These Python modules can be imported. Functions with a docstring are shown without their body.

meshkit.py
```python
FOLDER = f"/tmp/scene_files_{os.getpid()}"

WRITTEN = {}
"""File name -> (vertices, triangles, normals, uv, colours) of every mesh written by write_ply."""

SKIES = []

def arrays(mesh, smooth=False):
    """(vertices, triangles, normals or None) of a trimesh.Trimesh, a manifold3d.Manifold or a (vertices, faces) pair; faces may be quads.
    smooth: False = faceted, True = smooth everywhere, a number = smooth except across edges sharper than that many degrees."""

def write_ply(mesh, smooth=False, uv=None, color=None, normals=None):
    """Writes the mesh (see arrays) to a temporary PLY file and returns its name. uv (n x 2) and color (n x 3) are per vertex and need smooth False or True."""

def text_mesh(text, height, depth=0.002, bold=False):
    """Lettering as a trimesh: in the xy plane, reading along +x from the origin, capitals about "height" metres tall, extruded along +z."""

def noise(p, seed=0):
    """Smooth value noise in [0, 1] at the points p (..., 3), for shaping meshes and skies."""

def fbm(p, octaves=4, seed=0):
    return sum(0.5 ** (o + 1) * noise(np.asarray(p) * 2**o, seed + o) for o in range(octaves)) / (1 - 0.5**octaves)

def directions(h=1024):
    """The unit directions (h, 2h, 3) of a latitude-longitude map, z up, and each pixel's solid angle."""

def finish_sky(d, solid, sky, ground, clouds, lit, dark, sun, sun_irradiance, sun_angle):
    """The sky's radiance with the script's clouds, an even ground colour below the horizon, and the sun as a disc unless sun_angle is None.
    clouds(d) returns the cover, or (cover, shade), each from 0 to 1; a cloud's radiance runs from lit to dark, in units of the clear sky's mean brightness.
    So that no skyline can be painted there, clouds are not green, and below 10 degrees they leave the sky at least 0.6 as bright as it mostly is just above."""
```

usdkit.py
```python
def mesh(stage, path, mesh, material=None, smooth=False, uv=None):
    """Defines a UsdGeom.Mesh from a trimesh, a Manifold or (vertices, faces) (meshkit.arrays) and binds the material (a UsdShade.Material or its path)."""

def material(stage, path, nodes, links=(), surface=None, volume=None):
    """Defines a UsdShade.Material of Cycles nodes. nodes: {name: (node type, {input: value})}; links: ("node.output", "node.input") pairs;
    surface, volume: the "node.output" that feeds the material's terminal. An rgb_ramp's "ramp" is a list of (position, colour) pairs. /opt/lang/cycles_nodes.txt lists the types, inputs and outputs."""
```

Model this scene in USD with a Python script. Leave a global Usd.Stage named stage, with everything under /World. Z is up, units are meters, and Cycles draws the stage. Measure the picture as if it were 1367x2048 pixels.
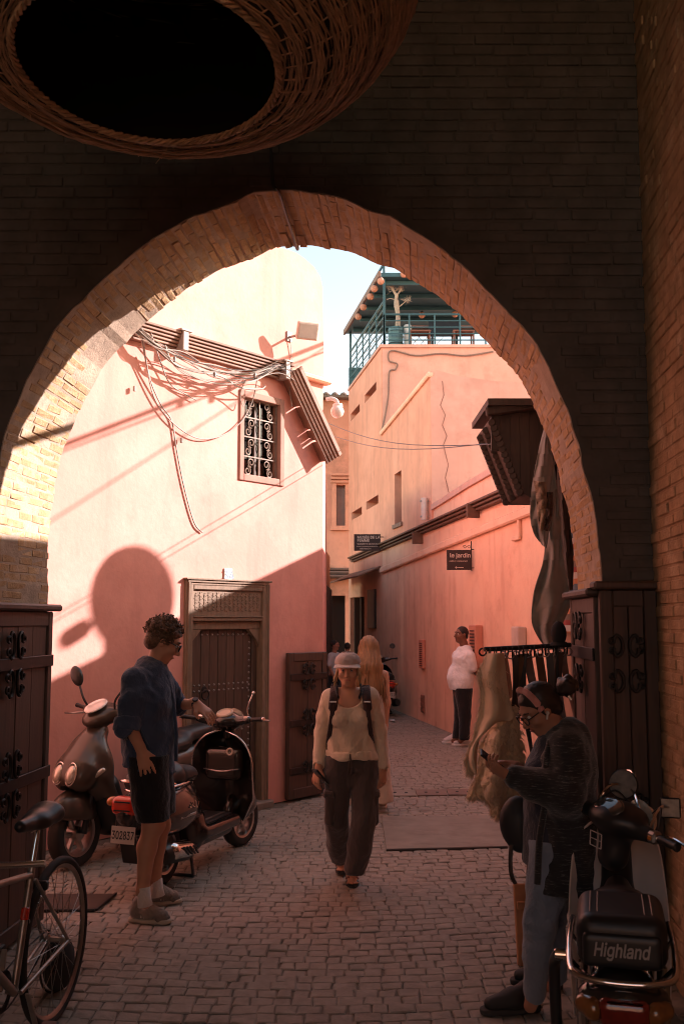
import math, random
import numpy as np, trimesh, usdkit, meshkit
import manifold3d as m3
from shapely.geometry import Polygon, box as sbox
from pxr import Usd, UsdGeom, UsdLux, UsdShade, Gf, Sdf

stage = Usd.Stage.CreateInMemory()
UsdGeom.SetStageUpAxis(stage, UsdGeom.Tokens.z)
UsdGeom.SetStageMetersPerUnit(stage, 1.0)
stage.SetDefaultPrim(UsdGeom.Xform.Define(stage, '/World').GetPrim())
UsdGeom.Scope.Define(stage, '/World/Looks')
RNG = np.random.default_rng(7)
random.seed(7)

# ------------------------------------------------------------------ camera, sky, sun
EYE = np.array([0.0, 0.0, 1.84])
TILT = math.atan2(216.0, 1993.3)
SUN = np.array([1.0, 0.30, 0.52]); SUN = SUN / np.linalg.norm(SUN)
cam = UsdGeom.Camera.Define(stage, '/World/camera')
cam.CreateHorizontalApertureAttr(24.0)
cam.CreateVerticalApertureAttr(24.0 * 1024 / 683)
cam.CreateFocalLengthAttr(35.0)
cam.CreateClippingRangeAttr(Gf.Vec2f(0.05, 500.0))
cam.CreateFStopAttr(5.6)
cam.CreateFocusDistanceAttr(7.6)
cam.CreateExposureAttr(3.42)
cx = UsdGeom.Xformable(cam)
cx.AddTranslateOp().Set(Gf.Vec3d(*EYE))
cx.AddRotateXOp().Set(90.0 + math.degrees(TILT))

dome = UsdLux.DomeLight.Define(stage, '/World/sky')
sky_mat = usdkit.material(stage, '/World/Looks/sky_air', {
    's': ('sky_texture', {'sky_type': 'single_scattering', 'sun_disc': False, 'sun_elevation': math.asin(SUN[2]),
                          'sun_rotation': math.atan2(SUN[0], SUN[1]), 'altitude': 450.0, 'air_density': 1.0, 'aerosol_density': 0.7, 'ozone_density': 1.0}),
    't': ('mix_color', {'blend_type': 'multiply', 'fac': 1.0, 'b': (1.0, 0.78, 0.58)}),
    'b': ('background_shader', {'strength': 0.050})}, [('s.color', 't.a'), ('t.result', 'b.color')], surface='b.background')
UsdShade.MaterialBindingAPI.Apply(dome.GetPrim()).Bind(sky_mat)
dome.GetPrim().SetCustomDataByKey('kind', 'structure')

sun = UsdLux.DistantLight.Define(stage, '/World/sun')
sun.CreateIntensityAttr(0.36); sun.CreateNormalizeAttr(True) if hasattr(sun, 'CreateNormalizeAttr') else None
sun.CreateAngleAttr(0.6); sun.CreateColorAttr(Gf.Vec3f(1.0, 0.82, 0.79))
_z = SUN; _x = np.cross([0, 0, 1], _z); _x /= np.linalg.norm(_x); _y = np.cross(_z, _x)
UsdGeom.Xformable(sun).AddTransformOp().Set(Gf.Matrix4d(*_x, 0, *_y, 0, *_z, 0, 0, 0, 0, 1))

# ------------------------------------------------------------------ scene tree helpers
_used = {}
class Node:
    def __init__(s, path, prim, loc): s.path, s.prim, s.loc = path, prim, np.asarray(loc, float)

def _path(name, parent):
    base = (parent.path if parent else '/World') + '/' + name
    k = _used.get(base, -1) + 1; _used[base] = k
    return base if k == 0 else f'{base}_{k:03d}'

def mark(prim, label=None, cat=None, group=None, kind=None):
    for k, v in (('label', label), ('category', cat), ('group', group), ('kind', kind)):
        if v: prim.SetCustomDataByKey(k, v)

def thing(name, label, cat, loc=(0, 0, 0), rz=0.0, group=None, kind=None, lean=None):
    """An Xform at the thing's base; the meshes of its parts are given in its own coordinates, or in world ones through W."""
    p = _path(name, None)
    x = UsdGeom.Xform.Define(stage, p)
    x.AddTranslateOp().Set(Gf.Vec3d(*map(float, loc)))
    if rz: x.AddRotateZOp().Set(math.degrees(rz))
    if lean: x.AddRotateXYZOp().Set(Gf.Vec3f(*[math.degrees(v) for v in lean]))
    mark(x.GetPrim(), label, cat, group, kind)
    return Node(p, x.GetPrim(), loc)

def obj(name, mesh, mat, parent=None, smooth=False, label=None, cat=None, group=None, kind=None, W=False):
    """One Mesh prim; W: the mesh is given in world coordinates and moved to the parent's base."""
    p = _path(name, parent)
    if isinstance(mesh, list): mesh = cat_(mesh)
    if W and parent is not None:
        v, f, _ = meshkit.arrays(mesh); mesh = trimesh.Trimesh(v - parent.loc, f, process=False)
    g = usdkit.mesh(stage, p, mesh, mat, smooth=smooth)
    mark(g.GetPrim(), label, cat, group, kind)
    return Node(p, g.GetPrim(), parent.loc if parent is not None else (0, 0, 0))

def clone(src, name, label, cat, loc, rz=0, group=None):
    p = _path(name, None)
    x = UsdGeom.Xform.Define(stage, p)
    x.GetPrim().GetReferences().AddInternalReference(src.path)
    x.ClearXformOpOrder()
    x.GetPrim().SetInstanceable(True)
    m = Gf.Matrix4d().SetRotate(Gf.Rotation(Gf.Vec3d(0, 0, 1), math.degrees(rz))); m.SetTranslateOnly(Gf.Vec3d(*map(float, loc)))
    x.AddTransformOp(opSuffix='place').Set(m)
    mark(x.GetPrim(), label, cat, group)
    return Node(p, x.GetPrim(), loc)

# ------------------------------------------------------------------ picture -> place (used to lay the place out)
F_ = 1993.3
def ray(x, y):
    c, s = math.cos(TILT), math.sin(TILT)
    return np.array([(x - 683.5) / F_, c - s * (1024 - y) / F_, s + c * (1024 - y) / F_])
def px(x, y, Y):
    r = ray(x, y); return EYE + r * (Y / r[1])
def gnd(x, y, z=0.0):
    r = ray(x, y); return EYE + r * ((z - EYE[2]) / r[2])
class Plane:
    """A vertical plane: o + s*d + z*up, n its outward normal."""
    def __init__(s, o, d, n):
        s.o = np.array([o[0], o[1], 0.0]); s.d = np.array([d[0], d[1], 0.0]); s.d /= np.linalg.norm(s.d)
        s.n = np.array([s.d[1], -s.d[0], 0.0]); s.n *= np.sign(s.n @ np.array([n[0], n[1], 0.0]))
    def at(s, x, y, off=0.0):
        r = ray(x, y); t = ((s.o + s.n * off - EYE) @ s.n) / (r @ s.n); p = EYE + r * t
        return (p - s.o) @ s.d, p[2]
    def P(s, a, z, off=0.0): return s.o + s.d * a + s.n * off + np.array([0, 0, z])
    def M(s, off=0.0):
        """Matrix from (s, z, out) to the world."""
        m = np.eye(4); m[:3, 0] = s.d; m[:3, 1] = [0, 0, 1]; m[:3, 2] = s.n; m[:3, 3] = s.o + s.n * off; return m
    def slab(s, poly, thick, off=0.0):
        """Polygon in (s, z) extruded from off-thick to off."""
        if not hasattr(poly, 'exterior'): poly = Polygon(poly)
        if not poly.is_valid: poly = poly.buffer(0)
        m = trimesh.creation.extrude_polygon(poly, thick, engine='earcut')
        m.apply_translation([0, 0, -thick]); return fixm(m, s.M(off))
    def box(s, s0, s1, z0, z1, o0, o1, bev=0.0):
        m = cbox(s1 - s0, z1 - z0, o1 - o0, bev); m.apply_translation([(s0 + s1) / 2, (z0 + z1) / 2, (o0 + o1) / 2]); return fixm(m, s.M())
    def line(s, pts): return [s.P(*p) for p in pts]

def fixm(m, M):
    m = m.copy(); m.vertices = m.vertices @ M[:3, :3].T + M[:3, 3]
    if np.linalg.det(M[:3, :3]) < 0: m.faces = m.faces[:, ::-1]
    return m

# ------------------------------------------------------------------ shapes
def cat_(ms):
    vs, fs, n = [], [], 0
    for m in ms:
        v, f, _ = meshkit.arrays(m); vs.append(v); fs.append(f + n); n += len(v)
    return trimesh.Trimesh(np.vstack(vs), np.vstack(fs), process=False)
_cb = {}
def cbox(sx, sy, sz, bev=0.0):
    """A box centred on the origin with chamfered edges."""
    if bev <= 0: return trimesh.creation.box((sx, sy, sz))
    bev = min(bev, 0.45 * min(sx, sy, sz))
    pts = []
    for a in (-1, 1):
        for b in (-1, 1):
            for c in (-1, 1):
                q = np.array([a * sx, b * sy, c * sz]) / 2
                for k in range(3):
                    e = np.array([a, b, c], float) * bev; e[k] = 0; pts.append(q - e)
    if 'f' not in _cb:
        h = trimesh.convex.convex_hull(np.array(pts)); 
        idx = [int(np.argmin(((np.array(pts) - v) ** 2).sum(1))) for v in h.vertices]; _cb['f'] = np.array(idx)[h.faces]
    return trimesh.Trimesh(np.array(pts), _cb['f'], process=False)
def bx(c, s, bev=0.0, rz=0.0, R=None):
    m = cbox(*s, bev)
    if rz: m.apply_transform(trimesh.transformations.rotation_matrix(rz, [0, 0, 1]))
    if R is not None: m.vertices = m.vertices @ np.asarray(R).T
    m.apply_translation(c); return m
def bar(a, b, w, h, bev=0.0, up=(0, 0, 1)):
    """A box-section bar from a to b, w wide sideways, h tall along up."""
    a, b = np.asarray(a, float), np.asarray(b, float); x = b - a; L = np.linalg.norm(x); x /= L
    y = np.cross(up, x); y /= np.linalg.norm(y); z = np.cross(x, y)
    m = cbox(L, w, h, bev); M = np.eye(4); M[:3, 0], M[:3, 1], M[:3, 2], M[:3, 3] = x, y, z, (a + b) / 2
    return fixm(m, M)
def spline(pts, n=8, closed=False):
    p = np.asarray(pts, float); N = len(p)
    if N < 3: return p
    out = []
    rng = range(N if closed else N - 1)
    for i in rng:
        g = (lambda k: p[k % N]) if closed else (lambda k: p[min(max(k, 0), N - 1)])
        p0, p1, p2, p3 = g(i - 1), g(i), g(i + 1), g(i + 2)
        for t in np.arange(n) / n:
            out.append(0.5 * (2 * p1 + (p2 - p0) * t + (2 * p0 - 5 * p1 + 4 * p2 - p3) * t * t + (3 * p1 - p0 - 3 * p2 + p3) * t ** 3))
    if not closed: out.append(p[-1])
    return np.array(out)
def tube(pts, r, n=8, closed=False, flat=None, up=None):
    """A tube through pts; r a number or one per point; flat=(a,b) scales the section."""
    p = np.asarray(pts, float); N = len(p); r = np.broadcast_to(np.asarray(r, float), (N,))
    t = np.gradient(p, axis=0) if not closed else np.roll(p, -1, 0) - np.roll(p, 1, 0)
    t /= np.maximum(np.linalg.norm(t, axis=1, keepdims=True), 1e-12)
    u = np.asarray(up, float) if up is not None else (np.array([0, 0, 1.0]) if abs(t[0, 2]) < 0.9 else np.array([1.0, 0, 0]))
    ang = np.arange(n) / n * 2 * np.pi; rings = []
    fa, fb = flat or (1, 1)
    for i in range(N):
        if up is not None: u = np.asarray(up, float)
        u = u - t[i] * (u @ t[i]); u /= max(np.linalg.norm(u), 1e-9); w = np.cross(t[i], u)
        rings.append(p[i] + r[i] * (fa * np.cos(ang)[:, None] * u + fb * np.sin(ang)[:, None] * w))
    v = np.vstack(rings); f = []
    for i in range(N if closed else N - 1):
        j = (i + 1) % N
        for k in range(n):
            k2 = (k + 1) % n
            f += [(i * n + k, i * n + k2, j * n + k2), (i * n + k, j * n + k2, j * n + k)]
    if not closed:
        a, b = len(v), len(v) + 1; v = np.vstack([v, p[0], p[-1]])
        for k in range(n):
            k2 = (k + 1) % n
            f += [(a, k2, k), (b, (N - 1) * n + k, (N - 1) * n + k2)]
    return trimesh.Trimesh(v, np.array(f), process=False)
def frame_to(axis, c=(0, 0, 0), up=(0, 0, 1)):
    """Matrix taking z to axis, at c."""
    z = np.asarray(axis, float); z = z / np.linalg.norm(z); u = np.asarray(up, float)
    if abs(u @ z) > 0.98: u = np.array([1.0, 0, 0])
    x = np.cross(u, z); x /= np.linalg.norm(x); y = np.cross(z, x)
    M = np.eye(4); M[:3, 0], M[:3, 1], M[:3, 2], M[:3, 3] = x, y, z, c; return M
def lathe(prof, n=24, M=None):
    """Revolves (r, z) points about z."""
    p = np.asarray(prof, float); N = len(p); ang = np.arange(n) / n * 2 * np.pi
    v = np.vstack([np.c_[r * np.cos(ang), r * np.sin(ang), np.full(n, z)] for r, z in p]); f = []
    for i in range(N - 1):
        for k in range(n):
            k2 = (k + 1) % n
            f += [(i * n + k, i * n + k2, (i + 1) * n + k2), (i * n + k, (i + 1) * n + k2, (i + 1) * n + k)]
    m = trimesh.Trimesh(v, np.array(f), process=False)
    return m if M is None else fixm(m, M)
def disc(c, axis, r, th, n=20, bev=0.15):
    b = min(bev * r, th * 0.45)
    return lathe([(0, -th / 2), (r - b, -th / 2), (r, -th / 2 + b), (r, th / 2 - b), (r - b, th / 2), (0, th / 2)], n, frame_to(axis, c))
def ball(c, r, sub=2):
    m = trimesh.creation.icosphere(subdivisions=sub, radius=1.0); m.vertices = m.vertices * np.asarray(r) + np.asarray(c); return m
def prism(foot, z0, z1):
    m = trimesh.creation.extrude_polygon(Polygon(foot).buffer(0), z1 - z0, engine='earcut'); m.apply_translation([0, 0, z0]); return m
def torus(c, axis, R, r, n=48, k=10):
    a = np.arange(n) / n * 2 * np.pi; M = frame_to(axis, c)
    return tube(np.c_[R * np.cos(a), R * np.sin(a), 0 * a] @ M[:3, :3].T + M[:3, 3], r, k, closed=True, up=axis)
def ribbon(rows, th=0.004):
    """A sheet through a grid of points rows[i][j], given thickness th."""
    g = np.asarray(rows, float); a, b = g.shape[:2]
    du, dv = np.gradient(g, axis=0), np.gradient(g, axis=1); nn = np.cross(du, dv); nn /= np.maximum(np.linalg.norm(nn, axis=2, keepdims=True), 1e-9)
    v = np.vstack([(g + nn * th / 2).reshape(-1, 3), (g - nn * th / 2).reshape(-1, 3)]); f = []; o = a * b
    for i in range(a - 1):
        for j in range(b - 1):
            q = (i * b + j, (i + 1) * b + j, (i + 1) * b + j + 1, i * b + j + 1)
            f += [(q[0], q[1], q[2]), (q[0], q[2], q[3]), (o + q[2], o + q[1], o + q[0]), (o + q[3], o + q[2], o + q[0])]
    rim = [(i, 0) for i in range(a)] + [(a - 1, j) for j in range(1, b)] + [(i, b - 1) for i in range(a - 2, -1, -1)] + [(0, j) for j in range(b - 2, 0, -1)]
    R = [i * b + j for i, j in rim]
    for k in range(len(R)):
        p, q = R[k], R[(k + 1) % len(R)]; f += [(p, o + p, o + q), (p, o + q, q)]
    m = trimesh.Trimesh(v, np.array(f)[:, ::-1], process=False)
    return m

# ------------------------------------------------------------------ signed distances -> surfaces (bodies, clothes, bodywork)
class S:
    """Collects primitives; mesh() polygonises their smooth union."""
    def __init__(s, k=0.03): s.k, s.it, s.lo, s.hi, s.post = k, [], np.full(3, 1e9), np.full(3, -1e9), []
    def _b(s, p, r): s.lo = np.minimum(s.lo, np.asarray(p) - r); s.hi = np.maximum(s.hi, np.asarray(p) + r)
    def rc(s, a, b, ra, rb=None, k=None, op='u', sq=None):
        """Round cone a-b; sq=(axis, factor) widens the section along an axis."""
        rb = ra if rb is None else rb; a, b = np.asarray(a, float), np.asarray(b, float)
        m = 1 if sq is None else max(1, sq[1])
        if op == 'u': s._b(a, ra * m); s._b(b, rb * m)
        s.it.append(('rc', a, b, ra, rb, s.k if k is None else k, op, sq)); return s
    def chain(s, pts, rs, k=None, sq=None):
        for i in range(len(pts) - 1): s.rc(pts[i], pts[i + 1], rs[i], rs[i + 1], k, sq=sq)
        return s
    def el(s, c, r, R=None, k=None, op='u'):
        c, r = np.asarray(c, float), np.asarray(r, float)
        if op == 'u': s._b(c, r.max())
        s.it.append(('el', c, r, None if R is None else np.asarray(R), s.k if k is None else k, op)); return s
    def bx(s, c, h, rad=0.01, R=None, k=None, op='u'):
        c, h = np.asarray(c, float), np.asarray(h, float)
        if op == 'u': s._b(c, np.linalg.norm(h) if R is not None else h)
        s.it.append(('bx', c, h, rad, None if R is None else np.asarray(R), s.k if k is None else k, op)); return s
    def cut(s, p, n, k=0.0):
        """Keeps the side that n points away from."""
        s.it.append(('cut', np.asarray(p, float), np.asarray(n, float) / np.linalg.norm(n), k)); return s
    def wr(s, fn): s.post.append(fn); return s
    def field(s, P0):
        D = np.full(len(P0), 1e3)
        for t in s.it:
            if t[0] != 'cut':
                if t[0] == 'rc': e = max(t[3], t[4]) * (1 if t[7] is None else max(1, t[7][1])); lo, hi = np.minimum(t[1], t[2]) - e, np.maximum(t[1], t[2]) + e
                else: e = np.linalg.norm(t[2]) if t[0] == 'bx' else np.max(t[2]); lo, hi = t[1] - e, t[1] + e
                sel = ((P0 > lo - 0.15) & (P0 < hi + 0.15)).all(1)
                if not sel.any(): continue
                P, full = P0[sel], D; D = full[sel]
            else: P = P0
            if t[0] == 'rc':
                _, a, b, ra, rb, k, op, sq = t; ab = b - a; h = np.clip((P - a) @ ab / max(ab @ ab, 1e-12), 0, 1); q = P - a - h[:, None] * ab
                if sq is not None:
                    ax = np.asarray(sq[0], float); ax = ax / np.linalg.norm(ax); q = q + np.outer(q @ ax, ax) * (1 / sq[1] - 1)
                d = np.sqrt((q * q).sum(1)) - (ra + (rb - ra) * h)
            elif t[0] == 'el':
                _, c, r, R, k, op = t; q = P - c
                if R is not None: q = q @ R
                k0 = np.linalg.norm(q / r, axis=1); k1 = np.linalg.norm(q / (r * r), axis=1); d = k0 * (k0 - 1) / np.maximum(k1, 1e-9)
            elif t[0] == 'bx':
                _, c, hh, rad, R, k, op = t; q = P - c
                if R is not None: q = q @ R
                q = np.abs(q) - (hh - rad); d = np.linalg.norm(np.maximum(q, 0), axis=1) + np.minimum(q.max(1), 0) - rad
            else:
                _, p, n, k = t; d = (P - p) @ n; 
                if k > 0: e = np.clip(0.5 - 0.5 * (D - d) / k, 0, 1); D = D + (d - D) * e + k * e * (1 - e)
                else: D = np.maximum(D, d)
                continue
            if op == 'u':
                if k > 0: e = np.clip(0.5 + 0.5 * (D - d) / k, 0, 1); D = D + (d - D) * e - k * e * (1 - e)
                else: D = np.minimum(D, d)
            elif op == 's':
                if k > 0: e = np.clip(0.5 - 0.5 * (D + d) / k, 0, 1); D = D + (-d - D) * e + k * e * (1 - e)
                else: D = np.maximum(D, -d)
            else: D = np.maximum(D, d)
            full[sel] = D; D = full
        for fn in s.post: D = D + fn(P0)
        return D
    def mesh(s, h=0.012, fair=2):
        lo = s.lo - 3 * h - 0.01; n = np.ceil((s.hi + 3 * h + 0.01 - lo) / h).astype(int) + 1
        c = np.ceil((n - 1) / 4).astype(int); n = 4 * c + 1
        gc = np.stack(np.meshgrid(*[lo[i] + 4 * h * (np.arange(c[i]) + 0.5) for i in range(3)], indexing='ij'), -1)
        DC = s.field(gc.reshape(-1, 3)).reshape(c); D = np.empty(n)
        D[:-1, :-1, :-1] = np.kron(DC, np.ones((4, 4, 4))); D[-1] = D[-2]; D[:, -1] = D[:, -2]; D[:, :, -1] = D[:, :, -2]
        near = np.zeros(n, bool); nc = np.argwhere(np.abs(DC) < 9.5 * h)
        o = np.stack(np.meshgrid(*[np.arange(5)] * 3, indexing='ij'), -1).reshape(-1, 3)
        q = (nc[:, None] * 4 + o[None]).reshape(-1, 3); near[q[:, 0], q[:, 1], q[:, 2]] = True
        q = np.argwhere(near); D[near] = np.concatenate([s.field(lo + h * e) for e in np.array_split(q, max(1, len(q) // 150000))])
        m = surfnet(D, lo, h)
        if fair:
            e = m.edges_unique; v = np.array(m.vertices); n_ = len(v); deg = np.maximum(np.bincount(e.ravel(), minlength=n_), 1)[:, None]
            for i in range(2 * fair):
                a = np.stack([np.bincount(e[:, 0], v[e[:, 1], k], n_) + np.bincount(e[:, 1], v[e[:, 0], k], n_) for k in range(3)], 1) / deg
                v = v + (0.5 if i % 2 == 0 else -0.52) * (a - v)
            m = trimesh.Trimesh(v, m.faces, process=False)
        return m
def surfnet(F, o, h):
    c = np.array([(i, j, k) for i in (0, 1) for j in (0, 1) for k in (0, 1)]); n = np.array(F.shape) - 1
    sl = lambda q: F[q[0]:q[0] + n[0], q[1]:q[1] + n[1], q[2]:q[2] + n[2]]
    acc, cnt = np.zeros((*n, 3)), np.zeros(n)
    for a in range(8):
        for b in range(a + 1, 8):
            if np.abs(c[a] - c[b]).sum() != 1: continue
            A, B = sl(c[a]), sl(c[b]); m = (A < 0) != (B < 0); t = A[m] / (A[m] - B[m])
            acc[m] += c[a] + t[:, None] * (c[b] - c[a]); cnt[m] += 1
    M = cnt > 0; idx = np.full(n, -1); idx[M] = np.arange(M.sum())
    v = (np.argwhere(M) + acc[M] / cnt[M][:, None]) * h + o; f = []
    for ax in range(3):
        u, w = (ax + 1) % 3, (ax + 2) % 3
        a = np.argwhere(np.diff((F < 0).astype(np.int8), axis=ax) != 0)
        a = a[(a[:, u] > 0) & (a[:, w] > 0) & (a[:, u] < n[u]) & (a[:, w] < n[w])]
        if not len(a): continue
        q = []
        for du, dw in ((-1, -1), (0, -1), (0, 0), (-1, 0)):
            e = a.copy(); e[:, u] += du; e[:, w] += dw; q.append(idx[e[:, 0], e[:, 1], e[:, 2]])
        q = np.array(q).T; flip = F[a[:, 0], a[:, 1], a[:, 2]] > 0; q[flip] = q[flip][:, ::-1]; f.append(q)
    q = np.vstack(f); return trimesh.Trimesh(v, np.vstack([q[:, [0, 1, 2]], q[:, [0, 2, 3]]]), process=False)

# ------------------------------------------------------------------ materials
_mats = {}
def P(name, col, rough=0.8, var=0.15, scale=6.0, bump=0.15, bscale=60.0, bdist=0.01, metal=0.0, spec=0.5, coat=0.0, sheen=0.0, rand=0.0, dirt=None, stretch=None, trans=0.0, streak=None):
    """Procedural material: colour broken up by noise at two sizes, relief by noise; rand varies it from piece to piece."""
    if name in _mats: return _mats[name]
    c = np.asarray(col, float)
    n = {'g': ('geometry', {}), 'm': ('mapping', {'scale': stretch or (1, 1, 1)}), 'n1': ('noise_texture', {'scale': scale, 'detail': 5.0, 'roughness': 0.6}),
         'r': ('rgb_ramp', {'ramp': [(0.25, c * (1 - var)), (0.5, c), (0.75, np.minimum(c * (1 + var), 0.95))]}),
         'n2': ('noise_texture', {'scale': bscale, 'detail': 4.0, 'roughness': 0.6}), 'b': ('bump', {'strength': bump, 'distance': bdist}),
         'p': ('principled_bsdf', {'roughness': rough, 'metallic': metal, 'specular_ior_level': spec, 'coat_weight': coat, 'sheen_weight': sheen, 'transmission_weight': trans})}
    l = [('g.position', 'm.vector'), ('m.vector', 'n1.vector'), ('n1.fac', 'r.fac'), ('m.vector', 'n2.vector'), ('n2.fac', 'b.height')]
    out = 'r.color'
    if dirt is not None:
        n['n3'] = ('noise_texture', {'scale': dirt[1], 'detail': 6.0, 'roughness': 0.7}); n['r3'] = ('map_range', {'from_min': dirt[2], 'from_max': dirt[2] + 0.18, 'to_min': 0.0, 'to_max': dirt[3], 'clamp': True})
        n['x3'] = ('mix', {'color2': tuple(dirt[0])})
        l += [('m.vector', 'n3.vector'), ('n3.fac', 'r3.value'), ('r3.result', 'x3.fac'), (out, 'x3.color1')]; out = 'x3.color'
    if streak is not None:
        n['m4'] = ('mapping', {'scale': (streak[1], streak[1], streak[1] * 0.10)}); n['n4'] = ('noise_texture', {'scale': 1.0, 'detail': 5.0, 'roughness': 0.65}); n['r4'] = ('map_range', {'from_min': streak[2], 'from_max': streak[2] + 0.22, 'to_min': 0.0, 'to_max': streak[3], 'clamp': True})
        n['n5'] = ('noise_texture', {'scale': 0.55, 'detail': 6.0, 'roughness': 0.72}); n['r5'] = ('map_range', {'from_min': 0.47, 'from_max': 0.60, 'to_min': 0.0, 'to_max': streak[4], 'clamp': True})
        n['x4'] = ('mix', {'color2': tuple(streak[0])}); n['x5'] = ('mix', {'color2': tuple(np.minimum(c * 1.12 + 0.03, 0.9))})
        l += [('g.position', 'm4.vector'), ('m4.vector', 'n4.vector'), ('n4.fac', 'r4.value'), ('r4.result', 'x4.fac'), (out, 'x4.color1'), ('g.position', 'n5.vector'), ('n5.fac', 'r5.value'), ('r5.result', 'x5.fac'), ('x4.color', 'x5.color1')]; out = 'x5.color'
    if rand:
        n['oi'] = ('object_info', {}); n['ad'] = ('math', {'math_type': 'add'}); n['fr'] = ('math', {'math_type': 'fraction'})
        n['mr'] = ('map_range', {'to_min': 1 - rand, 'to_max': 1 + rand}); n['xm'] = ('vector_math', {'math_type': 'scale'})
        l += [('oi.random', 'ad.value1'), ('g.random_per_island', 'ad.value2'), ('ad.value', 'fr.value1'), ('fr.value', 'mr.value'), ('mr.result', 'xm.scale'), (out, 'xm.vector1')]; out = 'xm.vector'
    l += [(out, 'p.base_color')]
    if bump: l += [('b.normal', 'p.normal')]
    _mats[name] = usdkit.material(stage, '/World/Looks/' + name, n, l, surface='p.BSDF')
    return _mats[name]

def pane_mat():
    return usdkit.material(stage, '/World/Looks/window_glass', {'f': ('fresnel', {'IOR': 1.6}), 't': ('transparent_bsdf', {'color': (0.75, 0.8, 0.8)}), 'g': ('glossy_bsdf', {'roughness': 0.02, 'color': (0.9, 0.9, 0.9)}), 'm': ('mix_closure', {})},
                           [('f.fac', 'm.fac'), ('t.BSDF', 'm.closure1'), ('g.BSDF', 'm.closure2')], surface='m.closure')
GLASS = pane_mat()
CLAY = P('terracotta_plaster', (0.84, 0.49, 0.335), 0.9, 0.10, 1.6, 0.25, 25, 0.012, dirt=((0.62, 0.30, 0.21), 3.0, 0.52, 0.5), spec=0.2, streak=((0.62, 0.30, 0.21), 4.0, 0.50, 0.65, 0.6))
CLAYD = P('deep_salmon_plaster', (0.72, 0.325, 0.215), 0.9, 0.12, 1.6, 0.25, 25, 0.012, dirt=((0.56, 0.25, 0.17), 3.0, 0.52, 0.5), spec=0.2, streak=((0.54, 0.25, 0.17), 4.0, 0.48, 0.7, 0.6))  # upper side walls: warm bounce light put into a deeper colour
ROSE = P('rose_plaster', (0.70, 0.335, 0.275), 0.9, 0.10, 1.3, 0.22, 22, 0.012, dirt=((0.62, 0.33, 0.26), 4.0, 0.55, 0.35), spec=0.2, streak=((0.56, 0.255, 0.21), 3.5, 0.50, 0.60, 0.7))
PALE = P('weathered_pink_plaster', (0.62, 0.33, 0.25), 0.92, 0.12, 1.2, 0.3, 20, 0.012, dirt=((0.50, 0.24, 0.18), 2.5, 0.5, 0.55), spec=0.2, streak=((0.46, 0.24, 0.18), 3.0, 0.5, 0.5, 0.6))
FARC = P('dusty_orange_plaster', (0.62, 0.29, 0.20), 0.92, 0.15, 1.5, 0.3, 20, 0.012, dirt=((0.30, 0.15, 0.10), 2.0, 0.5, 0.6), spec=0.2)
SIDEB = P('lime_washed_brick', (0.42, 0.27, 0.155), 0.93, 0.3, 6, 0.7, 40, 0.014, rand=0.12, dirt=((0.62, 0.45, 0.30), 4.0, 0.52, 0.8), spec=0.2)
INNER = P('sooty_brick', (0.095, 0.080, 0.068), 0.93, 0.3, 5, 0.5, 45, 0.012, rand=0.2, spec=0.2)  # brick of the inner face, its shade put into the colour
MORT = P('lime_mortar', (0.42, 0.32, 0.24), 0.95, 0.25, 9, 0.5, 60, 0.01, spec=0.2)
BRICK = P('old_brick', (0.47, 0.305, 0.165), 0.93, 0.25, 10, 0.6, 45, 0.012, rand=0.14, dirt=((0.46, 0.365, 0.30), 5.0, 0.50, 0.75), spec=0.2)
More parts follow.
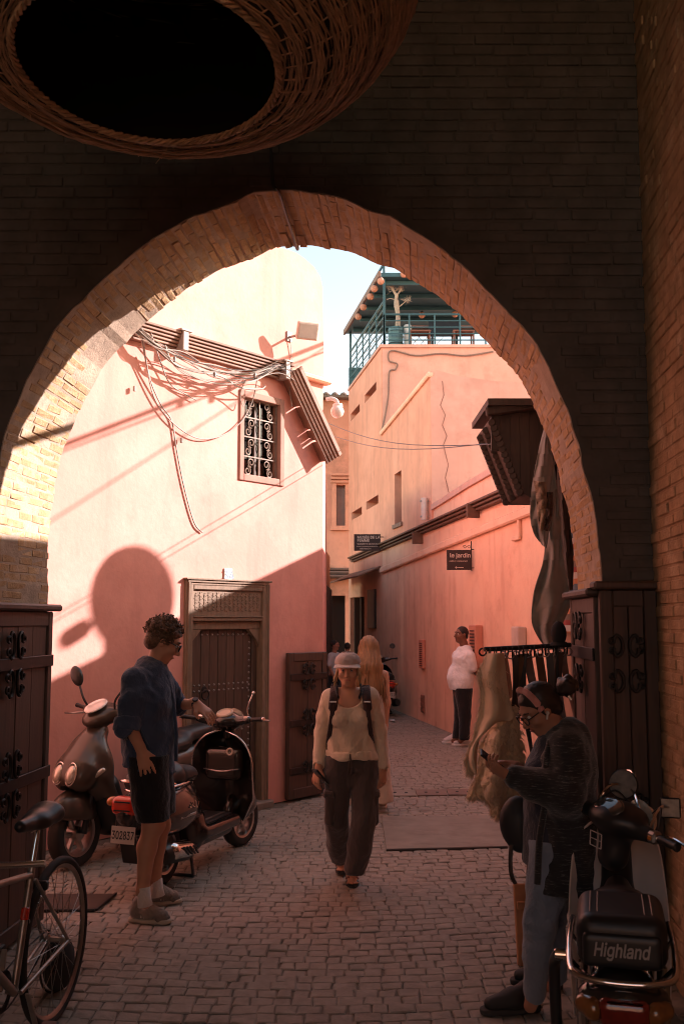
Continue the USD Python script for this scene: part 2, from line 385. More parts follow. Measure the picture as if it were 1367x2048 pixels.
SETT = P('worn_sett_stone', (0.305, 0.262, 0.215), 0.72, 0.25, 12, 0.45, 70, 0.007, rand=0.30, dirt=((0.17, 0.14, 0.115), 3.2, 0.53, 0.75), spec=0.3)
BED = P('dark_joint_sand', (0.165, 0.138, 0.11), 0.95, 0.3, 30, 0.4, 120, 0.006, spec=0.2)
CONC = P('grey_concrete', (0.25, 0.215, 0.175), 0.8, 0.2, 4, 0.3, 70, 0.006, dirt=((0.15, 0.11, 0.09), 3.0, 0.5, 0.6))
WOOD = P('dark_stained_wood', (0.070, 0.040, 0.028), 0.55, 0.35, 8, 0.25, 50, 0.004, stretch=(6, 6, 0.5), rand=0.15)
DOORW = P('brown_door_wood', (0.085, 0.052, 0.036), 0.6, 0.3, 8, 0.3, 50, 0.004, stretch=(6, 6, 0.6), rand=0.12)
CARVE = P('weathered_carved_wood', (0.22, 0.15, 0.10), 0.7, 0.25, 10, 0.3, 60, 0.004, stretch=(4, 4, 1))
EAVEW = P('eave_board_wood', (0.26, 0.14, 0.095), 0.7, 0.3, 6, 0.3, 50, 0.004, rand=0.2)
IRON = P('black_iron', (0.03, 0.026, 0.024), 0.5, 0.3, 20, 0.3, 90, 0.003, metal=0.6)
STEEL = P('grey_steel', (0.40, 0.38, 0.36), 0.35, 0.15, 20, 0.1, 90, 0.002, metal=1.0)
CHROME = P('polished_chrome', (0.75, 0.73, 0.70), 0.10, 0.05, 8, 0.0, metal=1.0)
TEAL = P('teal_painted_steel', (0.030, 0.085, 0.100), 0.45, 0.15, 5, 0.1)
GREYC = P('grey_cable_sheath', (0.34, 0.30, 0.265), 0.6, 0.25, 8, 0.1)
BLACK = P('black_plastic', (0.014, 0.013, 0.013), 0.42, 0.2, 10, 0.08, 150, 0.002)
RUB = P('tyre_rubber', (0.018, 0.016, 0.015), 0.8, 0.25, 20, 0.3, 150, 0.002, dirt=((0.06, 0.045, 0.035), 9.0, 0.52, 0.5))
# ------------------------------------------------------------------ the gateway: brick arch, passage, ceiling
YF, YN, BX = 6.30, 5.46, 0.08                     # street face, inner face, slant of the passage axis
FAR = [(92, 1240), (93, 1200), (94, 1100), (103, 1000), (124, 900), (162, 800), (212, 722), (280, 656), (340, 604), (400, 562), (480, 519), (560, 494), (600, 489), (680, 497),
       (760, 521), (830, 558), (900, 610), (960, 662), (1010, 716), (1050, 772), (1085, 842), (1110, 922), (1129, 1000), (1147, 1085), (1160, 1170), (1166, 1240)]
arc = [px(x, y, YF) for x, y in FAR]
arc2 = np.array([[p[0], p[2]] for p in arc]); arc2[0, 1] = arc2[-1, 1] = 0.0
arc2 = np.vstack([arc2[:1], spline(arc2[1:-1], 5), arc2[-1:]])
from scipy.ndimage import gaussian_filter1d
arc2[1:-1] = gaussian_filter1d(arc2[1:-1], 3.5, axis=0, mode='nearest')
_c = np.array([-0.18, 2.1]); _n = meshkit.fbm(np.c_[arc2 * 4.5, np.zeros(len(arc2))], 4, 5) - 0.5
_d = arc2 - _c; arc2 = arc2 + _d / np.linalg.norm(_d, axis=1, keepdims=True) * (_n * 0.060)[:, None] * (arc2[:, 1:] > 1.9)
gate = thing('brick_gateway', 'dark old brick archway over the lane, framing the whole view with its arch and passage', 'gateway', (0, 5.9, 0))
YP = Plane((0, YF), (1, 0), (0, -1))
def shear(m, y0=YF):
    m = m.copy(); m.vertices[:, 0] += BX * (m.vertices[:, 1] - y0); return m
outer = Polygon([(-7, 0), (-7, 7.5), (7, 7.5), (7, 0)])
hole = Polygon(arc2).buffer(0)
wallp = outer.difference(hole.union(sbox(arc2[0, 0], -1, arc2[-1, 0], 1.0)))
core = trimesh.util.concatenate([trimesh.creation.extrude_polygon(g, YF - YN, engine='earcut') for g in getattr(wallp, 'geoms', [wallp])])
M = np.eye(4); M[:3, 1] = [0, 0, 1]; M[:3, 2] = [0, -1, 0]; M[:3, 3] = [0, YF, 0]
core = shear(fixm(core, M))
obj('arch_wall', core, MORT, gate, W=True)
face_out = Polygon([(-6.9, 0), (-6.9, 7.4), (6.9, 7.4), (6.9, 0)]).difference(hole.buffer(0.07).union(sbox(arc2[0, 0] - 0.07, -1, arc2[-1, 0] + 0.07, 1.0)))
obj('street_face', [YP.slab(g, 0.02, 0.021) for g in getattr(face_out, 'geoms', [face_out])], ROSE, gate, W=True)  # unseen pink facing added to bounce fill light onto the people
# bricks of the reveal, laid in courses round the arch
seg = np.linalg.norm(np.diff(arc2, axis=0), axis=1); cum = np.r_[0, np.cumsum(seg)]
def on_arc(s):
    i = int(np.clip(np.searchsorted(cum, s) - 1, 0, len(seg) - 1)); t = (s - cum[i]) / seg[i]
    p = arc2[i] + t * (arc2[i + 1] - arc2[i]); d = arc2[min(i + 2, len(arc2) - 1)] - arc2[max(i - 1, 0)]; d = d / np.linalg.norm(d)
    return p, d
H = 0.052; bricks = []
s = 0.06; row = 0
while s < cum[-1] - 0.05:
    p, d = on_arc(s); nin = np.array([d[1], -d[0]])               # towards the opening
    t = -0.02 if row % 2 else -0.12
    while t < YF - YN:
        L = 0.235 * RNG.uniform(0.75, 1.15); t0, t1 = max(t, RNG.uniform(-0.018, 0.010)), min(t + L, YF - YN - RNG.uniform(0.0, 0.010))
        t += L + 0.012
        if t1 - t0 < 0.05: continue
        cov = meshkit.fbm(np.array([[p[0] * 2.2, (t0 + t1) * 2.5, p[1] * 2.2]]), 3, 11)[0]
        proud = RNG.uniform(0.0008, 0.0030) - (0.007 if cov > 0.63 or RNG.random() < 0.02 else 0) + (0.006 if RNG.random() < 0.02 else 0)
        hgt = (H - 0.009) * RNG.uniform(0.90, 1.08)
        m = cbox(t1 - t0, hgt, 0.06, 0.004); v = m.vertices + RNG.normal(0, 0.0018, m.vertices.shape)
        a = RNG.normal(0, 0.02)
        v = v @ np.array([[math.cos(a), math.sin(a), 0], [-math.sin(a), math.cos(a), 0], [0, 0, 1]])
        ym = YF - (t0 + t1) / 2
        c = np.array([p[0], ym, p[1]]); ax = np.array([[BX, 1, 0], [d[0], 0, d[1]], [nin[0], 0, nin[1]]], float)
        w = c + v @ ax + np.array([nin[0], 0, nin[1]]) * (proud - 0.03) + np.array([BX * (ym - YF), 0, 0])
        bricks.append((abs(s - cum[-1] * 0.33) if p[0] < 1.0 else abs(s - cum[-1] * 0.62), trimesh.Trimesh(w, m.faces, process=False)))
    s += H; row += 1
bricks.sort(key=lambda b: b[0])
for _, m in bricks[:300]: obj('brick', m, BRICK, gate, W=True)
rest = [m for _, m in bricks[300:]]
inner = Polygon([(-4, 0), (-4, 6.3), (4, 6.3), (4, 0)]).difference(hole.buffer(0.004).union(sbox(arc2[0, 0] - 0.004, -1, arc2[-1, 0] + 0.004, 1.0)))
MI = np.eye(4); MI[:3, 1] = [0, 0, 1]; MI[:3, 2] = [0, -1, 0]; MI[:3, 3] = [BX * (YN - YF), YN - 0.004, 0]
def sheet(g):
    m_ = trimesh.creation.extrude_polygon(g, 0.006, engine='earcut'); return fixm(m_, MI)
obj('inner_face', [sheet(g) for g in getattr(inner, 'geoms', [inner])], INNER, gate, W=True)  # thin sheet over the mortar, coloured dark for the shade here
# bricks of the inner face and of the right side of the passage
XR, XL = 1.70, -2.36; innerb = []
big = hole.buffer(0.01)
from shapely.geometry import Point
from shapely.prepared import prep
pb = prep(big)
sh = BX * (YN - YF); row = 0; z = 0.035
while z < 6.1:
    x = XL + (0.12 if row % 2 else 0.0)
    while x < XR:
        L = 0.225 * RNG.uniform(0.85, 1.1)
        if not pb.intersects(sbox(x - sh, z - 0.028, x + L - sh, z + 0.028)):
            innerb.append(bx((x + L / 2, YN - 0.008 - RNG.uniform(-0.002, 0.004), z), (L - 0.010, 0.02, 0.054 * RNG.uniform(0.9, 1.05)), 0.004))
        x += L
    z += 0.066; row += 1
sideb = []; sidep = Plane((XR, YN), (-BX, -1), (-1, 0)); row = 0; z = 0.035
while z < 6.1:
    u = 0.02 + (0.12 if row % 2 else 0.0)
    while u < 4.2:
        L = 0.225 * RNG.uniform(0.8, 1.15)
        m = sidep.box(u, u + L - 0.014, z - 0.027, z + 0.027 * RNG.uniform(0.8, 1.1), -0.02, RNG.uniform(0.001, 0.012), 0.005)
        sideb.append(m); u += L
    z += 0.066; row += 1
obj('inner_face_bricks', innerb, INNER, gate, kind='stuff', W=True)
obj('side_bricks', sideb, SIDEB, gate, kind='stuff', W=True)
obj('remaining_bricks', rest, BRICK, gate, kind='stuff', W=True)
def passage(xa, side):
    x1 = xa; x0 = xa - BX * (YN + 5.6)  # slanted side of the passage
    o = 0.5 * side
    return prism([(x1, YN), (x0, -5.6), (x0 + o, -5.6), (x1 + o, YN)], -0.1, 6.2)
obj('side_wall', passage(XR, 1), SIDEB, gate, W=True)
obj('side_wall', passage(XL, -1), MORT, gate, W=True)
obj('passage_roof', bx((-0.5, -0.08, 6.35), (9, 11.04, 0.3)), MORT, gate, W=True)
back = thing('house_behind', 'orange house across the square behind the viewer', 'house', (0, -12, 0))
obj('wall', bx((0, -12.5, 2.5), (30, 1, 5.0)), CLAY, back, W=True); obj('parapet', bx((0, -12.5, 5.15), (30.2, 1.2, 0.28), 0.03), PALE, back, W=True)
# thin black wire running down the inner face and over the soffit
wp = [px(538, 262, YN - 0.03), px(543, 330, YN - 0.03), px(546, 368, YN - 0.03)]
_i = int(np.argmin(np.abs(arc2[:, 0] + 0.29) + 10 * (arc2[:, 1] < 3))); zw = arc2[_i, 1] - 0.016
wf = [np.array([-0.29 + BX * (y_ - YF), y_, zw - 0.006 * k_]) for k_, y_ in enumerate((YN - 0.012, YN + 0.25, YN + 0.55, YF - 0.02))] + [np.array([-0.285, YF + 0.03, zw + 0.05])]
obj('soffit_wire', tube(spline(wp + wf, 6), 0.010, 6), BLACK, gate, smooth=40, W=True)

# ------------------------------------------------------------------ ground: bed sheet, setts
lane = thing('lane_paving', None, None, (0, 8, 0), kind='structure')
bed = trimesh.Trimesh([(-120, -120, -0.009), (120, -120, -0.009), (120, 160, -0.009), (-120, 160, -0.009)], [(0, 1, 2), (0, 2, 3)], process=False)
obj('ground', bed, BED, kind='structure')
setts = []
def sett(u0, u1, k):
    # arcs that sag towards the camera, flattening up the lane
    yy = 2.6 + k * 0.104
    bend = 0.115 * max(0.0, 1 - (yy - 2.6) / 9.5)
    f = lambda u, v: (u - 0.25, yy + v + bend * (u * u) + 0.02 * math.sin(u * 1.7 + k * 0.35))
    g = 0.0022
    cs = [f(u0 + g, g), f(u1 - g, g), f(u1 - g, 0.104 - g), f(u0 + g, 0.104 - g)]
    c = np.array(cs) + RNG.normal(0, 0.0042, (4, 2)); m = c.mean(0)
    base = RNG.normal(0, 0.0016) - (0.004 if RNG.random() < 0.06 else 0); tz = RNG.normal(0, 0.0022, 4)
    inn = m + (c - m) * 0.86
    v = [(*q, -0.04) for q in c] + [(*q, base + tz[i] - 0.005) for i, q in enumerate(c)] + [(*q, base + tz[i] * 0.8) for i, q in enumerate(inn)] + [(*m, base + 0.002)]
    fc = []
    for a in range(4):
        b = (a + 1) % 4
        fc += [(a, b, 4 + b), (a, 4 + b, 4 + a), (4 + a, 4 + b, 8 + b), (4 + a, 8 + b, 8 + a), (8 + a, 8 + b, 12)]
    return m, trimesh.Trimesh(np.array(v), np.array(fc), process=False)
for k in range(0, 240):
    u = -3.3 + (RNG.random() * 0.1)
    while u < 3.9:
        w = RNG.uniform(0.078, 0.132); m, t = sett(u, u + w, k); u += w
        X, Y = m
        if Y < 3.3 or Y > 26: continue
        if X < -3.0 or (Y > 7.9 and X < -2.6 + (Y - 7.7) * 0.81) and Y < 11: continue
        if Y > 11.2 and X < -0.5: continue
        if X > 2.75 - max(0, Y - 10) * 0.05 and Y > 8: continue
        vis = abs(X) < 0.345 * Y and X > -0.345 * Y
        setts.append((Y if vis else 100 + Y, t))
setts.sort(key=lambda a: a[0])
for _, t in setts[:300]: obj('sett', t, SETT, lane, W=True)
obj('remaining_setts', [t for _, t in setts[300:]], SETT, lane, kind='stuff', W=True)

# ------------------------------------------------------------------ the pink house with the door (left)
A = Plane((-2.40, 8.20), (0.63, 0.777), (1, -0.8))
sR, _ = A.at(645, 1200)
def rng_(pl, x0, y0, x1, y1):
    a, b = pl.at(x0, y0), pl.at(x1, y1); return min(a[0], b[0]), max(a[0], b[0]), min(a[1], b[1]), max(a[1], b[1])
house = thing('pink_house', 'pale pink sunlit plaster house with barred window and studded door number 34', 'house', (*A.P(1.5, 0)[:2], 0))
w0 = A.at(486, 800); w1 = A.at(559, 955); ws0, ws1 = w0[0], w1[0]; wz1, wz0 = A.at(522, 800)[1], A.at(522, 955)[1]
d0 = A.at(368, 1400)[0]; d1 = A.at(531, 1400)[0]; dz = A.at(450, 1167)[1]
zE = A.at(585, 768, 0.0)[1]                                        # underside of the eave
lower = Polygon([(-3, 0), (sR, 0), (sR, zE + 0.1), (-3, zE + 0.1)]).difference(sbox(ws0, wz0, ws1, wz1)).difference(sbox(d0 + 0.03, -1, d1 - 0.03, dz - 0.03))
obj('wall', A.slab(lower, 0.45), ROSE, house, W=True)
# upper storey, a little proud, with its sloping rounded gable
top = [A.at(x, y) for x, y in [(656, 838), (654, 800), (648, 764), (641, 735), (640, 690), (639, 620), (638, 575), (634, 556), (622, 537), (603, 519), (585, 507), (572, 502)]]
zl = zE + 0.16
top = [q for q in top if q[1] > zl - 0.02]
up = [(-3, zl), (top[0][0], zl)] + top + [A.at(555, 497), A.at(500, 470), A.at(420, 430), (-1, 6.6), (-3, 6.8)]
obj('upper_wall', A.slab(up, 0.6, 0.05), ROSE, house, W=True)
obj('ledge', [A.box(-2.5, sR + 0.08, zl - 0.075, zl - 0.004, -0.2, 0.075, 0.02)], CLAY, house, W=True)
obj('side_wall', [prism([A.P(sR, 0, -0.45)[:2], A.P(sR, 0, -0.02)[:2], (A.P(sR, 0)[0] - 0.1, 20), (-3.5, 20), (-6, 9)], 0, zE)], ROSE, house, W=True)
# eave of stacked boards with straps, then the steep run down to the right
e0 = A.at(262, 690, 0.1)[0]; e1 = A.at(588, 760, 0.18)[0]
for i in range(6):
    o = 0.03 + 0.015 * i; zz = zE - 0.005 + 0.03 * i
    obj('eave_board', A.box(-2.2, e1 + 0.012 * i, zz, zz + 0.024, -0.02, o + 0.03, 0.005), EAVEW, house, W=True)
for x in (378, 583):
    st = A.at(x, 735, 0.2)[0]
    obj('eave_strap', [A.box(st - 0.035, st + 0.035, zE - 0.012, zE + 0.19, 0.0, 0.155, 0.006), A.box(st - 0.07, st + 0.07, zE + 0.17, zE + 0.192, 0.0, 0.165, 0.006)], GREYC, house, W=True)
q0 = A.P(*A.at(590, 748, 0.16), 0.16); q1 = A.P(*A.at(668, 918, 0.16), 0.16)
nrm = A.n; dirq = (q1 - q0) / np.linalg.norm(q1 - q0); side = np.cross(nrm, dirq)
if side[2] < 0: side = -side
for i in range(5):
    off = side * (0.035 * (i - 2)) + nrm * (0.018 * (i - 2))
    obj('eave_board', bar(q0 + off - dirq * 0.04, q1 + off, 0.030, 0.06, 0.006, up=side), EAVEW, house, W=True)
soff = [bar(q0 + (q1 - q0) * a_ - nrm * 0.085 - side * 0.04, q0 + (q1 - q0) * b_ - nrm * 0.085 - side * 0.04, 0.17, 0.02, 0.0, up=side) for a_, b_ in ((-0.05, 0.33), (0.345, 0.58), (0.62, 0.70), (0.76, 0.99))]
for r_ in soff: obj('eave_soffit', r_, EAVEW, house, W=True)
rafters = [bar(q0 + (q1 - q0) * t - nrm * 0.17, q0 + (q1 - q0) * t - nrm * 0.0, 0.035, 0.035, 0.004, up=side) for t in (0.6, 0.73)]
for r_ in rafters: obj('rafter', r_, EAVEW, house, W=True)
# window
win = obj('window', [A.box(ws0 - 0.055, ws0 + 0.01, wz0 - 0.06, wz1 + 0.06, -0.1, 0.018, 0.006), A.box(ws1 - 0.01, ws1 + 0.055, wz0 - 0.06, wz1 + 0.06, -0.1, 0.018, 0.006),
                     A.box(ws0 + 0.011, ws1 - 0.011, wz1 - 0.01, wz1 + 0.06, -0.1, 0.016, 0.006), A.box(ws0 + 0.011, ws1 - 0.011, wz0 - 0.06, wz0 + 0.01, -0.1, 0.016, 0.006)], P('dull_mauve_trim', (0.40, 0.22, 0.17), 0.9, 0.15, 6), house, W=True)
obj('pane', A.box(ws0, ws1, wz0, wz1, -0.13, -0.12), GLASS, win, W=True)
obj('casement', [A.box(a_, a_ + 0.035, wz0, wz1, -0.115, -0.09, 0.004) for a_ in (ws0 + 0.01, (ws0 + ws1) / 2 - 0.018, ws1 - 0.045)], DOORW, win, W=True)
obj('blue_curtain', A.slab([(ws0 + 0.02, wz0 + 0.05), (ws0 + 0.12, wz0 + 0.05), (ws0 + 0.10, wz0 + 0.30), (ws0 + 0.15, wz0 + 0.5), (ws0 + 0.06, wz0 + 0.62), (ws0 + 0.02, wz0 + 0.5)], 0.02, -0.20), P('blue_cloth', (0.16, 0.30, 0.46), 0.9, 0.3, 20), win, W=True)  # blue patch standing for the sky reflected in the pane
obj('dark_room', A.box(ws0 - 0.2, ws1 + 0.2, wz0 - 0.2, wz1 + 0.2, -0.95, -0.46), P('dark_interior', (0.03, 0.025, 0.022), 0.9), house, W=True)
def scroll(pl, cs, cz, r, flip, off, rad=0.006, turns=1.35, start=0.0, rot=0.0):
    t = np.linspace(0, 1, 22); a = start + flip * t * turns * 2 * np.pi; rr = r * (1 - 0.72 * t)
    return tube([pl.P(cs + rr_ * math.cos(a_ + rot), cz + rr_ * math.sin(a_ + rot), off) for rr_, a_ in zip(rr, a)], rad, 5)
gr = [A.box(ws0 + 0.015, ws0 + 0.03, wz0, wz1, -0.045, -0.03), A.box(ws1 - 0.03, ws1 - 0.015, wz0, wz1, -0.045, -0.03)]
wm = (ws0 + ws1) / 2; hh = (wz1 - wz0) / 4
for i in range(5): gr.append(A.box(ws0 + 0.015, ws1 - 0.015, wz0 + i * hh + (0.012 if i == 0 else -0.012 if i == 4 else 0) - 0.006, wz0 + i * hh + (0.012 if i == 0 else -0.012 if i == 4 else 0) + 0.006, -0.046, -0.03))
gr.append(A.box(wm - 0.006, wm + 0.006, wz0, wz1, -0.046, -0.03))
for i in range(4):
    for sg in (-1, 1):
        c0 = wm + sg * (ws1 - ws0) * 0.24; zc = wz0 + (i + 0.5) * hh
        gr.append(scroll(A, c0 - sg * 0.02, zc + hh * 0.22, hh * 0.24, sg, -0.038, 0.0065, start=-math.pi / 2))
        gr.append(scroll(A, c0 + sg * 0.03, zc - hh * 0.22, hh * 0.24, sg, -0.038, 0.0065, start=math.pi / 2))
obj('grille', gr, P('tan_painted_iron', (0.24, 0.175, 0.13), 0.6), win, smooth=40, W=True)
obj('sticker', A.box(ws0 + 0.03, ws0 + 0.09, wz0 + 0.03, wz0 + 0.09, -0.119, -0.116), P('white_paper', (0.75, 0.73, 0.7), 0.8), win, W=True)
# door: frame, carved lintel, planked leaf, studs
ld = 0.0
door = obj('door', [A.box(d0 - 0.02, d0 + 0.075, 0, dz + 0.02, -0.16, 0.030, 0.008), A.box(d1 - 0.075, d1 + 0.02, 0, dz + 0.02, -0.16, 0.030, 0.008), A.box(d0 + 0.077, d1 - 0.077, dz - 0.07, dz + 0.02, -0.16, 0.026, 0.008)], CARVE, house, W=True)
obj('moulding', [A.box(d0 - 0.035 + 0.028 * i, d1 + 0.035 - 0.028 * i, dz + 0.022 - 0.024 * i, dz + 0.04 - 0.024 * i, 0.0, 0.05 - 0.009 * i, 0.004) for i in range(3)] +
    [A.box(d0 - 0.005 + 0.02 * i, d0 + 0.012 + 0.02 * i, 0, dz, 0.02, 0.046 - 0.007 * i, 0.004) for i in range(3)] + [A.box(d1 - 0.012 - 0.02 * i, d1 + 0.005 - 0.02 * i, 0, dz, 0.02, 0.046 - 0.007 * i, 0.004) for i in range(3)], CARVE, door, W=True)
lz1 = dz - 0.08; lz0 = A.at(450, 1228)[1]
cv = [A.box(d0 + 0.076, d1 - 0.076, lz0 - 0.02, lz1 + 0.012, -0.06, 0.004)]
nx_, nz_ = 16, 5
for i in range(nx_):
    for j in range(nz_):
        c0 = d0 + 0.10 + (d1 - d0 - 0.20) * (i + 0.5) / nx_; zc = lz0 + 0.03 + (lz1 - lz0 - 0.05) * (j + 0.5) / nz_; r0 = 0.022 * (1.1 if (i + j) % 2 else 0.75)
        star = [(c0 + r0 * 1.25 * (1 if k % 2 == 0 else 0.45) * math.cos(k * math.pi / 6), zc + r0 * 1.25 * (1 if k % 2 == 0 else 0.45) * math.sin(k * math.pi / 6)) for k in range(12)]
        cv.append(A.slab(star, 0.02, 0.009))
obj('carved_panel', cv, CARVE, door, W=True)
obj('lintel', [A.box(d0 + 0.076, d1 - 0.076, lz0 - 0.07, lz0 - 0.035, -0.1, 0.02, 0.006), A.box(d0 + 0.076, d1 - 0.076, lz0 - 0.034, lz0 - 0.021, -0.1, 0.03, 0.004), A.box(d0 + 0.076, d1 - 0.076, lz0 - 0.15, lz0 - 0.071, -0.1, -0.02, 0.006)], CARVE, door, W=True)
for sg, e in ((1, d0 + 0.077), (-1, d1 - 0.077)):
    obj('corner_bracket', A.slab([(e, lz0 - 0.15), (e + sg * 0.15, lz0 - 0.15), (e + sg * 0.11, lz0 - 0.19), (e + sg * 0.045, lz0 - 0.25), (e, lz0 - 0.33)], 0.05, -0.025), CARVE, door, W=True)
for sg, e in ((1, d0 + 0.077), (-1, d1 - 0.077)):
    obj('inner_jamb', A.box(min(e, e + sg * 0.07), max(e, e + sg * 0.07), 0, lz0 - 0.152, -0.12, -0.055, 0.006), DOORW, door, W=True)
la, lb = d0 + 0.15, d1 - 0.15
npl = 7
for i in range(npl):
    obj('plank', A.box(la + (lb - la) * i / npl + 0.002, la + (lb - la) * (i + 1) / npl - 0.002, 0.06, lz0 - 0.152, -0.13, -0.07 + 0.002 * (i % 2), 0.004), DOORW, door, W=True)
st = []
def stud(s_, z_): st.append(lathe([(0.011, 0), (0.009, 0.007), (0.004, 0.011), (0, 0.012)], 8, frame_to(A.n, A.P(s_, z_, -0.068))))
zt = lz0 - 0.2
for i in range(11): stud(la + 0.05 + (lb - la - 0.1) * i / 10, zt)
for i in range(26): stud(lb - 0.03, 0.12 + (zt - 0.2) * i / 25)
for j in range(2):
    for i in range(12): stud(la + 0.03 + (lb - la - 0.08) * i / 11, 1.22 - 0.055 * j)
    for i in range(6): stud(la + (lb - la) * (0.5 + 0.07 * i), 0.82 - 0.05 * j)
obj('stud', st, STEEL, door, smooth=40, kind='stuff', W=True)
obj('knocker', [torus(A.P(la + 0.16, 1.13, -0.045), A.n, 0.045, 0.008, 24, 6), disc(A.P(la + 0.16, 1.18, -0.06), A.n, 0.03, 0.02)], IRON, door, smooth=40, W=True)
obj('threshold', A.box(d0 - 0.06, d1 + 0.04, -0.02, 0.06, -0.25, 0.10, 0.015), CONC, house, W=True)
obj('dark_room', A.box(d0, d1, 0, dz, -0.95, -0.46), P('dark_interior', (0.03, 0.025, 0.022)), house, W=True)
n34 = thing('house_number_plate', 'white tile with number 34 fixed above the studded door', 'number plate', A.P(A.at(455, 1150)[0], A.at(455, 1150)[1], 0.006))
ns, nz = A.at(455, 1150)
obj('tile', A.box(ns - 0.055, ns + 0.055, nz - 0.065, nz + 0.065, 0.001, 0.014, 0.003), P('white_enamel', (0.72, 0.70, 0.66), 0.3), n34, W=True)
tm = meshkit.text_mesh('34', 0.085, 0.002); tm.apply_translation([ns - 0.05 + 0.0, nz - 0.043, 0]); tm = trimesh.Trimesh((tm.vertices - [tm.vertices[:, 0].mean() - ns, 0, 0]) * 1.0, tm.faces, process=False)
obj('digits', fixm(tm, A.M(0.0145)), P('faded_blue_enamel', (0.25, 0.36, 0.45), 0.4), n34, W=True)
# flood lamp on the upper wall
fs, fz = A.at(612, 662, 0.28); fl = thing('wall_floodlight', 'white square floodlight on an arm high on the pink house', 'floodlight', A.P(fs, fz, 0.05))
fc = A.P(fs, fz, 0.30)
obj('arm', [tube([A.P(fs - 0.02, fz - 0.03, 0.05), A.P(fs - 0.02, fz - 0.03, 0.26)], 0.014, 6), A.box(fs - 0.06, fs + 0.02, fz - 0.08, fz + 0.03, 0.05, 0.065, 0.004)], GREYC, fl, W=True)
Rf = frame_to(np.array([0.30, -0.80, -0.42]))[:3, :3]
obj('housing', bx(fc, (0.24, 0.19, 0.05), 0.012, R=Rf), P('cream_lamp_housing', (0.62, 0.52, 0.44), 0.4), fl, W=True)
obj('lens', bx(fc + Rf[:, 2] * 0.027, (0.20, 0.15, 0.006), 0.002, R=Rf), P('frosted_lens', (0.55, 0.5, 0.45), 0.2), fl, W=True)
obj('lamp_wire', tube(spline([A.P(fs - 0.02, fz - 0.05, 0.07), A.P(fs + 0.02, fz - 0.3, 0.06), A.P(fs - 0.01, fz - 0.55, 0.055), A.P(fs + 0.03, fz - 0.78, 0.06)], 6), 0.005, 5), GREYC, fl, W=True)

# ------------------------------------------------------------------ right-hand side: garden cafe wall, the house on it, the terrace building
B = Plane((1.98, 15.4), (-0.165, 1), (-1, -0.165))
sB = lambda Y: (Y - 15.4) / B.d[1]
zg = 3.42                                                           # gutter line
cafe = thing('cafe_wall', 'long low orange plaster wall of the cafe along the right of the lane', 'building', B.P(0, 0))
sa, sb_ = sB(8.1), sB(22.0)
obj('wall', B.slab([(sa, 0), (sb_, 0), (sb_, zg), (sa, zg)], 0.4), CLAY, cafe, W=True)
pa = [B.at(1040, 915), B.at(1000, 938), B.at(935, 975), B.at(868, 1018)]
sp = sB(17.7)
obj('parapet', B.slab([(sa, zg + 0.002), (sp - 0.002, zg + 0.002), (sp - 0.002, pa[3][1]), (pa[2][0], pa[2][1]), (pa[1][0], pa[1][1]), (sa, pa[1][1] + 0.05)], 0.35, -0.03), CLAY, cafe, W=True)
obj('coping', B.slab([(sa, pa[1][1] + 0.052), (pa[1][0], pa[1][1] + 0.002), (pa[2][0], pa[2][1] + 0.002), (sp - 0.003, pa[3][1] + 0.002), (sp - 0.003, pa[3][1] + 0.1), (pa[2][0], pa[2][1] + 0.1), (pa[1][0], pa[1][1] + 0.1), (sa, pa[1][1] + 0.15)], 0.42, 0.015), PALE, cafe, W=True)
q = B.P(sa, 0, -0.42); q2 = B.P(sp, 0, -0.42)
obj('flat_roof', prism([q[:2], (7.5, q[1]), (7.5, q2[1] - 0.02), q2[:2] - [0, 0.02]], zg + 0.1, zg + 0.35), PALE, cafe, W=True)
# tiled gutter line and string course
g0, g1 = B.at(1075, 958), B.at(690, 1150)
for i in range(3):
    a_, b_ = B.P(sa, B.at(1040, 975)[1] + 0.045 * i, 0.03 + 0.035 * i), B.P(sb_ + 3.6, B.at(760, 1106)[1] + 0.045 * i, 0.03 + 0.035 * i)
    obj('gutter_board', bar(a_, b_, 0.10 + 0.02 * i, 0.035, 0.006), P('brown_gutter_tile', (0.13, 0.062, 0.036), 0.75, 0.35, 9, rand=0.2), cafe, W=True)
for x, y in ((958, 1020), (845, 1075)):
    s_, z_ = B.at(x, y); obj('gutter_clip', B.box(s_ - 0.03, s_ + 0.03, z_ - 0.12, z_ + 0.10, 0.0, 0.20, 0.01), P('brown_gutter_tile', (0.13, 0.062, 0.036)), cafe, W=True)
zc0 = B.at(1000, 1022)[1]; zc1 = B.at(756, 1143)[1]
obj('string_course', bar(B.P(sa, zc0 + 0.02, 0.035), B.P(sb_ + 0.0, zc1, 0.035), 0.075, 0.13, 0.02), CLAY, cafe, W=True)
obj('bracket', [B.box(*(B.at(1042, 1075)[0] + np.array([-0.03, 0.03])), B.at(1042, 1075)[1], B.at(1042, 1030)[1], 0.0, 0.05, 0.01), B.box(B.at(1042, 1075)[0] - 0.02, B.at(1032, 1075)[0] + 0.08, B.at(1042, 1075)[1] - 0.03, B.at(1042, 1075)[1] + 0.03, 0.0, 0.05, 0.01)], CLAY, cafe, W=True)
vs, vz = B.at(846, 1408)
obj('vent_grille', [B.box(vs - 0.12, vs + 0.12, vz - 0.16, vz + 0.16, 0.0, 0.02, 0.004)] + [B.box(vs - 0.09 + 0.06 * i - 0.02, vs - 0.09 + 0.06 * i + 0.02, vz - 0.13 + 0.09 * j, vz - 0.07 + 0.09 * j, 0.02, 0.03, 0.003) for i in range(4) for j in range(3)], P('rusty_vent', (0.26, 0.11, 0.07), 0.8), cafe, W=True)
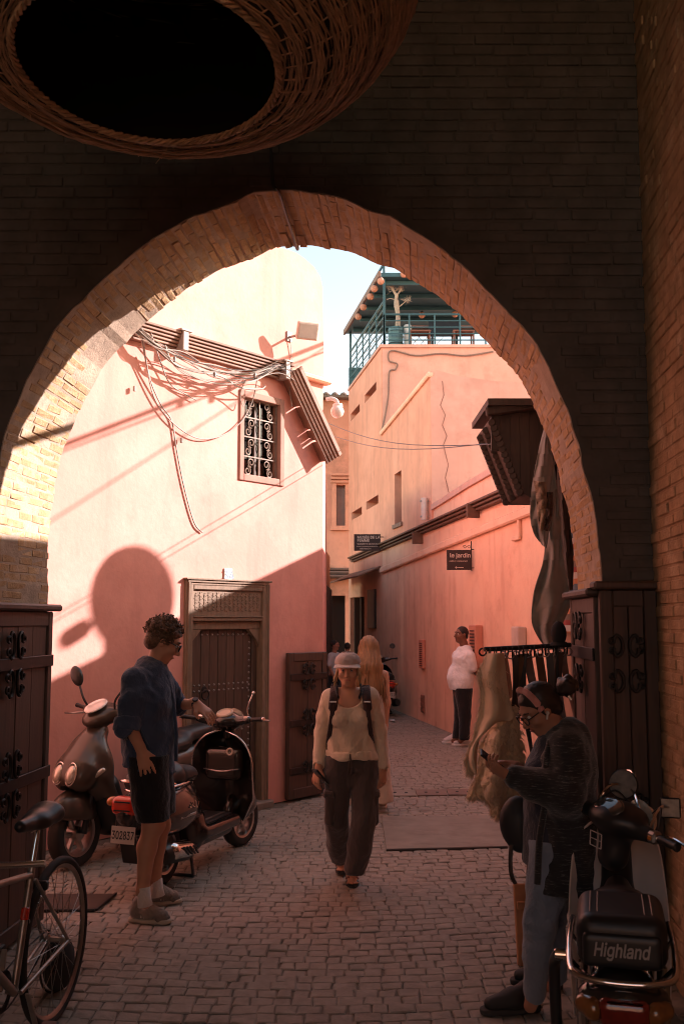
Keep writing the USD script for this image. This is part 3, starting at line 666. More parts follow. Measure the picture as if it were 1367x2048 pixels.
def wallbox(x, y, w, h, dpt, mat, name, label, cat, grid=0, off=0.0):
    s_, z_ = B.at(x, y); t = thing(name, label, cat, B.P(s_, z_, 0.0))
    obj('case', B.box(s_ - w / 2, s_ + w / 2, z_ - h / 2, z_ + h / 2, 0.001, dpt, 0.012), mat, t, W=True)
    if grid: obj('slots', [B.box(s_ - w * 0.33, s_ + w * 0.33, z_ - h * 0.42 + h * 0.84 * i / grid, z_ - h * 0.42 + h * 0.84 * (i + 0.45) / grid, dpt, dpt + 0.006) for i in range(grid)], P('dark_slot', (0.12, 0.05, 0.035)), t, W=True)
    return t
PB = P('painted_box_orange', (0.62, 0.25, 0.16), 0.7, 0.1, 5)
wallbox(959, 1292, 0.34, 0.62, 0.12, PB, 'meter_box', 'orange painted meter box with slots behind the man in white', 'meter box', 11)
wallbox(1046, 1292, 0.26, 0.50, 0.12, P('pale_box_paint', (0.58, 0.44, 0.36), 0.6), 'meter_box', 'pale grey meter box seen above the belt rail', 'meter box', 0)
wallbox(847, 1308, 0.30, 0.52, 0.06, PB, 'wall_plaque', 'narrow orange plaque low on the cafe wall, left of the man in white', 'plaque', 12)
# house standing on the wall's line
hs0, hs1 = sB(17.7), sB(22.0); zt0 = B.at(862, 752)[1]; zt1 = B.at(758, 876)[1]
hb = thing('tall_pink_house', 'pink house with slit window and cracked front wall rising behind the cafe wall', 'house', B.P(hs0, 0))
ls0, lsz1 = B.at(802, 940); ls1, lsz0 = B.at(789, 1050)
slit = sbox(min(ls0, ls1), lsz0, max(ls0, ls1), lsz1)
obj('side_wall', B.slab(Polygon([(hs0, zg + 0.002), (hs1, zg + 0.002), (hs1, zt1), (hs0, zt0)]).difference(slit), 0.3), CLAYD, hb, W=True)
obj('window', B.box(min(ls0, ls1), max(ls0, ls1), lsz0, lsz1, -0.26, -0.20), P('dark_interior', (0.03, 0.025, 0.022)), hb, W=True)
obj('window_frame', [B.box(min(ls0, ls1), min(ls0, ls1) + 0.06, lsz0, lsz1, -0.19, -0.08), B.box(min(ls0, ls1) - 0.1, max(ls0, ls1) + 0.1, lsz0 - 0.08, lsz0, -0.19, 0.04)], EAVEW, hb, W=True)
obj('side_coping', bar(B.P(hs0 - 0.02, zt0 + 0.05, 0.0), B.P(hs1, zt1 + 0.05, 0.0), 0.12, 0.10, 0.02), CLAY, hb, W=True)
c0 = B.P(hs0, 0)
FR = Plane((c0[0], c0[1]), (1, 0), (0, -1))
ft = [(0.0, zt0 + 0.10), (0.12, zt0 + 0.13), (0.5, zt0 + 0.02), (1.2, zt0 - 0.08), (2.4, zt0 - 0.12), (5.0, zt0 - 0.15)]
obj('front_wall', FR.slab([(0.01, zg + 0.36)] + ft + [(5.0, zg + 0.36)], 0.3, 0.0), PALE, hb, W=True)  # paler than the side wall, sky light put into the colour
obj('roof', prism([(c0[0] + 0.3, c0[1] + 0.32), (c0[0] + 5.4, c0[1] + 0.32), (c0[0] + 5.4, 21.9), (B.P(hs1, 0)[0] + 0.35, 21.9)], zt1 - 0.4, zt1 - 0.2), PALE, hb, W=True)
crack = [FR.P(*FR.at(x, y), 0.003) for x, y in ((884, 762), (887, 790), (880, 810), (890, 830), (884, 850), (893, 872), (886, 890), (896, 930), (890, 955), (897, 985))]
obj('crack', tube(crack, 0.005, 4, flat=(1, 1)), P('crack_brown', (0.20, 0.09, 0.06)), hb, W=True)
ts, tz_ = B.at(857, 1018)
tb = thing('white_wall_tube', 'white vertical tube fixed at the corner above the tiled gutter', 'tube', B.P(ts, tz_, 0.06))
obj('tube', tube([B.P(ts, tz_ - 0.2, 0.08), B.P(ts, tz_ + 0.2, 0.08)], 0.06, 12), P('cream_plastic', (0.66, 0.52, 0.44), 0.5), tb, smooth=40, W=True)
obj('clip', [B.box(ts - 0.02, ts + 0.02, tz_ + d - 0.015, tz_ + d + 0.015, 0.0, 0.16, 0.004) for d in (-0.14, 0.14)], GREYC, tb, W=True)
# terrace building
zT = B.at(765, 692)[1]; t0s, t1s = sB(22.0), sB(26.3)
tbld = thing('terrace_building', 'pink building with small slot windows and a shaded roof terrace', 'building', B.P(t0s, 0))
slots = [rng_(B, *q_) for q_ in ((729, 800, 752, 770), (701, 838, 719, 812), (732, 1014, 756, 996), (703, 1034, 723, 1020))]
sw = Polygon([(t0s + 0.002, 2.95), (t1s, 2.95), (t1s, zT), (t0s + 0.002, zT)])
slotb = []
for a_, b_, z0_, z1_ in slots:
    zm = (z0_ + z1_) / 2; slotb.append((a_, b_, zm - 0.10, zm + 0.10)); sw = sw.difference(sbox(a_, zm - 0.10, b_, zm + 0.10))
obj('side_wall', B.slab(sw, 0.35), CLAYD, tbld, W=True)
for a_, b_, z0_, z1_ in slotb: obj('slot_window', B.box(a_ - 0.05, b_ + 0.05, z0_ - 0.05, z1_ + 0.05, -0.5, -0.36), P('dark_interior', (0.03, 0.025, 0.022)), tbld, W=True)
# ground floor openings
go = [rng_(B, *q_) for q_ in ((700, 1290, 728, 1192), (738, 1256, 752, 1178))]
gf = Polygon([(t0s + 0.002, 0), (t1s, 0), (t1s, 2.948), (t0s + 0.002, 2.948)])
gd = sbox(go[0][0], -1, go[0][1], go[0][3]); gf = gf.difference(gd)
obj('ground_floor_wall', B.slab(gf, 0.35), CLAY, tbld, W=True)
dr = obj('shop_door', B.box(go[0][0], go[0][1], 0, go[0][3], -0.34, -0.25), WOOD, tbld, W=True)
obj('door_post', [B.box(a_, a_ + 0.1, 0, go[0][3], -0.24, -0.1) for a_ in (go[0][0], (go[0][0] + go[0][1]) / 2, go[0][1] - 0.1)], DOORW, dr, W=True)
obj('display_panel', B.box(go[1][0], go[1][1], go[1][2], go[1][3], 0.0, 0.05, 0.01), BLACK, tbld, W=True)
aw0, aw1 = sB(22.1), sB(26.0)
for i in range(9):
    a_ = aw0 + (aw1 - aw0) * i / 9; b_ = aw0 + (aw1 - aw0) * (i + 1) / 9 - 0.02
    o = B.M(); pts = [B.P(a_, 3.02, 0.02), B.P(b_, 3.02, 0.02), B.P(b_, 2.80, 0.55), B.P(a_, 2.80, 0.55)]
    obj('awning_tile', bar((pts[0] + pts[1]) / 2, (pts[2] + pts[3]) / 2, np.linalg.norm(pts[1] - pts[0]), 0.04, 0.01), EAVEW, tbld, W=True)
c1 = B.P(t0s, 0); FT = Plane((c1[0], c1[1]), (1, 0), (0, -1))
obj('front_wall', FT.slab([(0.02, zt1 - 0.5), (6.0, zt1 - 0.5), (6.0, zT), (0.02, zT)], 0.3), PALE, tbld, W=True)
ce = B.P(t1s, 0)
obj('terrace_slab', prism([(c1[0] - 0.03, c1[1] - 0.05), (c1[0] + 6, c1[1] - 0.05), (ce[0] + 6, ce[1]), (ce[0] - 0.03, ce[1])], zT + 0.002, zT + 0.07), PALE, tbld, W=True)
# terrace railing
RT = []
def seg_rail(p0, p1, n, zs, name):
    for zz in zs: obj(name, tube([p0 + [0, 0, zz], p1 + [0, 0, zz]], 0.016 if zz < max(zs) else 0.026, 6), TEAL, tbld, W=True)
    for i in range(n + 1):
        q_ = p0 + (p1 - p0) * i / n; obj('rail_post', bx(q_ + [0, 0, max(zs) / 2], (0.035, 0.035, max(zs)), 0.004), TEAL, tbld, W=True)
ra = np.array([c1[0] + 0.06, c1[1] + 0.03, zT + 0.07]); rb = ra + [4.6, 0, 0]; rc_ = np.array([ce[0] + 0.06, ce[1] - 0.05, zT + 0.07])
seg_rail(ra, rb, 8, (0.12, 0.27, 0.42, 0.57, 0.72), 'rail'); seg_rail(ra, rc_, 5, (0.12, 0.3, 0.48, 0.66, 0.84, 1.02), 'rail')
# pergola roof on posts, beams below it
zr = px(765, 556, 22.0)[2]
fa, fb = np.array([c1[0] + 0.02, c1[1], 0]), np.array([ce[0], ce[1], 0])
obj('pergola_roof', prism([(fa[0] - 0.05, fa[1] - 0.1), (fa[0] + 5.5, fa[1] - 0.1), (fb[0] + 6.2, fb[1] + 0.15), (fb[0] - 0.1, fb[1] + 0.15)], zr, zr + 0.09), TEAL, tbld, W=True)
for i in range(5):
    y_ = fa[1] + (fb[1] - fa[1]) * (i + 0.2) / 4.6; x_ = fa[0] + (fb[0] - fa[0]) * (i + 0.2) / 4.6
    obj('pergola_beam', bx((x_ + 2.8, y_, zr - 0.055), (5.5, 0.08, 0.1), 0.006), TEAL, tbld, W=True)
obj('pergola_edge', bar(fa + [-0.06, -0.15, zr + 0.05], fb + [-0.12, 0.2, zr + 0.05], 0.06, 0.14, 0.01), P('rusty_edge', (0.20, 0.11, 0.08)), tbld, W=True)
for q_ in ((fa[0] + 0.05, fa[1] + 0.05, zr + 0.3), (fb[0] + 0.05, fb[1], zr), (fa[0] + 4.2, fa[1] + 0.05, zr)):
    obj('pergola_post', bx((q_[0], q_[1], (zT + q_[2]) / 2), (0.06, 0.06, q_[2] - zT), 0.006), TEAL, tbld, W=True)
sl = bar(fa + [0.03, 0, zr + 0.32], fb + [-0.05, 0.05, zr + 0.16], 0.04, 0.05)
obj('pergola_stay', sl, TEAL, tbld, W=True)
mesh_ = []
for i in range(13):
    for sg in (-1, 1):
        u0 = i / 12; u1 = u0 + sg * 0.32; 
        if not 0 <= u1 <= 1: continue
        g = lambda u, z_: fb + (np.array([ce[0] + 2.6, ce[1], 0]) - fb) * u + [0.06, 0, z_]
        mesh_.append(tube([g(u0, zT + 0.62), g(u1, zr - 0.05)], 0.008, 4))
obj('wire_mesh', mesh_, GREYC, tbld, W=True)
obj('far_parapet', bx((ce[0] + 3.0, ce[1] - 0.05, zT + 0.35), (6.0, 0.1, 0.55)), TEAL, tbld, W=True)
# far end of the lane
fh = thing('far_house', 'dusty orange house with a framed window at the far end of the lane', 'house', (-1.0, 27.2, 0))
E = Plane((-3.0, 27.0), (1, 0.06), (0, -1))
zh = E.at(675, 800)[1]; fw = rng_(E, 672, 1052, 690, 970)
obj('wall', E.slab(Polygon([(-1, 0), (4.2, 0), (4.2, zh), (-1, zh)]).difference(sbox(fw[0], fw[2], fw[1], fw[3])).difference(sbox(2.35, -1, 3.1, 2.5)), 0.4), FARC, fh, W=True)
obj('window', E.box(fw[0], fw[1], fw[2], fw[3], -0.3, -0.25), P('dusty_pane', (0.32, 0.24, 0.2), 0.3), fh, W=True)
obj('window_surround', [E.box(fw[0] - 0.16, fw[1] + 0.12, fw[3] + 0.05 + 0.09 * i, fw[3] + 0.13 + 0.09 * i, -0.05, 0.10 + 0.07 * i, 0.01) for i in range(3)] + [E.box(fw[0] - 0.12, fw[0] - 0.002, fw[2], fw[3] + 0.04, -0.1, 0.06), E.box(fw[0] - 0.16, fw[1] + 0.1, fw[2] - 0.12, fw[2] - 0.002, -0.1, 0.12)], FARC, fh, W=True)
obj('shop_opening', E.box(2.30, 3.15, 0, 2.55, -0.6, -0.41), P('dark_interior', (0.03, 0.025, 0.022)), fh, W=True)
obj('tiled_hood', [bar(E.P(1.6, 3.0 + 0.1 * i, 0.1), E.P(4.0, 3.0 + 0.1 * i, 0.1), 0.9 - 0.2 * i, 0.08, 0.02) for i in range(3)], P('dark_roof_tile', (0.12, 0.07, 0.05)), fh, W=True)
obj('roof_tiles', [bar(E.P(-1, zh + 0.04, 0.1), E.P(4.2, zh + 0.04, 0.1), 0.5, 0.08, 0.02)] + [ball(E.P(-0.8 + 0.24 * i, zh + 0.1, 0.2), (0.1, 0.2, 0.07), 1) for i in range(21)], P('grey_roof_tile', (0.20, 0.15, 0.12)), fh, W=True)
lf = thing('left_lane_house', 'dark timber shop front on the left of the lane, behind the pink house corner', 'building', (-0.9, 22.5, 0))
obj('wall', prism([(-0.42, 20.2), (-0.30, 24.8), (-3, 24.8), (-3, 20.2)], 0, 3.4), FARC, lf, W=True)
obj('shop_front', [bx((-0.36 + 0.02 * i, 20.8 + 0.9 * i, 1.3), (0.12, 0.55, 2.5), 0.01, rz=0.0) for i in range(4)], WOOD, lf, W=True)
# shop block between gateway and cafe (mostly behind the arch)
shop = thing('leather_shop', 'dark shop wall hung with goods just beyond the right side of the arch', 'shop', (2.4, 7.2, 0))
obj('wall', prism([(1.75, 6.36), (3.4, 6.36), (3.4, 8.05), (1.75, 8.05)], 0, 4.22), P('dim_brown_plaster', (0.30, 0.16, 0.10), 0.9), shop, W=True)
def lerp(a, b, t): return a + (b - a) * t
# ------------------------------------------------------------------ gate leaves with iron scrollwork
def cscroll(pl, s_, z_, r, flip, off):
    """A C scroll open to one side, its ends curled in."""
    t = np.linspace(-2.6, 2.6, 26); k = np.abs(t) / 2.6
    rr = r * (1 - 0.62 * np.clip((k - 0.62) / 0.38, 0, 1)); a = t * 0.98
    pts = [pl.P(s_ + flip * (r_ * math.cos(a_) * 0.62), z_ + r_ * math.sin(a_) + (0.0), off) for r_, a_ in zip(rr, a)]
    curl = lambda sg: [pl.P(s_ + flip * (-0.40 * r + 0.30 * r * math.cos(u)), z_ + sg * (0.45 * r + 0.24 * r * math.sin(u)), off) for u in np.linspace(0.4, 5.2, 12)]
    return [tube(pts, 0.010, 6), tube(curl(1), 0.008, 5), tube(curl(-1), 0.008, 5)]
def leaf(pl, s0, s1, z1, th, irons, straps, label, name='gate_leaf', cap=True, r=0.075, mat=None, group=None):
    t = thing(name, label, 'gate', pl.P((s0 + s1) / 2, 0, 0), group=group); mat = mat or WOOD
    n = max(2, int(round((s1 - s0) / 0.24)))
    for i in range(n):
        a, b = s0 + 0.07 + (s1 - s0 - 0.14) * i / n, s0 + 0.07 + (s1 - s0 - 0.14) * (i + 1) / n
        obj('plank', pl.box(a + 0.002, b - 0.002, 0.05, z1 - 0.07, -th, -0.014 + 0.002 * (i % 2), 0.004), mat, t, W=True)
    for a, b in ((s0, s0 + 0.068), (s1 - 0.068, s1)): obj('stile', pl.box(a, b, 0.02, z1, -th, 0.0, 0.006), mat, t, W=True)
    for a, b in ((0.02, 0.12), (z1 - 0.09, z1)): obj('cross_rail', pl.box(s0 + 0.07, s1 - 0.07, a, b, -th, -0.002, 0.006), mat, t, W=True)
    if cap: obj('cap', pl.box(s0 - 0.04, s1 + 0.03, z1 + 0.002, z1 + 0.045, -th - 0.02, 0.045, 0.012), mat, t, W=True)
    for z in straps: obj('strap', pl.box(s0 + 0.005, s1 - 0.005, z - 0.035, z + 0.035, 0.001, 0.012, 0.003), IRON, t, W=True)
    for s_, z in irons:
        for sg in (-1, 1): obj('iron_scroll', cscroll(pl, s_ + sg * r * 0.95, z, r, -sg, 0.012), IRON, t, smooth=50, W=True)
    return t
zs = lambda z: 1.84 + (z - 1.84) * 0.851
L1 = Plane((-1.82, 6.325), (-BX, -1), (1, 0)); L1.n = np.array([1.0, 0, 0])
sl0 = 0.59
leaf(L1, 0.0, 1.25, zs(1.90), 0.05, [(sl0, zs(1.67)), (sl0, zs(1.42)), (sl0, zs(0.88)), (sl0, zs(0.62))], [zs(1.545), zs(0.75)], 'tall dark wooden gate leaf with iron scrolls at the left edge, behind the bicycle')
R1 = Plane((1.436, 6.315), (-BX, -1), (-1, 0)); R1.n = np.array([-1.0, 0, 0])
leaf(R1, 0.0, 0.87, zs(1.99), 0.075, [(0.37, zs(1.80)), (0.37, zs(1.44)), (0.37, zs(0.8))], [zs(1.62), zs(0.62)], 'dark wooden gate leaf folded against the right side of the arch opening')
R2 = Plane((1.385, YN - 0.085), (1, 0), (0, -1))
leaf(R2, 0.0, 0.305, zs(2.03), 0.05, [(0.13, zs(1.68)), (0.13, zs(1.46)), (0.13, zs(0.7))], [], 'unlit narrow gate leaf facing the viewer behind the parked moped', r=0.055)
a0, a1 = A.at(577, 1450, 0.08)[0], A.at(652, 1450, 0.08)[0]
A3 = Plane(A.P(0, 0, 0.09)[:2], A.d[:2], A.n[:2])
am = (a0 + a1) / 2
leaf(A3, a0, a1, 1.50, 0.06, [(am, 1.33), (am, 1.17), (am, 0.86), (am, 0.70), (am, 0.33)], [1.25, 0.78, 0.3], 'low dark gate leaf standing against the pink house corner, right of the studded door', cap=False, r=0.055)

# ------------------------------------------------------------------ wicker lamp hanging in the passage
bc = px(296, 132, 3.15); axis = np.array([0.02, 0.10, 1.0]); axis /= np.linalg.norm(axis)
lamp = thing('wicker_lampshade', 'large round wicker lampshade hanging overhead in the passage, open at the bottom', 'lampshade', bc)
MB = frame_to(axis)
prof = spline([(0.440, 0.0), (0.545, 0.022), (0.66, 0.075), (0.78, 0.16), (0.875, 0.28), (0.92, 0.43), (0.89, 0.60), (0.76, 0.78), (0.52, 0.92), (0.22, 1.0)], 16)
pl_ = np.r_[0, np.cumsum(np.linalg.norm(np.diff(prof, axis=0), axis=1))]
WICK = P('split_willow', (0.40, 0.25, 0.135), 0.6, 0.3, 30, 0.3, 120, 0.003, rand=0.30)
nst = 250
for i in range(nst):
    d_ = pl_[-1] * (i + 0.5) / nst; r_ = np.interp(d_, pl_, prof[:, 0]); h_ = np.interp(d_, pl_, prof[:, 1])
    k_ = max(40, int(r_ * 120)); a_ = np.arange(k_) / k_ * 2 * np.pi + RNG.random(); w_ = 0.0032 * np.sin(a_ * 22 + math.pi * i + RNG.normal(0, 0.5)) + RNG.normal(0, 0.0015, k_)
    wob = 0.008 * np.sin(a_ * 3 + i * 0.6) + 0.005 * np.sin(a_ * 7 + i * 1.1) + RNG.normal(0, 0.0016, k_)
    pts = np.c_[(r_ + w_) * np.cos(a_), (r_ + w_) * np.sin(a_), h_ + wob]
    obj('willow_strand', tube(pts @ MB[:3, :3].T, 0.0042 * RNG.uniform(0.7, 1.3), 5, closed=True, up=axis), WICK, lamp, smooth=60)
for i in range(44):
    a_ = i / 44 * 2 * np.pi; q_ = prof[::8]
    obj('rib', tube(np.c_[(q_[:, 0] - 0.004) * math.cos(a_), (q_[:, 0] - 0.004) * math.sin(a_), q_[:, 1]] @ MB[:3, :3].T, 0.0032, 5), WICK, lamp, smooth=60)
a_ = np.arange(150) / 150 * 2 * np.pi
for ph in (0, 2.1, 4.2):
    rim = np.c_[(0.437 + 0.009 * np.cos(a_ * 30 + ph)) * np.cos(a_), (0.437 + 0.009 * np.cos(a_ * 30 + ph)) * np.sin(a_), 0.008 * np.sin(a_ * 30 + ph) - 0.006]
    obj('rim_braid', tube(rim @ MB[:3, :3].T, 0.0065, 5, closed=True), WICK, lamp, smooth=60)
obj('liner', lathe([(r_ - 0.014, h_) for r_, h_ in prof[::6]], 48, MB), P('dark_paper_liner', (0.03, 0.02, 0.014), 0.9), lamp, smooth=60)
tails = []
for i in range(26):
    a_ = RNG.random() * 6.28; b_ = np.array([math.cos(a_), math.sin(a_), 0]) * RNG.uniform(0.44, 0.8); h_ = np.interp(b_[0] ** 2 + b_[1] ** 2, [0.19, 0.64], [0, 0.17])
    tails.append(tube(np.array([b_ + [0, 0, h_], b_ + [0, 0, h_ - 0.02] + RNG.normal(0, 0.01, 3), b_ + [0, 0, h_ - 0.03] + RNG.normal(0, 0.02, 3)]) @ MB[:3, :3].T, 0.0018, 4))
obj('loose_end', tails, WICK, lamp, kind='stuff')
obj('cord', tube([axis * 1.0, axis * 1.0 + [0, 0, 0.3], np.array([axis[0], axis[1], 6.2 - bc[2]])], 0.008, 6), BLACK, lamp)

# ------------------------------------------------------------------ satellite dish on the cafe's flat roof (it throws the round shadow)
ps, pz = A.at(284, 1186); tgt = A.P(ps, pz)
DY = tgt + SUN * 5.45
dish = thing('satellite_dish', 'round satellite dish on a pole on the flat cafe roof', 'satellite dish', (DY[0], DY[1], zg + 0.35))
dax = A.n + np.array([0, 0, 0.02]); dax /= np.linalg.norm(dax)
WHITE = P('white_powder_coat', (0.6, 0.58, 0.55), 0.4, 0.1, 6, 0.05)
obj('reflector', lathe([(0, 0.0), (0.17, 0.02), (0.34, 0.06), (0.465, 0.115), (0.47, 0.13), (0.46, 0.128), (0.33, 0.075), (0.16, 0.035), (0, 0.02)], 40, frame_to(dax, DY - dax * 0.06)), WHITE, dish, smooth=40, W=True)
lat = np.cross([0, 0, 1], SUN); lat /= np.linalg.norm(lat)
lnb = DY + (A.P(*A.at(150, 1268)) - tgt) + SUN * 0.3; pol = DY + (A.P(*A.at(216, 1275)) - tgt)
obj('feed_arm', tube([DY + (A.P(*A.at(205, 1240)) - tgt), lnb], 0.022, 6), GREYC, dish, W=True)
obj('feed_horn', disc(lnb, lnb - DY, 0.075, 0.14), WHITE, dish, W=True)
obj('pole', tube([DY - dax * 0.06, lerp(DY, pol, 0.9) - dax * 0.08, pol, np.array([pol[0], pol[1], zg + 0.2])], 0.028, 8), STEEL, dish, smooth=40, W=True)

# ------------------------------------------------------------------ cables
cb = thing('cable_bundle', 'tangle of grey cables slung along the eave of the pink house', 'cables', A.P(*A.at(430, 735), 0.2))
guide = [A.P(*A.at(232, 606, 0.08), 0.08), A.P(*A.at(272, 655, 0.12), 0.12), A.P(*A.at(312, 692, 0.14), 0.15), A.P(*A.at(368, 716, 0.14), 0.145), A.P(*A.at(430, 741, 0.14), 0.145), A.P(*A.at(500, 747, 0.14), 0.145), A.P(*A.at(555, 735, 0.14), 0.145), A.P(*A.at(592, 752, 0.15), 0.15)]
for i in range(13):
    g_ = np.array(guide) + RNG.normal(0, 0.030, (8, 3)) * np.array([0.3, 0.3, 1])[None]; g_[3:6, 2] -= RNG.uniform(0.0, 0.16) * (i % 3 == 0); 
    k0, k1 = (0, 8) if i % 4 else (1, 7)
    obj('cable', tube(spline(g_[k0:k1], 7), RNG.uniform(0.0035, 0.0075), 5), (GREYC, GREYC, P('dark_cable_sheath', (0.07, 0.06, 0.055), 0.6, 0.25, 8, 0.1), P('pale_cable_sheath', (0.46, 0.42, 0.37), 0.6, 0.2, 8, 0.1))[i % 4], cb, smooth=60, W=True)
def oncable(pts, offs, r, name='loose_cable', mat=None):
    g_ = [A.P(*A.at(x, y, o), o) for (x, y), o in zip(pts, offs)]
    obj(name, tube(spline(g_, 8), r, 6), mat or GREYC, cb, smooth=60, W=True)
oncable([(278, 650), (288, 705), (302, 765), (322, 810), (343, 842), (353, 900), (368, 975), (388, 1045), (405, 1065)], [0.12, 0.07, 0.03, 0.015, 0.015, 0.015, 0.015, 0.015, 0.015], 0.007)
oncable([(284, 655), (292, 720), (306, 790), (335, 835), (375, 868), (410, 878), (450, 868), (485, 840), (505, 800), (515, 752)], [0.12, 0.07, 0.03, 0.03, 0.03, 0.03, 0.03, 0.03, 0.05, 0.18], 0.006)
oncable([(300, 660), (318, 715), (338, 765), (365, 785), (392, 800)], [0.1, 0.05, 0.03, 0.03, 0.03], 0.006)
oncable([(330, 690), (345, 725), (385, 742), (440, 752), (480, 775), (520, 778), (530, 772)], [0.15, 0.145, 0.14, 0.14, 0.14, 0.14, 0.14], 0.009)
oncable([(490, 760), (480, 790), (486, 812), (492, 800)], [0.2, 0.1, 0.06, 0.06], 0.005)
for x, y in ((296, 770), (360, 715), (440, 745), (520, 748), (390, 875)):
    s_, z_ = A.at(x, y, 0.22); obj('cable_tie', A.box(s_ - 0.010, s_ + 0.010, z_ - 0.03, z_ + 0.02, 0.02 if y in (770, 875) else 0.13, 0.045 if y in (770, 875) else 0.16, 0.004), GREYC, cb, W=True)
# service cables from the gateway's street face across to the cafe roof, above the view
S1 = np.array([1.0, 0.30, 0.52])
for i, (u_, v_, r_) in enumerate((((140, 885), (435, 770), 0.024), ((140, 897), (430, 787), 0.010), ((102, 1042), (358, 878), 0.009))):
    q1, q2 = A.P(*A.at(*u_)) + S1 * (3.5, 3.5, 5.0)[i], A.P(*A.at(*v_)) + S1 * (2.6, 2.6, 4.2)[i]; dq = (q2 - q1) / (q2[1] - q1[1])
    a_, b_ = q1 + dq * (6.34 - q1[1]), q1 + dq * (12.45 - q1[1]); g_ = [lerp(a_, b_, t) for t in np.linspace(0, 1, 14)]
    t = thing('service_cable', ['thick service cable from the gateway to the cafe roof pole', 'second thinner service cable under the thick one', 'lowest thin service cable beside the gateway'][i], 'cable', a_)
    obj('run', tube(g_, r_, 6), GREYC, t, W=True)
    for f in ((0.45, 0.62), (0.66,), (0.52,))[i]: obj('clamp', bx(lerp(a_, b_, f) - [0, 0, 0.04], (0.03, 0.05, 0.08), 0.008), GREYC, t, W=True)
    if i == 0: armz, armx = b_[2], b_[0]
pole = thing('roof_pole', 'thin steel pole on the cafe roof carrying the service cables', 'pole', (2.62, 12.45, zg + 0.1))
pp = np.array([2.62, 12.45, 0]); obj('shaft', tube([pp + [0, 0, zg + 0.3], pp + [0, 0, 6.5]], 0.03, 8), STEEL, pole, W=True)
for i in range(3): obj('cross_arm', bar(np.array([armx - 0.05 + 0.05 * i, 12.45, armz - 0.12 * i]), pp + [0.1, 0, armz - 0.12 * i], 0.04, 0.04, 0.006), STEEL, pole, W=True)
for i, (u, v, Yb) in enumerate((((655, 846), (996, 888), 7.15), ((655, 868), (1000, 884), 7.2))):
    a_, b_ = px(*u, 13.0), px(*v, Yb); g_ = [a_ + (b_ - a_) * t - [0, 0, 0.12 * math.sin(math.pi * t)] for t in np.linspace(0, 1, 12)]
    t = thing('overhead_wire', ['upper of two thin wires crossing the lane to the wooden canopy', 'lower of two thin wires crossing the lane to the wooden canopy'][i], 'wire', b_)
    obj('strand', tube(g_, 0.004, 5), BLACK, t, W=True)
tw = thing('wall_conduit', 'dark sagging conduit fixed along the terrace building front wall', 'cable', FT.P(*FT.at(790, 720), 0.03))
obj('run', tube(spline([FT.P(*FT.at(x, y), 0.04) for x, y in ((985, 704), (930, 712), (880, 708), (830, 712), (782, 702), (777, 722), (793, 728), (790, 740), (778, 745), (776, 790), (770, 830), (763, 860))], 5), 0.018, 6), P('conduit_brown', (0.2, 0.12, 0.09), 0.7), tw, smooth=60, W=True)
lm = thing('street_lamp', 'white curved street lamp at the corner of the pink house', 'street lamp', px(654, 812, 11.0))
la_ = [px(652, 799, 11.0), px(662, 797, 11.0), px(672, 801, 11.0), px(676, 812, 11.0)]
obj('arm', tube(spline(la_, 5), 0.022, 7), WHITE, lm, smooth=50, W=True)
obj('lamp_head', [ball(px(674, 823, 11.0), (0.075, 0.09, 0.075), 2), disc(px(675, 812, 11.0), (0, 0, 1), 0.055, 0.05)], P('lamp_glass', (0.75, 0.70, 0.64), 0.25), lm, smooth=50, W=True)

# ------------------------------------------------------------------ signs
def board(name, label, c, w, h, texts, arrow=False, bracket=None):
    t = thing(name, label, 'sign', c); c = np.asarray(c)
    obj('board', bx((0, 0, 0), (w, 0.03, h), 0.004), P('sign_black_brown', (0.03, 0.014, 0.011), 0.5), t)
    ms = []
    for s_, x, z, hh, bold in texts:
        m = meshkit.text_mesh(s_, hh, 0.002, bold); m.vertices = np.c_[m.vertices[:, 0] + x, -0.0155 - m.vertices[:, 2], m.vertices[:, 1] + z]; ms.append(trimesh.Trimesh(m.vertices, m.faces, process=False))
    if arrow:
        ms.append(bx((0.0, -0.0165, -0.115), (0.12, 0.002, 0.010))); ms.append(bar((-0.065, -0.0165, -0.115), (-0.045, -0.0165, -0.100), 0.002, 0.008)); ms.append(bar((-0.065, -0.0165, -0.115), (-0.045, -0.0165, -0.130), 0.002, 0.008))
    obj('lettering', ms, P('sign_cream', (0.62, 0.50, 0.42), 0.6), t)
    return t
jc = px(918, 1120, 15.2)
js = board('cafe_sign', 'dark hanging sign reading le jardin on the cafe wall', jc, 0.385, 0.305, [('le jardin', -0.150, 0.040, 0.062, True), ('café / restaurant', -0.155, -0.030, 0.026, False)], arrow=True)
obj('bracket', [bx((0.185, 0.0, 0.06), (0.015, 0.015, 0.46), 0.003), bx((0.215, 0, 0.16), (0.08, 0.012, 0.012)), bx((0.215, 0, -0.12), (0.08, 0.012, 0.012))] +
    [tube([(0.17 - d - 0.03 * (1 - u * 0.7) * math.cos(u * 7), 0, 0.20 + 0.03 * (1 - u * 0.7) * math.sin(u * 7)) for u in np.linspace(0, 1, 16)], 0.004, 4) for d in (0.02, 0.085)], IRON, js)
mc = px(734, 1085, 21.7)
ms_ = board('museum_sign', 'dark sign reading musee de la femme projecting from the terrace building', mc, 0.58, 0.365, [('MUSÉE DE LA', -0.22, 0.085, 0.055, True), ('FEMME', -0.22, 0.015, 0.055, True), ("WOMEN'S MUSEUM", -0.22, -0.050, 0.034, False), ('MARRAKECH', -0.16, -0.15, 0.028, False)])
obj('rule', bx((0, -0.0165, -0.085), (0.46, 0.003, 0.006)), P('sign_cream', (0.62, 0.50, 0.42), 0.6), ms_)
obj('bracket', [bx((0.32, 0, 0.12), (0.08, 0.02, 0.02)), bx((0.32, 0, -0.12), (0.08, 0.02, 0.02))], IRON, ms_)

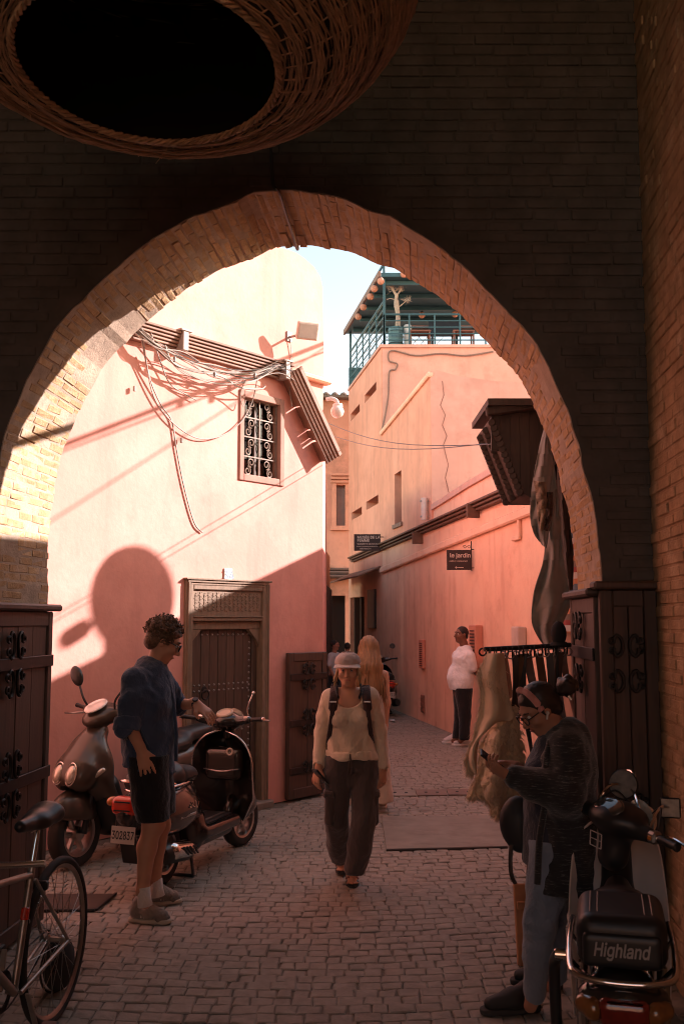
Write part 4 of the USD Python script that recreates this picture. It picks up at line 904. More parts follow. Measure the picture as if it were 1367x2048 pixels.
# ------------------------------------------------------------------ terrace: lanterns, tree in a pot, furniture
LANT = P('woven_lantern', (0.50, 0.22, 0.14), 0.7, 0.25, 30)
lpts = [(807, 548, 21.9), (761, 562, 22.3), (748, 577, 22.9), (740, 593, 23.6), (726, 614, 24.8), (716, 633, 25.8), (843, 630, 25.0), (909, 628, 25.0)]
tip = ['at the top, right of the pergola post', 'just left of the pergola post', 'second along the pergola edge', 'third along the pergola edge', 'second from the low end of the pergola edge', 'at the low left end of the pergola edge', 'in the middle under the pergola', 'farthest right under the pergola']
for (x, y, Y), w_ in zip(lpts, tip):
    r_ = ray(x, y); c = px(x, y, Y) if y in (548,) else EYE + r_ * ((zr - 0.16 - EYE[2]) / r_[2]); t = thing('lantern', 'round woven lantern ' + w_, 'lantern', c, group='lanterns strung on the terrace pergola')
    obj('globe', ball((0, 0, 0), 0.082, 2), LANT, t, smooth=True); obj('hanger', [tube([(0, 0, 0.078), (0, 0, max(0.1, zr - c[2]) if zr > c[2] else 0.14)], 0.006, 4), disc((0, 0, 0.08), (0, 0, 1), 0.03, 0.03, 10)], IRON, t)
zt_ = zT + 0.07
pc = px(791, 690, 22.35); pc[2] = zt_
pot = thing('plant_barrel', 'teal barrel planter holding a bare tree on the roof terrace', 'planter', pc)
obj('barrel', lathe([(0, 0), (0.15, 0), (0.175, 0.25), (0.17, 0.48), (0.155, 0.5), (0.145, 0.48), (0, 0.45)], 20), P('blue_teal_barrel', (0.09, 0.19, 0.21), 0.45), pot, smooth=40)
for z in (0.12, 0.4): obj('hoop', torus((0, 0, z), (0, 0, 1), 0.175, 0.008, 24, 5), TEAL, pot)
tr = thing('bare_tree', 'pale leafless tree trunk with stubby branches on the roof terrace', 'tree', pc + [0, 0, 0.46])
BARK = P('pale_bark', (0.46, 0.36, 0.28), 0.8, 0.3, 12, 0.4, 50)
obj('trunk', [tube(spline([(0.02, 0, 0), (0.04, 0, 0.35), (0.0, 0, 0.6), (0.03, 0, 0.85)], 5), 0.042, 7), tube(spline([(0.09, 0.02, 0), (0.07, 0, 0.35), (0.04, 0, 0.7)], 5), 0.03, 6)], BARK, tr, smooth=60)
crown = [tube(spline([(0.02, 0, 0.8), (-0.06, 0, 0.95), (-0.12, 0, 1.05)], 4), [0.028] * 8 + [0.012], 6), tube(spline([(0.02, 0, 0.8), (0.10, 0.03, 0.92), (0.13, 0.02, 1.0)], 4), 0.022, 6), tube([(0.04, 0, 0.5), (0.22, 0.02, 0.66), (0.30, 0.02, 0.72)], 0.008, 5), tube([(0, 0, 0.7), (-0.12, 0, 0.74), (-0.2, 0.03, 0.72)], 0.009, 5)]
for i in range(64):
    b_ = np.array([(-0.11, 0, 1.03), (0.12, 0.02, 0.97), (-0.06, 0, 0.95), (0.26, 0.02, 0.69)][i % 4 if i % 5 else 0]) + RNG.normal(0, 0.02, 3); crown.append(tube([b_, b_ + RNG.normal(0, 0.05, 3) + [0, 0, 0.03], b_ + RNG.normal(0, 0.09, 3) + [0, 0, 0.06]], [0.006, 0.004, 0.002], 4))
obj('crown', crown, BARK, tr)
def tchair(x, Y, label):
    c = px(x, 690, Y); c[2] = zt_; t = thing('terrace_chair', label, 'chair', c, group='wooden chairs on the roof terrace')
    m = P('terrace_wood', (0.20, 0.075, 0.05), 0.6, 0.2, 8)
    obj('seat', bx((0, 0, 0.36), (0.5, 0.45, 0.04), 0.01), m, t); obj('backrest', [bx((0, 0.22, 0.46), (0.5, 0.03, 0.07), 0.008), bx((0, 0.24, 0.58), (0.5, 0.03, 0.07), 0.008)], m, t)
    for sx in (-1, 1):
        for sy in (-1, 1): obj('leg', bx((sx * 0.22, sy * 0.2, 0.17), (0.04, 0.04, 0.34), 0.005), m, t)
tchair(838, 22.3, 'wooden terrace chair just right of the teal barrel'); tchair(925, 22.3, 'wooden terrace chair right of the dark tilted table top')
c = px(888, 690, 22.5); c[2] = zt_
tt = thing('terrace_table', 'dark tilted table top standing on the roof terrace', 'table', c)
obj('tabletop', bx((0, 0, 0.52), (0.72, 0.05, 0.42), 0.01, R=frame_to((0, 0.35, 1))[:3, :3]), BLACK, tt)
obj('leg', [bx((sx * 0.28, 0.05, 0.17), (0.05, 0.3, 0.34), 0.006) for sx in (-1, 1)], BLACK, tt)
c = px(815, 690, 22.4); c[2] = zt_
wc = thing('white_cylinder', 'white upright cylinder beside the teal barrel on the terrace', 'cylinder', c)
obj('shell', lathe([(0, 0), (0.09, 0), (0.09, 0.56), (0.075, 0.58), (0, 0.58)], 18), WHITE, wc, smooth=40)
obj('band', torus((0, 0, 0.5), (0, 0, 1), 0.091, 0.008, 20, 5), GREYC, wc)

# ------------------------------------------------------------------ canopy and goods of the leather shop
CAN = P('canopy_dark_wood', (0.060, 0.036, 0.026), 0.65, 0.3, 8, 0.3, 50, 0.004, stretch=(5, 5, 0.6), rand=0.15)
can = thing('wooden_canopy', 'dark wooden canopy with scalloped tile edge projecting over the shop front', 'canopy', (1.75, 7.4, 3.2))
CY = 7.15; K = [px(x, y, CY) for x, y in ((980, 832), (1112, 812), (1120, 985), (1041, 985))]
def lerp(a, b, t): return a + (b - a) * t
for i in range(7):
    t0, t1 = i / 7, (i + 1) / 7 - 0.004; up_, lo_ = lerp(K[0], K[1], t0), lerp(K[0], K[1], t1)
    zb = lambda t: K[0][2] - 0.25 - 0.30 * max(0.0, math.sin(min(1, max(0, (t - 0.08) / 0.5)) * math.pi)) * 0 - 0.22
    p_ = [(up_[0], K[0][2] - 0.0 + 0.09 * t0), (lo_[0], K[0][2] + 0.09 * t1)]
    z0_, z1_ = (K[0][2] - (0.26, 0.30, 0.40, 0.56, 0.62, 0.66, 0.7)[i]), (K[0][2] - (0.26, 0.36, 0.50, 0.60, 0.66, 0.7, 0.7)[i])
    obj('plank', trimesh.creation.extrude_polygon(Polygon([p_[0], p_[1], (lo_[0], z1_), (up_[0], z0_)]), 0.03).apply_transform(np.array([[1, 0, 0, 0], [0, 0, -1, CY], [0, 1, 0, 0], [0, 0, 0, 1.0]])), CAN, can, W=True)
obj('top_rail', bar(K[0] + [-0.04, -0.05, 0.02], K[1] + [0, -0.05, 0.02], 0.06, 0.07, 0.01), CAN, can, W=True)
obj('roof', prism([(K[0][0] - 0.03, CY - 0.1), (1.80, CY - 0.1), (1.80, CY + 0.8), (K[0][0] - 0.03, CY + 0.8)], K[0][2] + 0.06, K[0][2] + 0.11), CAN, can, W=True)
obj('side_board', bar(lerp(K[0], K[3], 0.0) + [0.02, 0.4, 0], K[3] + [0.02, 0.4, 0], 0.8, 0.04, 0.008, up=(1, 0, 0.4)), CAN, can, W=True)
obj('soffit', prism([(K[3][0] + 0.03, CY + 0.02), (1.74, CY + 0.02), (1.74, CY + 0.8), (K[3][0] + 0.03, CY + 0.8)], K[3][2], K[3][2] + 0.04), CAN, can, W=True)
for i in range(14):
    c = lerp(K[0], K[3], 0.10 + 0.9 * i / 13) + [-0.012, -0.02, 0]
    
    for dy in (0.0, 0.3, 0.6): obj('scallop_tile', disc(c + [0, dy, 0], (0.3, 1, 0), 0.028, 0.05, 10), CAN, can, W=True)
for i in range(3):
    c = px(1030 + 12 * i, 915 + 12 * i, CY + 0.35); t = thing('stored_bundle', ['rolled reddish goods on the canopy shelf', 'dark bundle below the reddish roll under the canopy', 'lowest bundle under the canopy'][i], 'bundle', c)
    obj('roll', tube([(-0.12, 0, 0), (0.2, 0.05, -0.01)], 0.055, 10), P('bundle_red' if i == 0 else 'bundle_dark', (0.20, 0.07, 0.04) if i == 0 else (0.06, 0.035, 0.028), 0.9), t, smooth=50); obj('tie', [torus((x_, 0.02, 0), (1, 0.1, 0), 0.058, 0.006, 16, 5) for x_ in (-0.04, 0.1)], CAN, t)
SUEDE = P('grey_suede', (0.25, 0.215, 0.18), 0.95, 0.2, 9, 0.3, 120, 0.004, sheen=0.4)
def hide(name, label, L, R, Y, amp, freq, mat, n=18, bow=0.06, seed=0, cat='hide'):
    """Sheet between a left and a right outline given down its height, with folds running down it."""
    L, R = spline(L, 5), spline(R, 5); m = 44
    L = np.array([L[int(round(i))] for i in np.linspace(0, len(L) - 1, m)]); R = np.array([R[int(round(i))] for i in np.linspace(0, len(R) - 1, m)])
    rows = []
    for i in range(m):
        r = []
        for j in range(n):
            t = j / (n - 1); x, y = L[i] + (R[i] - L[i]) * t
            d = amp * math.sin(freq * t * math.pi + 0.8 * math.sin(i * 0.13 + seed)) * min(1, 0.35 + i / m) - bow * math.sin(t * math.pi) + 0.012 * math.sin(i * 0.5 + j * 0.9)
            r.append(px(x, y, Y + d))
        rows.append(r)
    c = rows[0][n // 2]; t = thing(name, label, cat, c)
    obj('skin', ribbon(rows, 0.006), mat, t, smooth=70, W=True); return t
h1 = hide('suede_hide', 'long grey suede hide hanging under the canopy, upper of the two', [(1090, 848), (1078, 895), (1066, 955), (1061, 1000), (1060, 1040), (1068, 1068), (1084, 1090)], [(1096, 850), (1101, 900), (1110, 951), (1111, 995), (1106, 1030), (1098, 1060), (1092, 1096)], 6.62, 0.028, 3.0, SUEDE)
hide('suede_hide', 'long grey suede hide, lower one, hanging down to the belt rail', [(1096, 960), (1093, 1010), (1090, 1065), (1086, 1120), (1068, 1180), (1062, 1238), (1072, 1268), (1092, 1300)], [(1112, 960), (1117, 1010), (1122, 1070), (1126, 1120), (1136, 1170), (1141, 1205), (1124, 1250), (1116, 1298)], 6.70, 0.032, 3.4, SUEDE, seed=2)
hide('cowhide_strip', 'cream and brown furry strip showing in the folds of the upper suede hide', [(1066, 962), (1071, 985), (1073, 1015), (1078, 1055)], [(1090, 965), (1094, 990), (1090, 1020), (1084, 1060)], 6.53, 0.02, 2.0, P('cowhide', (0.34, 0.25, 0.17), 0.9, 0.5, 7, 0.5, 150, 0.006, dirt=((0.06, 0.035, 0.025), 4.0, 0.5, 1.0)), n=10)
hide('leather_strap_piece', 'dark brown leather piece curling beside the cream furry strip', [(1088, 985), (1087, 1020), (1086, 1058)], [(1104, 985), (1103, 1025), (1094, 1062)], 6.57, 0.03, 1.5, P('dark_leather', (0.07, 0.035, 0.022), 0.45, 0.3, 8, 0.3, 90, 0.003), n=8)
hide('suede_hide', 'dark suede hide at the back, hanging closest to the shop wall', [(1112, 870), (1108, 930), (1112, 1000), (1120, 1060), (1122, 1120), (1132, 1180)], [(1122, 870), (1128, 930), (1136, 1000), (1140, 1060), (1146, 1110), (1144, 1180)], 6.88, 0.03, 3, P('brown_suede', (0.07, 0.052, 0.042), 0.95, 0.2, 9, 0.3, 120, 0.004), seed=4)
rug = thing('striped_rug', 'striped red, white and blue rug hanging on the shop wall behind the hides', 'rug', (1.72, 7.4, 1.9))
STR = usdkit.material(stage, '/World/Looks/rug_stripes', {'g': ('geometry', {}), 'x': ('separate_xyz', {}), 'm': ('math', {'math_type': 'multiply', 'value2': 2.6}), 'f': ('math', {'math_type': 'fraction'}),
    'r': ('rgb_ramp', {'interpolate': False, 'ramp': [(0, (.45, .42, .38)), (.12, (.30, .04, .03)), (.22, (.45, .42, .38)), (.34, (.07, .10, .13)), (.46, (.42, .16, .06)), (.56, (.45, .42, .38)), (.68, (.25, .04, .03)), (.78, (.16, .12, .09)), (.9, (.45, .2, .1))]}), 'p': ('principled_bsdf', {'roughness': 0.95})},
    [('g.position', 'x.vector'), ('x.z', 'm.value1'), ('m.value', 'f.value1'), ('f.value', 'r.fac'), ('r.color', 'p.base_color')], surface='p.BSDF')
obj('cloth', ribbon([[(1.715 - 0.02 * math.sin(j * 1.3 + i * 0.2), 6.9 + 0.075 * j, 2.68 - 0.085 * i) for j in range(15)] for i in range(12)], 0.01), STR, rug, smooth=60, W=True)
# rail with belts and a sheepskin
ra0, ra1 = px(968, 1299, 5.86), px(1140, 1290, 6.02)
rail = thing('belt_rail', 'black rail with rings sticking out from the right gate leaf, hung with belts', 'rail', ra1)
obj('rod', tube([ra0, ra1], 0.014, 8), IRON, rail, smooth=50, W=True)
obj('end_curl', tube([ra0 + [0.02 * math.cos(a) - 0.01, 0, 0.02 * math.sin(a) - 0.015] for a in np.linspace(1.5, 7, 14)], 0.006, 5), IRON, rail, W=True)
for i in range(15):
    c = lerp(ra0, ra1, 0.06 + 0.9 * i / 14); obj('ring', torus(c + [0, 0, -0.022], (1, 0.3 * math.sin(i * 3), 0), 0.03, 0.004, 16, 5), IRON, rail, W=True)
obj('stay', tube([px(1112, 1292, 5.98), px(1112, 1292, 5.98) + [0, 0, -0.55]], 0.012, 6), IRON, rail, W=True)
BC = [(0.16, 0.075, 0.042), (0.045, 0.025, 0.018), (0.20, 0.11, 0.06), (0.09, 0.04, 0.025), (0.025, 0.02, 0.018), (0.12, 0.05, 0.03)]
bl = ['tan', 'dark brown', 'honey brown', 'chestnut', 'black', 'reddish brown']; nth = ['first', 'second', 'third', 'fourth', 'fifth', 'sixth', 'seventh', 'eighth', 'ninth', 'tenth', 'eleventh', 'twelfth']
for i in range(12):
    c = lerp(ra0, ra1, 0.22 + 0.76 * i / 11) + [0, RNG.normal(0, 0.02), -0.04]; ln = RNG.uniform(0.42, 0.75); w_ = RNG.uniform(0.016, 0.028); tw_ = RNG.uniform(-0.7, 0.7)
    t = thing('leather_belt', f'{bl[i % 6]} leather belt, {nth[i]} from the left on the black rail', 'belt', c, group='belts hung on the rail')
    rows = []
    for k in range(14):
        u = k / 13; a = tw_ + 1.6 * u * math.sin(i); rows.append([(w_ * s_ * math.cos(a) + 0.03 * math.sin(u * 3 + i), w_ * s_ * math.sin(a), -ln * u) for s_ in (-1, 0, 1)])
    obj('strap', ribbon(rows, 0.004), P('belt_leather_%s' % 'abcdef'[i % 6], BC[i % 6], 0.5, 0.2, 10, 0.2, 100, 0.002), t, smooth=60)
    obj('buckle', torus((0, 0, 0.0), (math.sin(tw_), -math.cos(tw_), 0), 0.022, 0.004, 14, 5), STEEL, t)
hat = thing('black_hat', 'small black hat perched on the belt rail', 'hat', px(1117, 1288, 5.98))
obj('crown', ball((0, 0, 0.06), (0.046, 0.05, 0.075), 2), P('black_felt', (0.012, 0.010, 0.010), 0.95), hat, smooth=True)
obj('brim', lathe([(0.03, 0.0), (0.058, -0.012), (0.062, -0.008), (0.045, 0.012)], 24), P('black_felt', (0.012, 0.010, 0.010), 0.95), hat, smooth=40)
FLEECE = P('pale_fleece', (0.60, 0.44, 0.28), 0.95, 0.25, 14, 0.6, 120, 0.01, sheen=0.3)
sk = thing('sheepskin', 'pale tan sheepskin hanging from the left end of the belt rail', 'sheepskin', px(985, 1306, 5.85))
def skin(L, R, Y, amp, freq, mat, name, n=22, th=0.012, fuzz=0.0, bow=0.08):
    jit = lambda q_: [(x_ + RNG.normal(0, 2.2), y_) for x_, y_ in q_]
    L, R = spline(jit(L), 6), spline(jit(R), 6); m = 52; rows = []
    L = np.array([L[int(round(i))] for i in np.linspace(0, len(L) - 1, m)]); R = np.array([R[int(round(i))] for i in np.linspace(0, len(R) - 1, m)])
    for i in range(m):
        rows.append([px(*(L[i] + (R[i] - L[i]) * (j / (n - 1))), Y + amp * math.sin(freq * j / (n - 1) * math.pi + 0.6 * math.sin(i * 0.12)) * min(1, 0.3 + i / m) - bow * math.sin(j / (n - 1) * math.pi)) for j in range(n)])
    g_ = np.array(rows)
    if fuzz: g_ = g_ + (meshkit.noise(g_ * 38, 3)[..., None] + 0.6 * meshkit.noise(g_ * 85, 4)[..., None] - 0.8) * fuzz
    obj(name, ribbon(g_, th), mat, sk, smooth=70, W=True)
    return g_
g1 = skin([(974, 1308), (962, 1338), (955, 1352), (962, 1372), (958, 1420), (952, 1455), (940, 1490), (931, 1520), (935, 1545), (946, 1548)], [(1006, 1306), (1010, 1350), (1018, 1398), (1024, 1430), (1018, 1440), (1006, 1440), (985, 1445), (965, 1460), (955, 1490), (950, 1548)], 5.80, 0.03, 3, P('hide_flesh_side', (0.62, 0.47, 0.32), 0.9, 0.15, 6, 0.3, 80, 0.005), 'flesh_side', n=16)
g2 = skin([(985, 1420), (972, 1462), (962, 1500), (956, 1545), (945, 1570), (940, 1593), (955, 1590), (975, 1610), (986, 1626)], [(1022, 1400), (1034, 1450), (1040, 1490), (1044, 1530), (1044, 1560), (1040, 1590), (1030, 1605), (1015, 1620), (1000, 1632)], 5.93, 0.05, 3.5, FLEECE, 'fleece_side', fuzz=0.035, th=0.03)
hairs = []
for g_, cnt in ((g1, 600), (g2, 3200)):
    for _ in range(cnt):
        i, j = RNG.integers(0, g_.shape[0]), RNG.integers(0, g_.shape[1])
        if g_ is g1 and not (4 < i < 14 or j < 2): continue
        b_ = g_[i, j] + [0, -0.012, 0]; d_ = np.array([RNG.normal(0, 0.012), -abs(RNG.normal(0.008, 0.01)), -RNG.uniform(0.015, 0.045)])
        s_ = np.array([0.0022, 0, 0]); hairs.append(trimesh.Trimesh([b_ - s_, b_ + s_, b_ + d_, b_ + d_ * 0.5 + [0, -0.004, 0]], [(0, 1, 3), (1, 2, 3), (0, 3, 2)], process=False))
for g_, sgn in ((g1, -1), (g2, -1), (g2, 1)):
    for _ in range(420):
        i = RNG.integers(0, g_.shape[0]); j = 0 if sgn < 0 else g_.shape[1] - 1
        b_ = g_[i, j] + RNG.normal(0, 0.006, 3); d_ = np.array([sgn * abs(RNG.normal(0.014, 0.012)), RNG.normal(0, 0.01), -RNG.uniform(0.01, 0.045)]); s_ = np.array([0.003, 0, 0.002])
        hairs.append(trimesh.Trimesh([b_ - s_, b_ + s_, b_ + d_, b_ + d_ * 0.5 + [0, -0.004, 0]], [(0, 1, 3), (1, 2, 3), (0, 3, 2)], process=False))
obj('tuft', hairs, FLEECE, sk, kind='stuff', W=True)
pst = thing('timber_board', 'tan timber board leaning behind the legs of the woman with the phone', 'board', (1.0, 5.6, 0))
b0 = gnd(1060, 1945)
obj('plank', bar(b0 + [0, 0.1, 0.0], b0 + [0.0, 0.2, 0.40], 0.10, 0.03, 0.006, up=(0, -1, 0)), P('tan_timber', (0.45, 0.21, 0.10), 0.7, 0.2, 8), pst, W=True)  # plain tan timber colour
obj('batten', bar(b0 + [-0.04, 0.14, 0.3], b0 + [0.06, 0.14, 0.3], 0.02, 0.04, 0.004), P('tan_timber', (0.45, 0.21, 0.10)), pst, W=True)

# ------------------------------------------------------------------ on the ground
slab = thing('concrete_slab', 'worn grey concrete slab set into the cobbles in mid lane', 'slab', gnd(890, 1668))
sc = [gnd(763, 1637), gnd(1002, 1634), gnd(1014, 1696), gnd(772, 1702)]
obj('top', prism([q_[:2] for q_ in sc], -0.02, 0.016), CONC, slab, W=True)
obj('edge_strip', [bar(sc[3] + [0, -0.012, 0.004], sc[2] + [0, -0.012, 0.004], 0.02, 0.02, 0.004)], P('dark_edge', (0.04, 0.03, 0.025), 0.9), slab, W=True)
dc = thing('drain_cover', 'row of metal and stone drain covers across the lane beyond the slab', 'drain cover', gnd(880, 1588))
for i in range(4):
    x0, x1 = 772 + 62 * i, 772 + 62 * (i + 1) - 2
    q_ = [gnd(x0, 1594 + i * -1), gnd(x1, 1594 - i), gnd(x1 - 4, 1583 - i), gnd(x0 - 4, 1583 - i)]
    pl2 = obj('plate', prism([p_[:2] for p_ in q_], -0.02, 0.014), [CONC, P('tan_plate', (0.19, 0.125, 0.095), 0.7)][i in (1, 2)], dc, W=True)
    obj('slot', [bx((q_[0] + q_[2]) / 2 + [dx, 0, 0.016], (0.03, 0.04, 0.008), 0.002) for dx in (-0.06, 0.06)], BLACK, pl2, W=True)
mp = thing('ground_plate', 'flat dark metal plate on the ground behind the bicycle wheel', 'plate', gnd(150, 1810))
q_ = [gnd(40, 1825), gnd(190, 1824), gnd(230, 1791), gnd(95, 1791)]
obj('sheet', prism([p_[:2] for p_ in q_], -0.01, 0.010), P('dull_plate', (0.07, 0.05, 0.04), 0.6, 0.25, 6, metal=0.3), mp, W=True)
obj('lip', [bar(q_[0] + [0, 0, 0.012], q_[1] + [0, 0, 0.012], 0.02, 0.014, 0.003), bar(q_[1] + [0.005, 0, 0.012], q_[2] + [0.005, 0, 0.012], 0.02, 0.014, 0.003)], BLACK, mp, W=True)
pa2 = obj('paper_scrap', ribbon([[gnd(780 + 3 * i, 1439 + 1.5 * j, 0.02 + 0.012 * math.sin(i * 2 + j)) for i in range(4)] for j in range(3)], 0.003), P('white_paper', (0.75, 0.73, 0.7), 0.8), label='white paper scrap lying in the lane near the far moped', cat='paper')
# ------------------------------------------------------------------ two-wheelers; their own axes: x forward, y left, z up, rear axle over the base
PAINT = lambda n, c, r=0.25, coat=0.6: P(n, c, r, 0.12, 5, 0.0, coat=coat)
LENS_R = P('red_lens', (0.50, 0.03, 0.012), 0.15, 0.15, 20, 0.1, coat=0.5)
LENS_A = P('amber_lens', (0.50, 0.16, 0.03), 0.15, 0.15, 20, 0.1, coat=0.5)
LENS_C = P('clear_lens', (0.62, 0.55, 0.46), 0.08, 0.2, 30, 0.1, metal=0.5, coat=1.0)
PLATE = P('plate_white', (0.42, 0.38, 0.33), 0.5, 0.1, 12, dirt=((0.35, 0.28, 0.22), 8.0, 0.55, 0.6))
SEATM = P('black_seat_vinyl', (0.016, 0.015, 0.015), 0.42, 0.2, 14, 0.25, 180, 0.002)
MIRR = P('mirror_glass', (0.9, 0.9, 0.9), 0.03, 0.0, 5, 0.0, metal=1.0)
def T3(*a): return np.array(a, float)
def wheel(t, c, r, w, yaw=0.0, name='wheel', rim=STEEL, spokes=6):
    ax = T3(-math.sin(yaw), math.cos(yaw), 0); M = frame_to(ax, c)
    tw = w / 2
    ty = obj(name, lathe([(r * 0.66, -tw * 0.8), (r * 0.86, -tw), (r * 0.97, -tw * 0.72), (r, -tw * 0.2), (r, tw * 0.2), (r * 0.97, tw * 0.72), (r * 0.86, tw), (r * 0.66, tw * 0.8)], 40, M), RUB, t, smooth=50)
    obj('rim', lathe([(r * 0.60, -tw * 0.75), (r * 0.68, -tw * 0.85), (r * 0.68, tw * 0.85), (r * 0.60, tw * 0.75), (r * 0.58, 0), (r * 0.60, -tw * 0.75)], 36, M), rim, ty, smooth=40)
    hub = [lathe([(0, -tw * 0.9), (r * 0.2, -tw * 0.9), (r * 0.2, tw * 0.9), (0, tw * 0.9)], 16, M)]
    for k in range(spokes):
        a = 2 * math.pi * k / spokes; d = M[:3, 0] * math.cos(a) + M[:3, 1] * math.sin(a); hub.append(bar(c + d * r * 0.1, c + d * r * 0.62, 0.03, tw * 0.7, 0.006, up=ax))
    obj('hub', hub, rim, ty, smooth=30)
    return ty
def grip(t, a, b, mat=BLACK):
    a, b = T3(*a), T3(*b)
    g = obj('grip', tube([lerp(a, b, u) for u in (0, .1, .2, .5, .8, .9, .96, 1)], [0.017, 0.018, 0.016, 0.0165, 0.016, 0.019, 0.019, 0.014], 10), mat, t, smooth=50); return g
def numplate(t, c, w, h, n, txt, th=0.05, up=(0, 0, 1), dark=BLACK):
    M = frame_to(n, c, up); m = bx((0, 0, 0), (w, h, 0.004), 0.001); p = obj('number_plate', fixm(m, M), PLATE, t)
    tm = meshkit.text_mesh(txt, th, 0.001, True); x = tm.vertices[:, 0]; k = min(1.0, w * 0.92 / (x.max() - x.min())); v = tm.vertices - [(x.max() + x.min()) / 2, th / 2, 0]; v[:, 0] *= k; v[:, 2] += 0.0025
    obj('characters', fixm(trimesh.Trimesh(v, tm.faces, process=False), M), dark, p); return p

def retro_scooter(name, label, loc, rz, paint, plate_txt, group=None, mirror=True, yaw=0.12, detail=True):
    t = thing(name, label, 'scooter', loc, rz, group=group)
    R = 0.215
    wheel(t, T3(0, 0, R), R, 0.105); wheel(t, T3(1.27, 0, R), R, 0.10, yaw)
    body = S(0.05); body.el((-0.02, 0, 0.56), (0.46, 0.155, 0.165)).el((-0.02, 0.10, 0.49), (0.35, 0.10, 0.15)).el((-0.02, -0.10, 0.49), (0.35, 0.10, 0.15)).el((-0.36, 0, 0.56), (0.16, 0.11, 0.12)).rc((0.22, 0, 0.55), (0.36, 0, 0.36), 0.13, 0.14)
    body.cut((0, 0, 0.36), (0.1, 0, -1), 0.03).cut((0, 0, 0.70), (0, 0, 1), 0.03)
    obj('rear_body', body.mesh(0.014), paint, t, smooth=True)
    seat = S(0.06); seat.rc((-0.30, 0, 0.745), (0.05, 0, 0.735), 0.085, 0.10, sq=((0, 1, 0), 1.35)).rc((0.05, 0, 0.725), (0.34, 0, 0.70), 0.10, 0.075, sq=((0, 1, 0), 1.25)).cut((0, 0, 0.685), (0, 0, -1), 0.02)
    obj('seat', seat.mesh(0.014), SEATM, t, smooth=True)
    obj('seat_trim', tube(spline([(-0.37, 0, 0.69), (-0.28, 0.125, 0.69), (0.02, 0.15, 0.69), (0.32, 0.09, 0.68), (0.40, 0, 0.67), (0.32, -0.09, 0.68), (0.02, -0.15, 0.69), (-0.28, -0.125, 0.69)], 6, True), 0.008, 6, closed=True), CHROME, t, smooth=60)
    fl = S(0.03); fl.bx((0.62, 0, 0.29), (0.30, 0.185, 0.05), 0.04).bx((0.62, 0, 0.235), (0.34, 0.10, 0.07), 0.05).rc((0.34, 0, 0.36), (0.34, 0, 0.28), 0.15, 0.15)
    obj('floorboard', fl.mesh(0.014), paint, t, smooth=True)
    obj('floor_mat', bx((0.63, 0, 0.345), (0.44, 0.27, 0.012), 0.005), BLACK, t)
    obj('floor_rail', [bx((0.62, s * 0.08, 0.354), (0.40, 0.02, 0.008), 0.003) for s in (-1, 1)], STEEL, t)
    # leg shield: a curved sheet, wide and round-topped
    rows = []
    for i in range(22):
        u = i / 21; z = 0.26 + 0.70 * u; wd = (0.16 + 0.10 * min(1, u / 0.25)) * math.sqrt(max(0.0, 1 - max(0, (u - 0.62) / 0.385) ** 2)) + 0.004
        xc = 0.98 + 0.20 * (1 - u) ** 2 * 0.3 - 0.02 * u
        rows.append([(xc + 0.16 * (1 - (j / 8 - 1) ** 2) ** 1 * 1.0 - 0.05, wd * (j / 8 - 1) * -1, z) for j in range(17)])
    ls = obj('leg_shield', ribbon(rows, 0.018), paint, t, smooth=50)
    edge = [r[0] for r in rows] + [r[8] for r in rows[-1:]] + [r[16] for r in rows[::-1]]
    obj('shield_trim', tube(np.array(edge), 0.008, 6), CHROME, ls, smooth=60)
    gb = S(0.03); gb.bx((0.99, 0, 0.70), (0.07, 0.17, 0.13), 0.06); obj('glove_box', gb.mesh(0.014), paint, ls, smooth=True)
    obj('lock_ring', torus((0.925, -0.07, 0.80), (-1, 0, 0), 0.024, 0.008, 18, 6), P('cream_plastic', (0.66, 0.52, 0.44), 0.5), ls)
    obj('box_trim', tube(spline([(0.93, 0.16, 0.66), (0.915, 0.0, 0.645), (0.93, -0.16, 0.67)], 6), 0.006, 6), CHROME, ls)
    fe = S(0.02); c = T3(1.27, 0, R)
    fe.el(c + [0.0, 0, 0.09], (0.25, 0.10, 0.18)).cut(c + [0, 0, 0.03], (0.25, 0, -1), 0.02).el(c, (R * 1.06, 0.075, R * 1.06), op='s', k=0.01)
    obj('front_fender', fe.mesh(0.012), paint, t, smooth=True)
    obj('fork', [tube([c + [0, 0.085, 0], c + [-0.06, 0.08, 0.30]], 0.02, 8), tube([c + [-0.03, 0, 0.26], (1.02, 0, 0.98)], 0.035, 10)], BLACK, t, smooth=50)
    hd = S(0.04); cc = T3(1.03, 0, 1.03); hd.el(cc, (0.14, 0.11, 0.075)).rc(cc + [-0.03, 0.08, 0], cc + [-0.08, 0.22, 0.02], 0.05, 0.03).rc(cc + [-0.03, -0.08, 0], cc + [-0.08, -0.22, 0.02], 0.05, 0.03).rc(cc, (1.04, 0, 0.92), 0.06, 0.05)
    hs = obj('headset', hd.mesh(0.012), paint, t, smooth=True)
    obj('speedometer', [torus(cc + [-0.06, 0, 0.066], (-0.45, 0, 1), 0.058, 0.012, 24, 6), disc(cc + [-0.06, 0, 0.064], (-0.45, 0, 1), 0.055, 0.015)], P('cream_dial', (0.42, 0.32, 0.22), 0.3), hs, smooth=40)
    obj('headlight', lathe([(0, 0.05), (0.05, 0.045), (0.075, 0.02), (0.085, 0.0), (0.09, -0.03), (0.0, -0.03)], 24, frame_to((1, 0, -0.05), cc + [0.13, 0, 0])), LENS_C, hs, smooth=50)
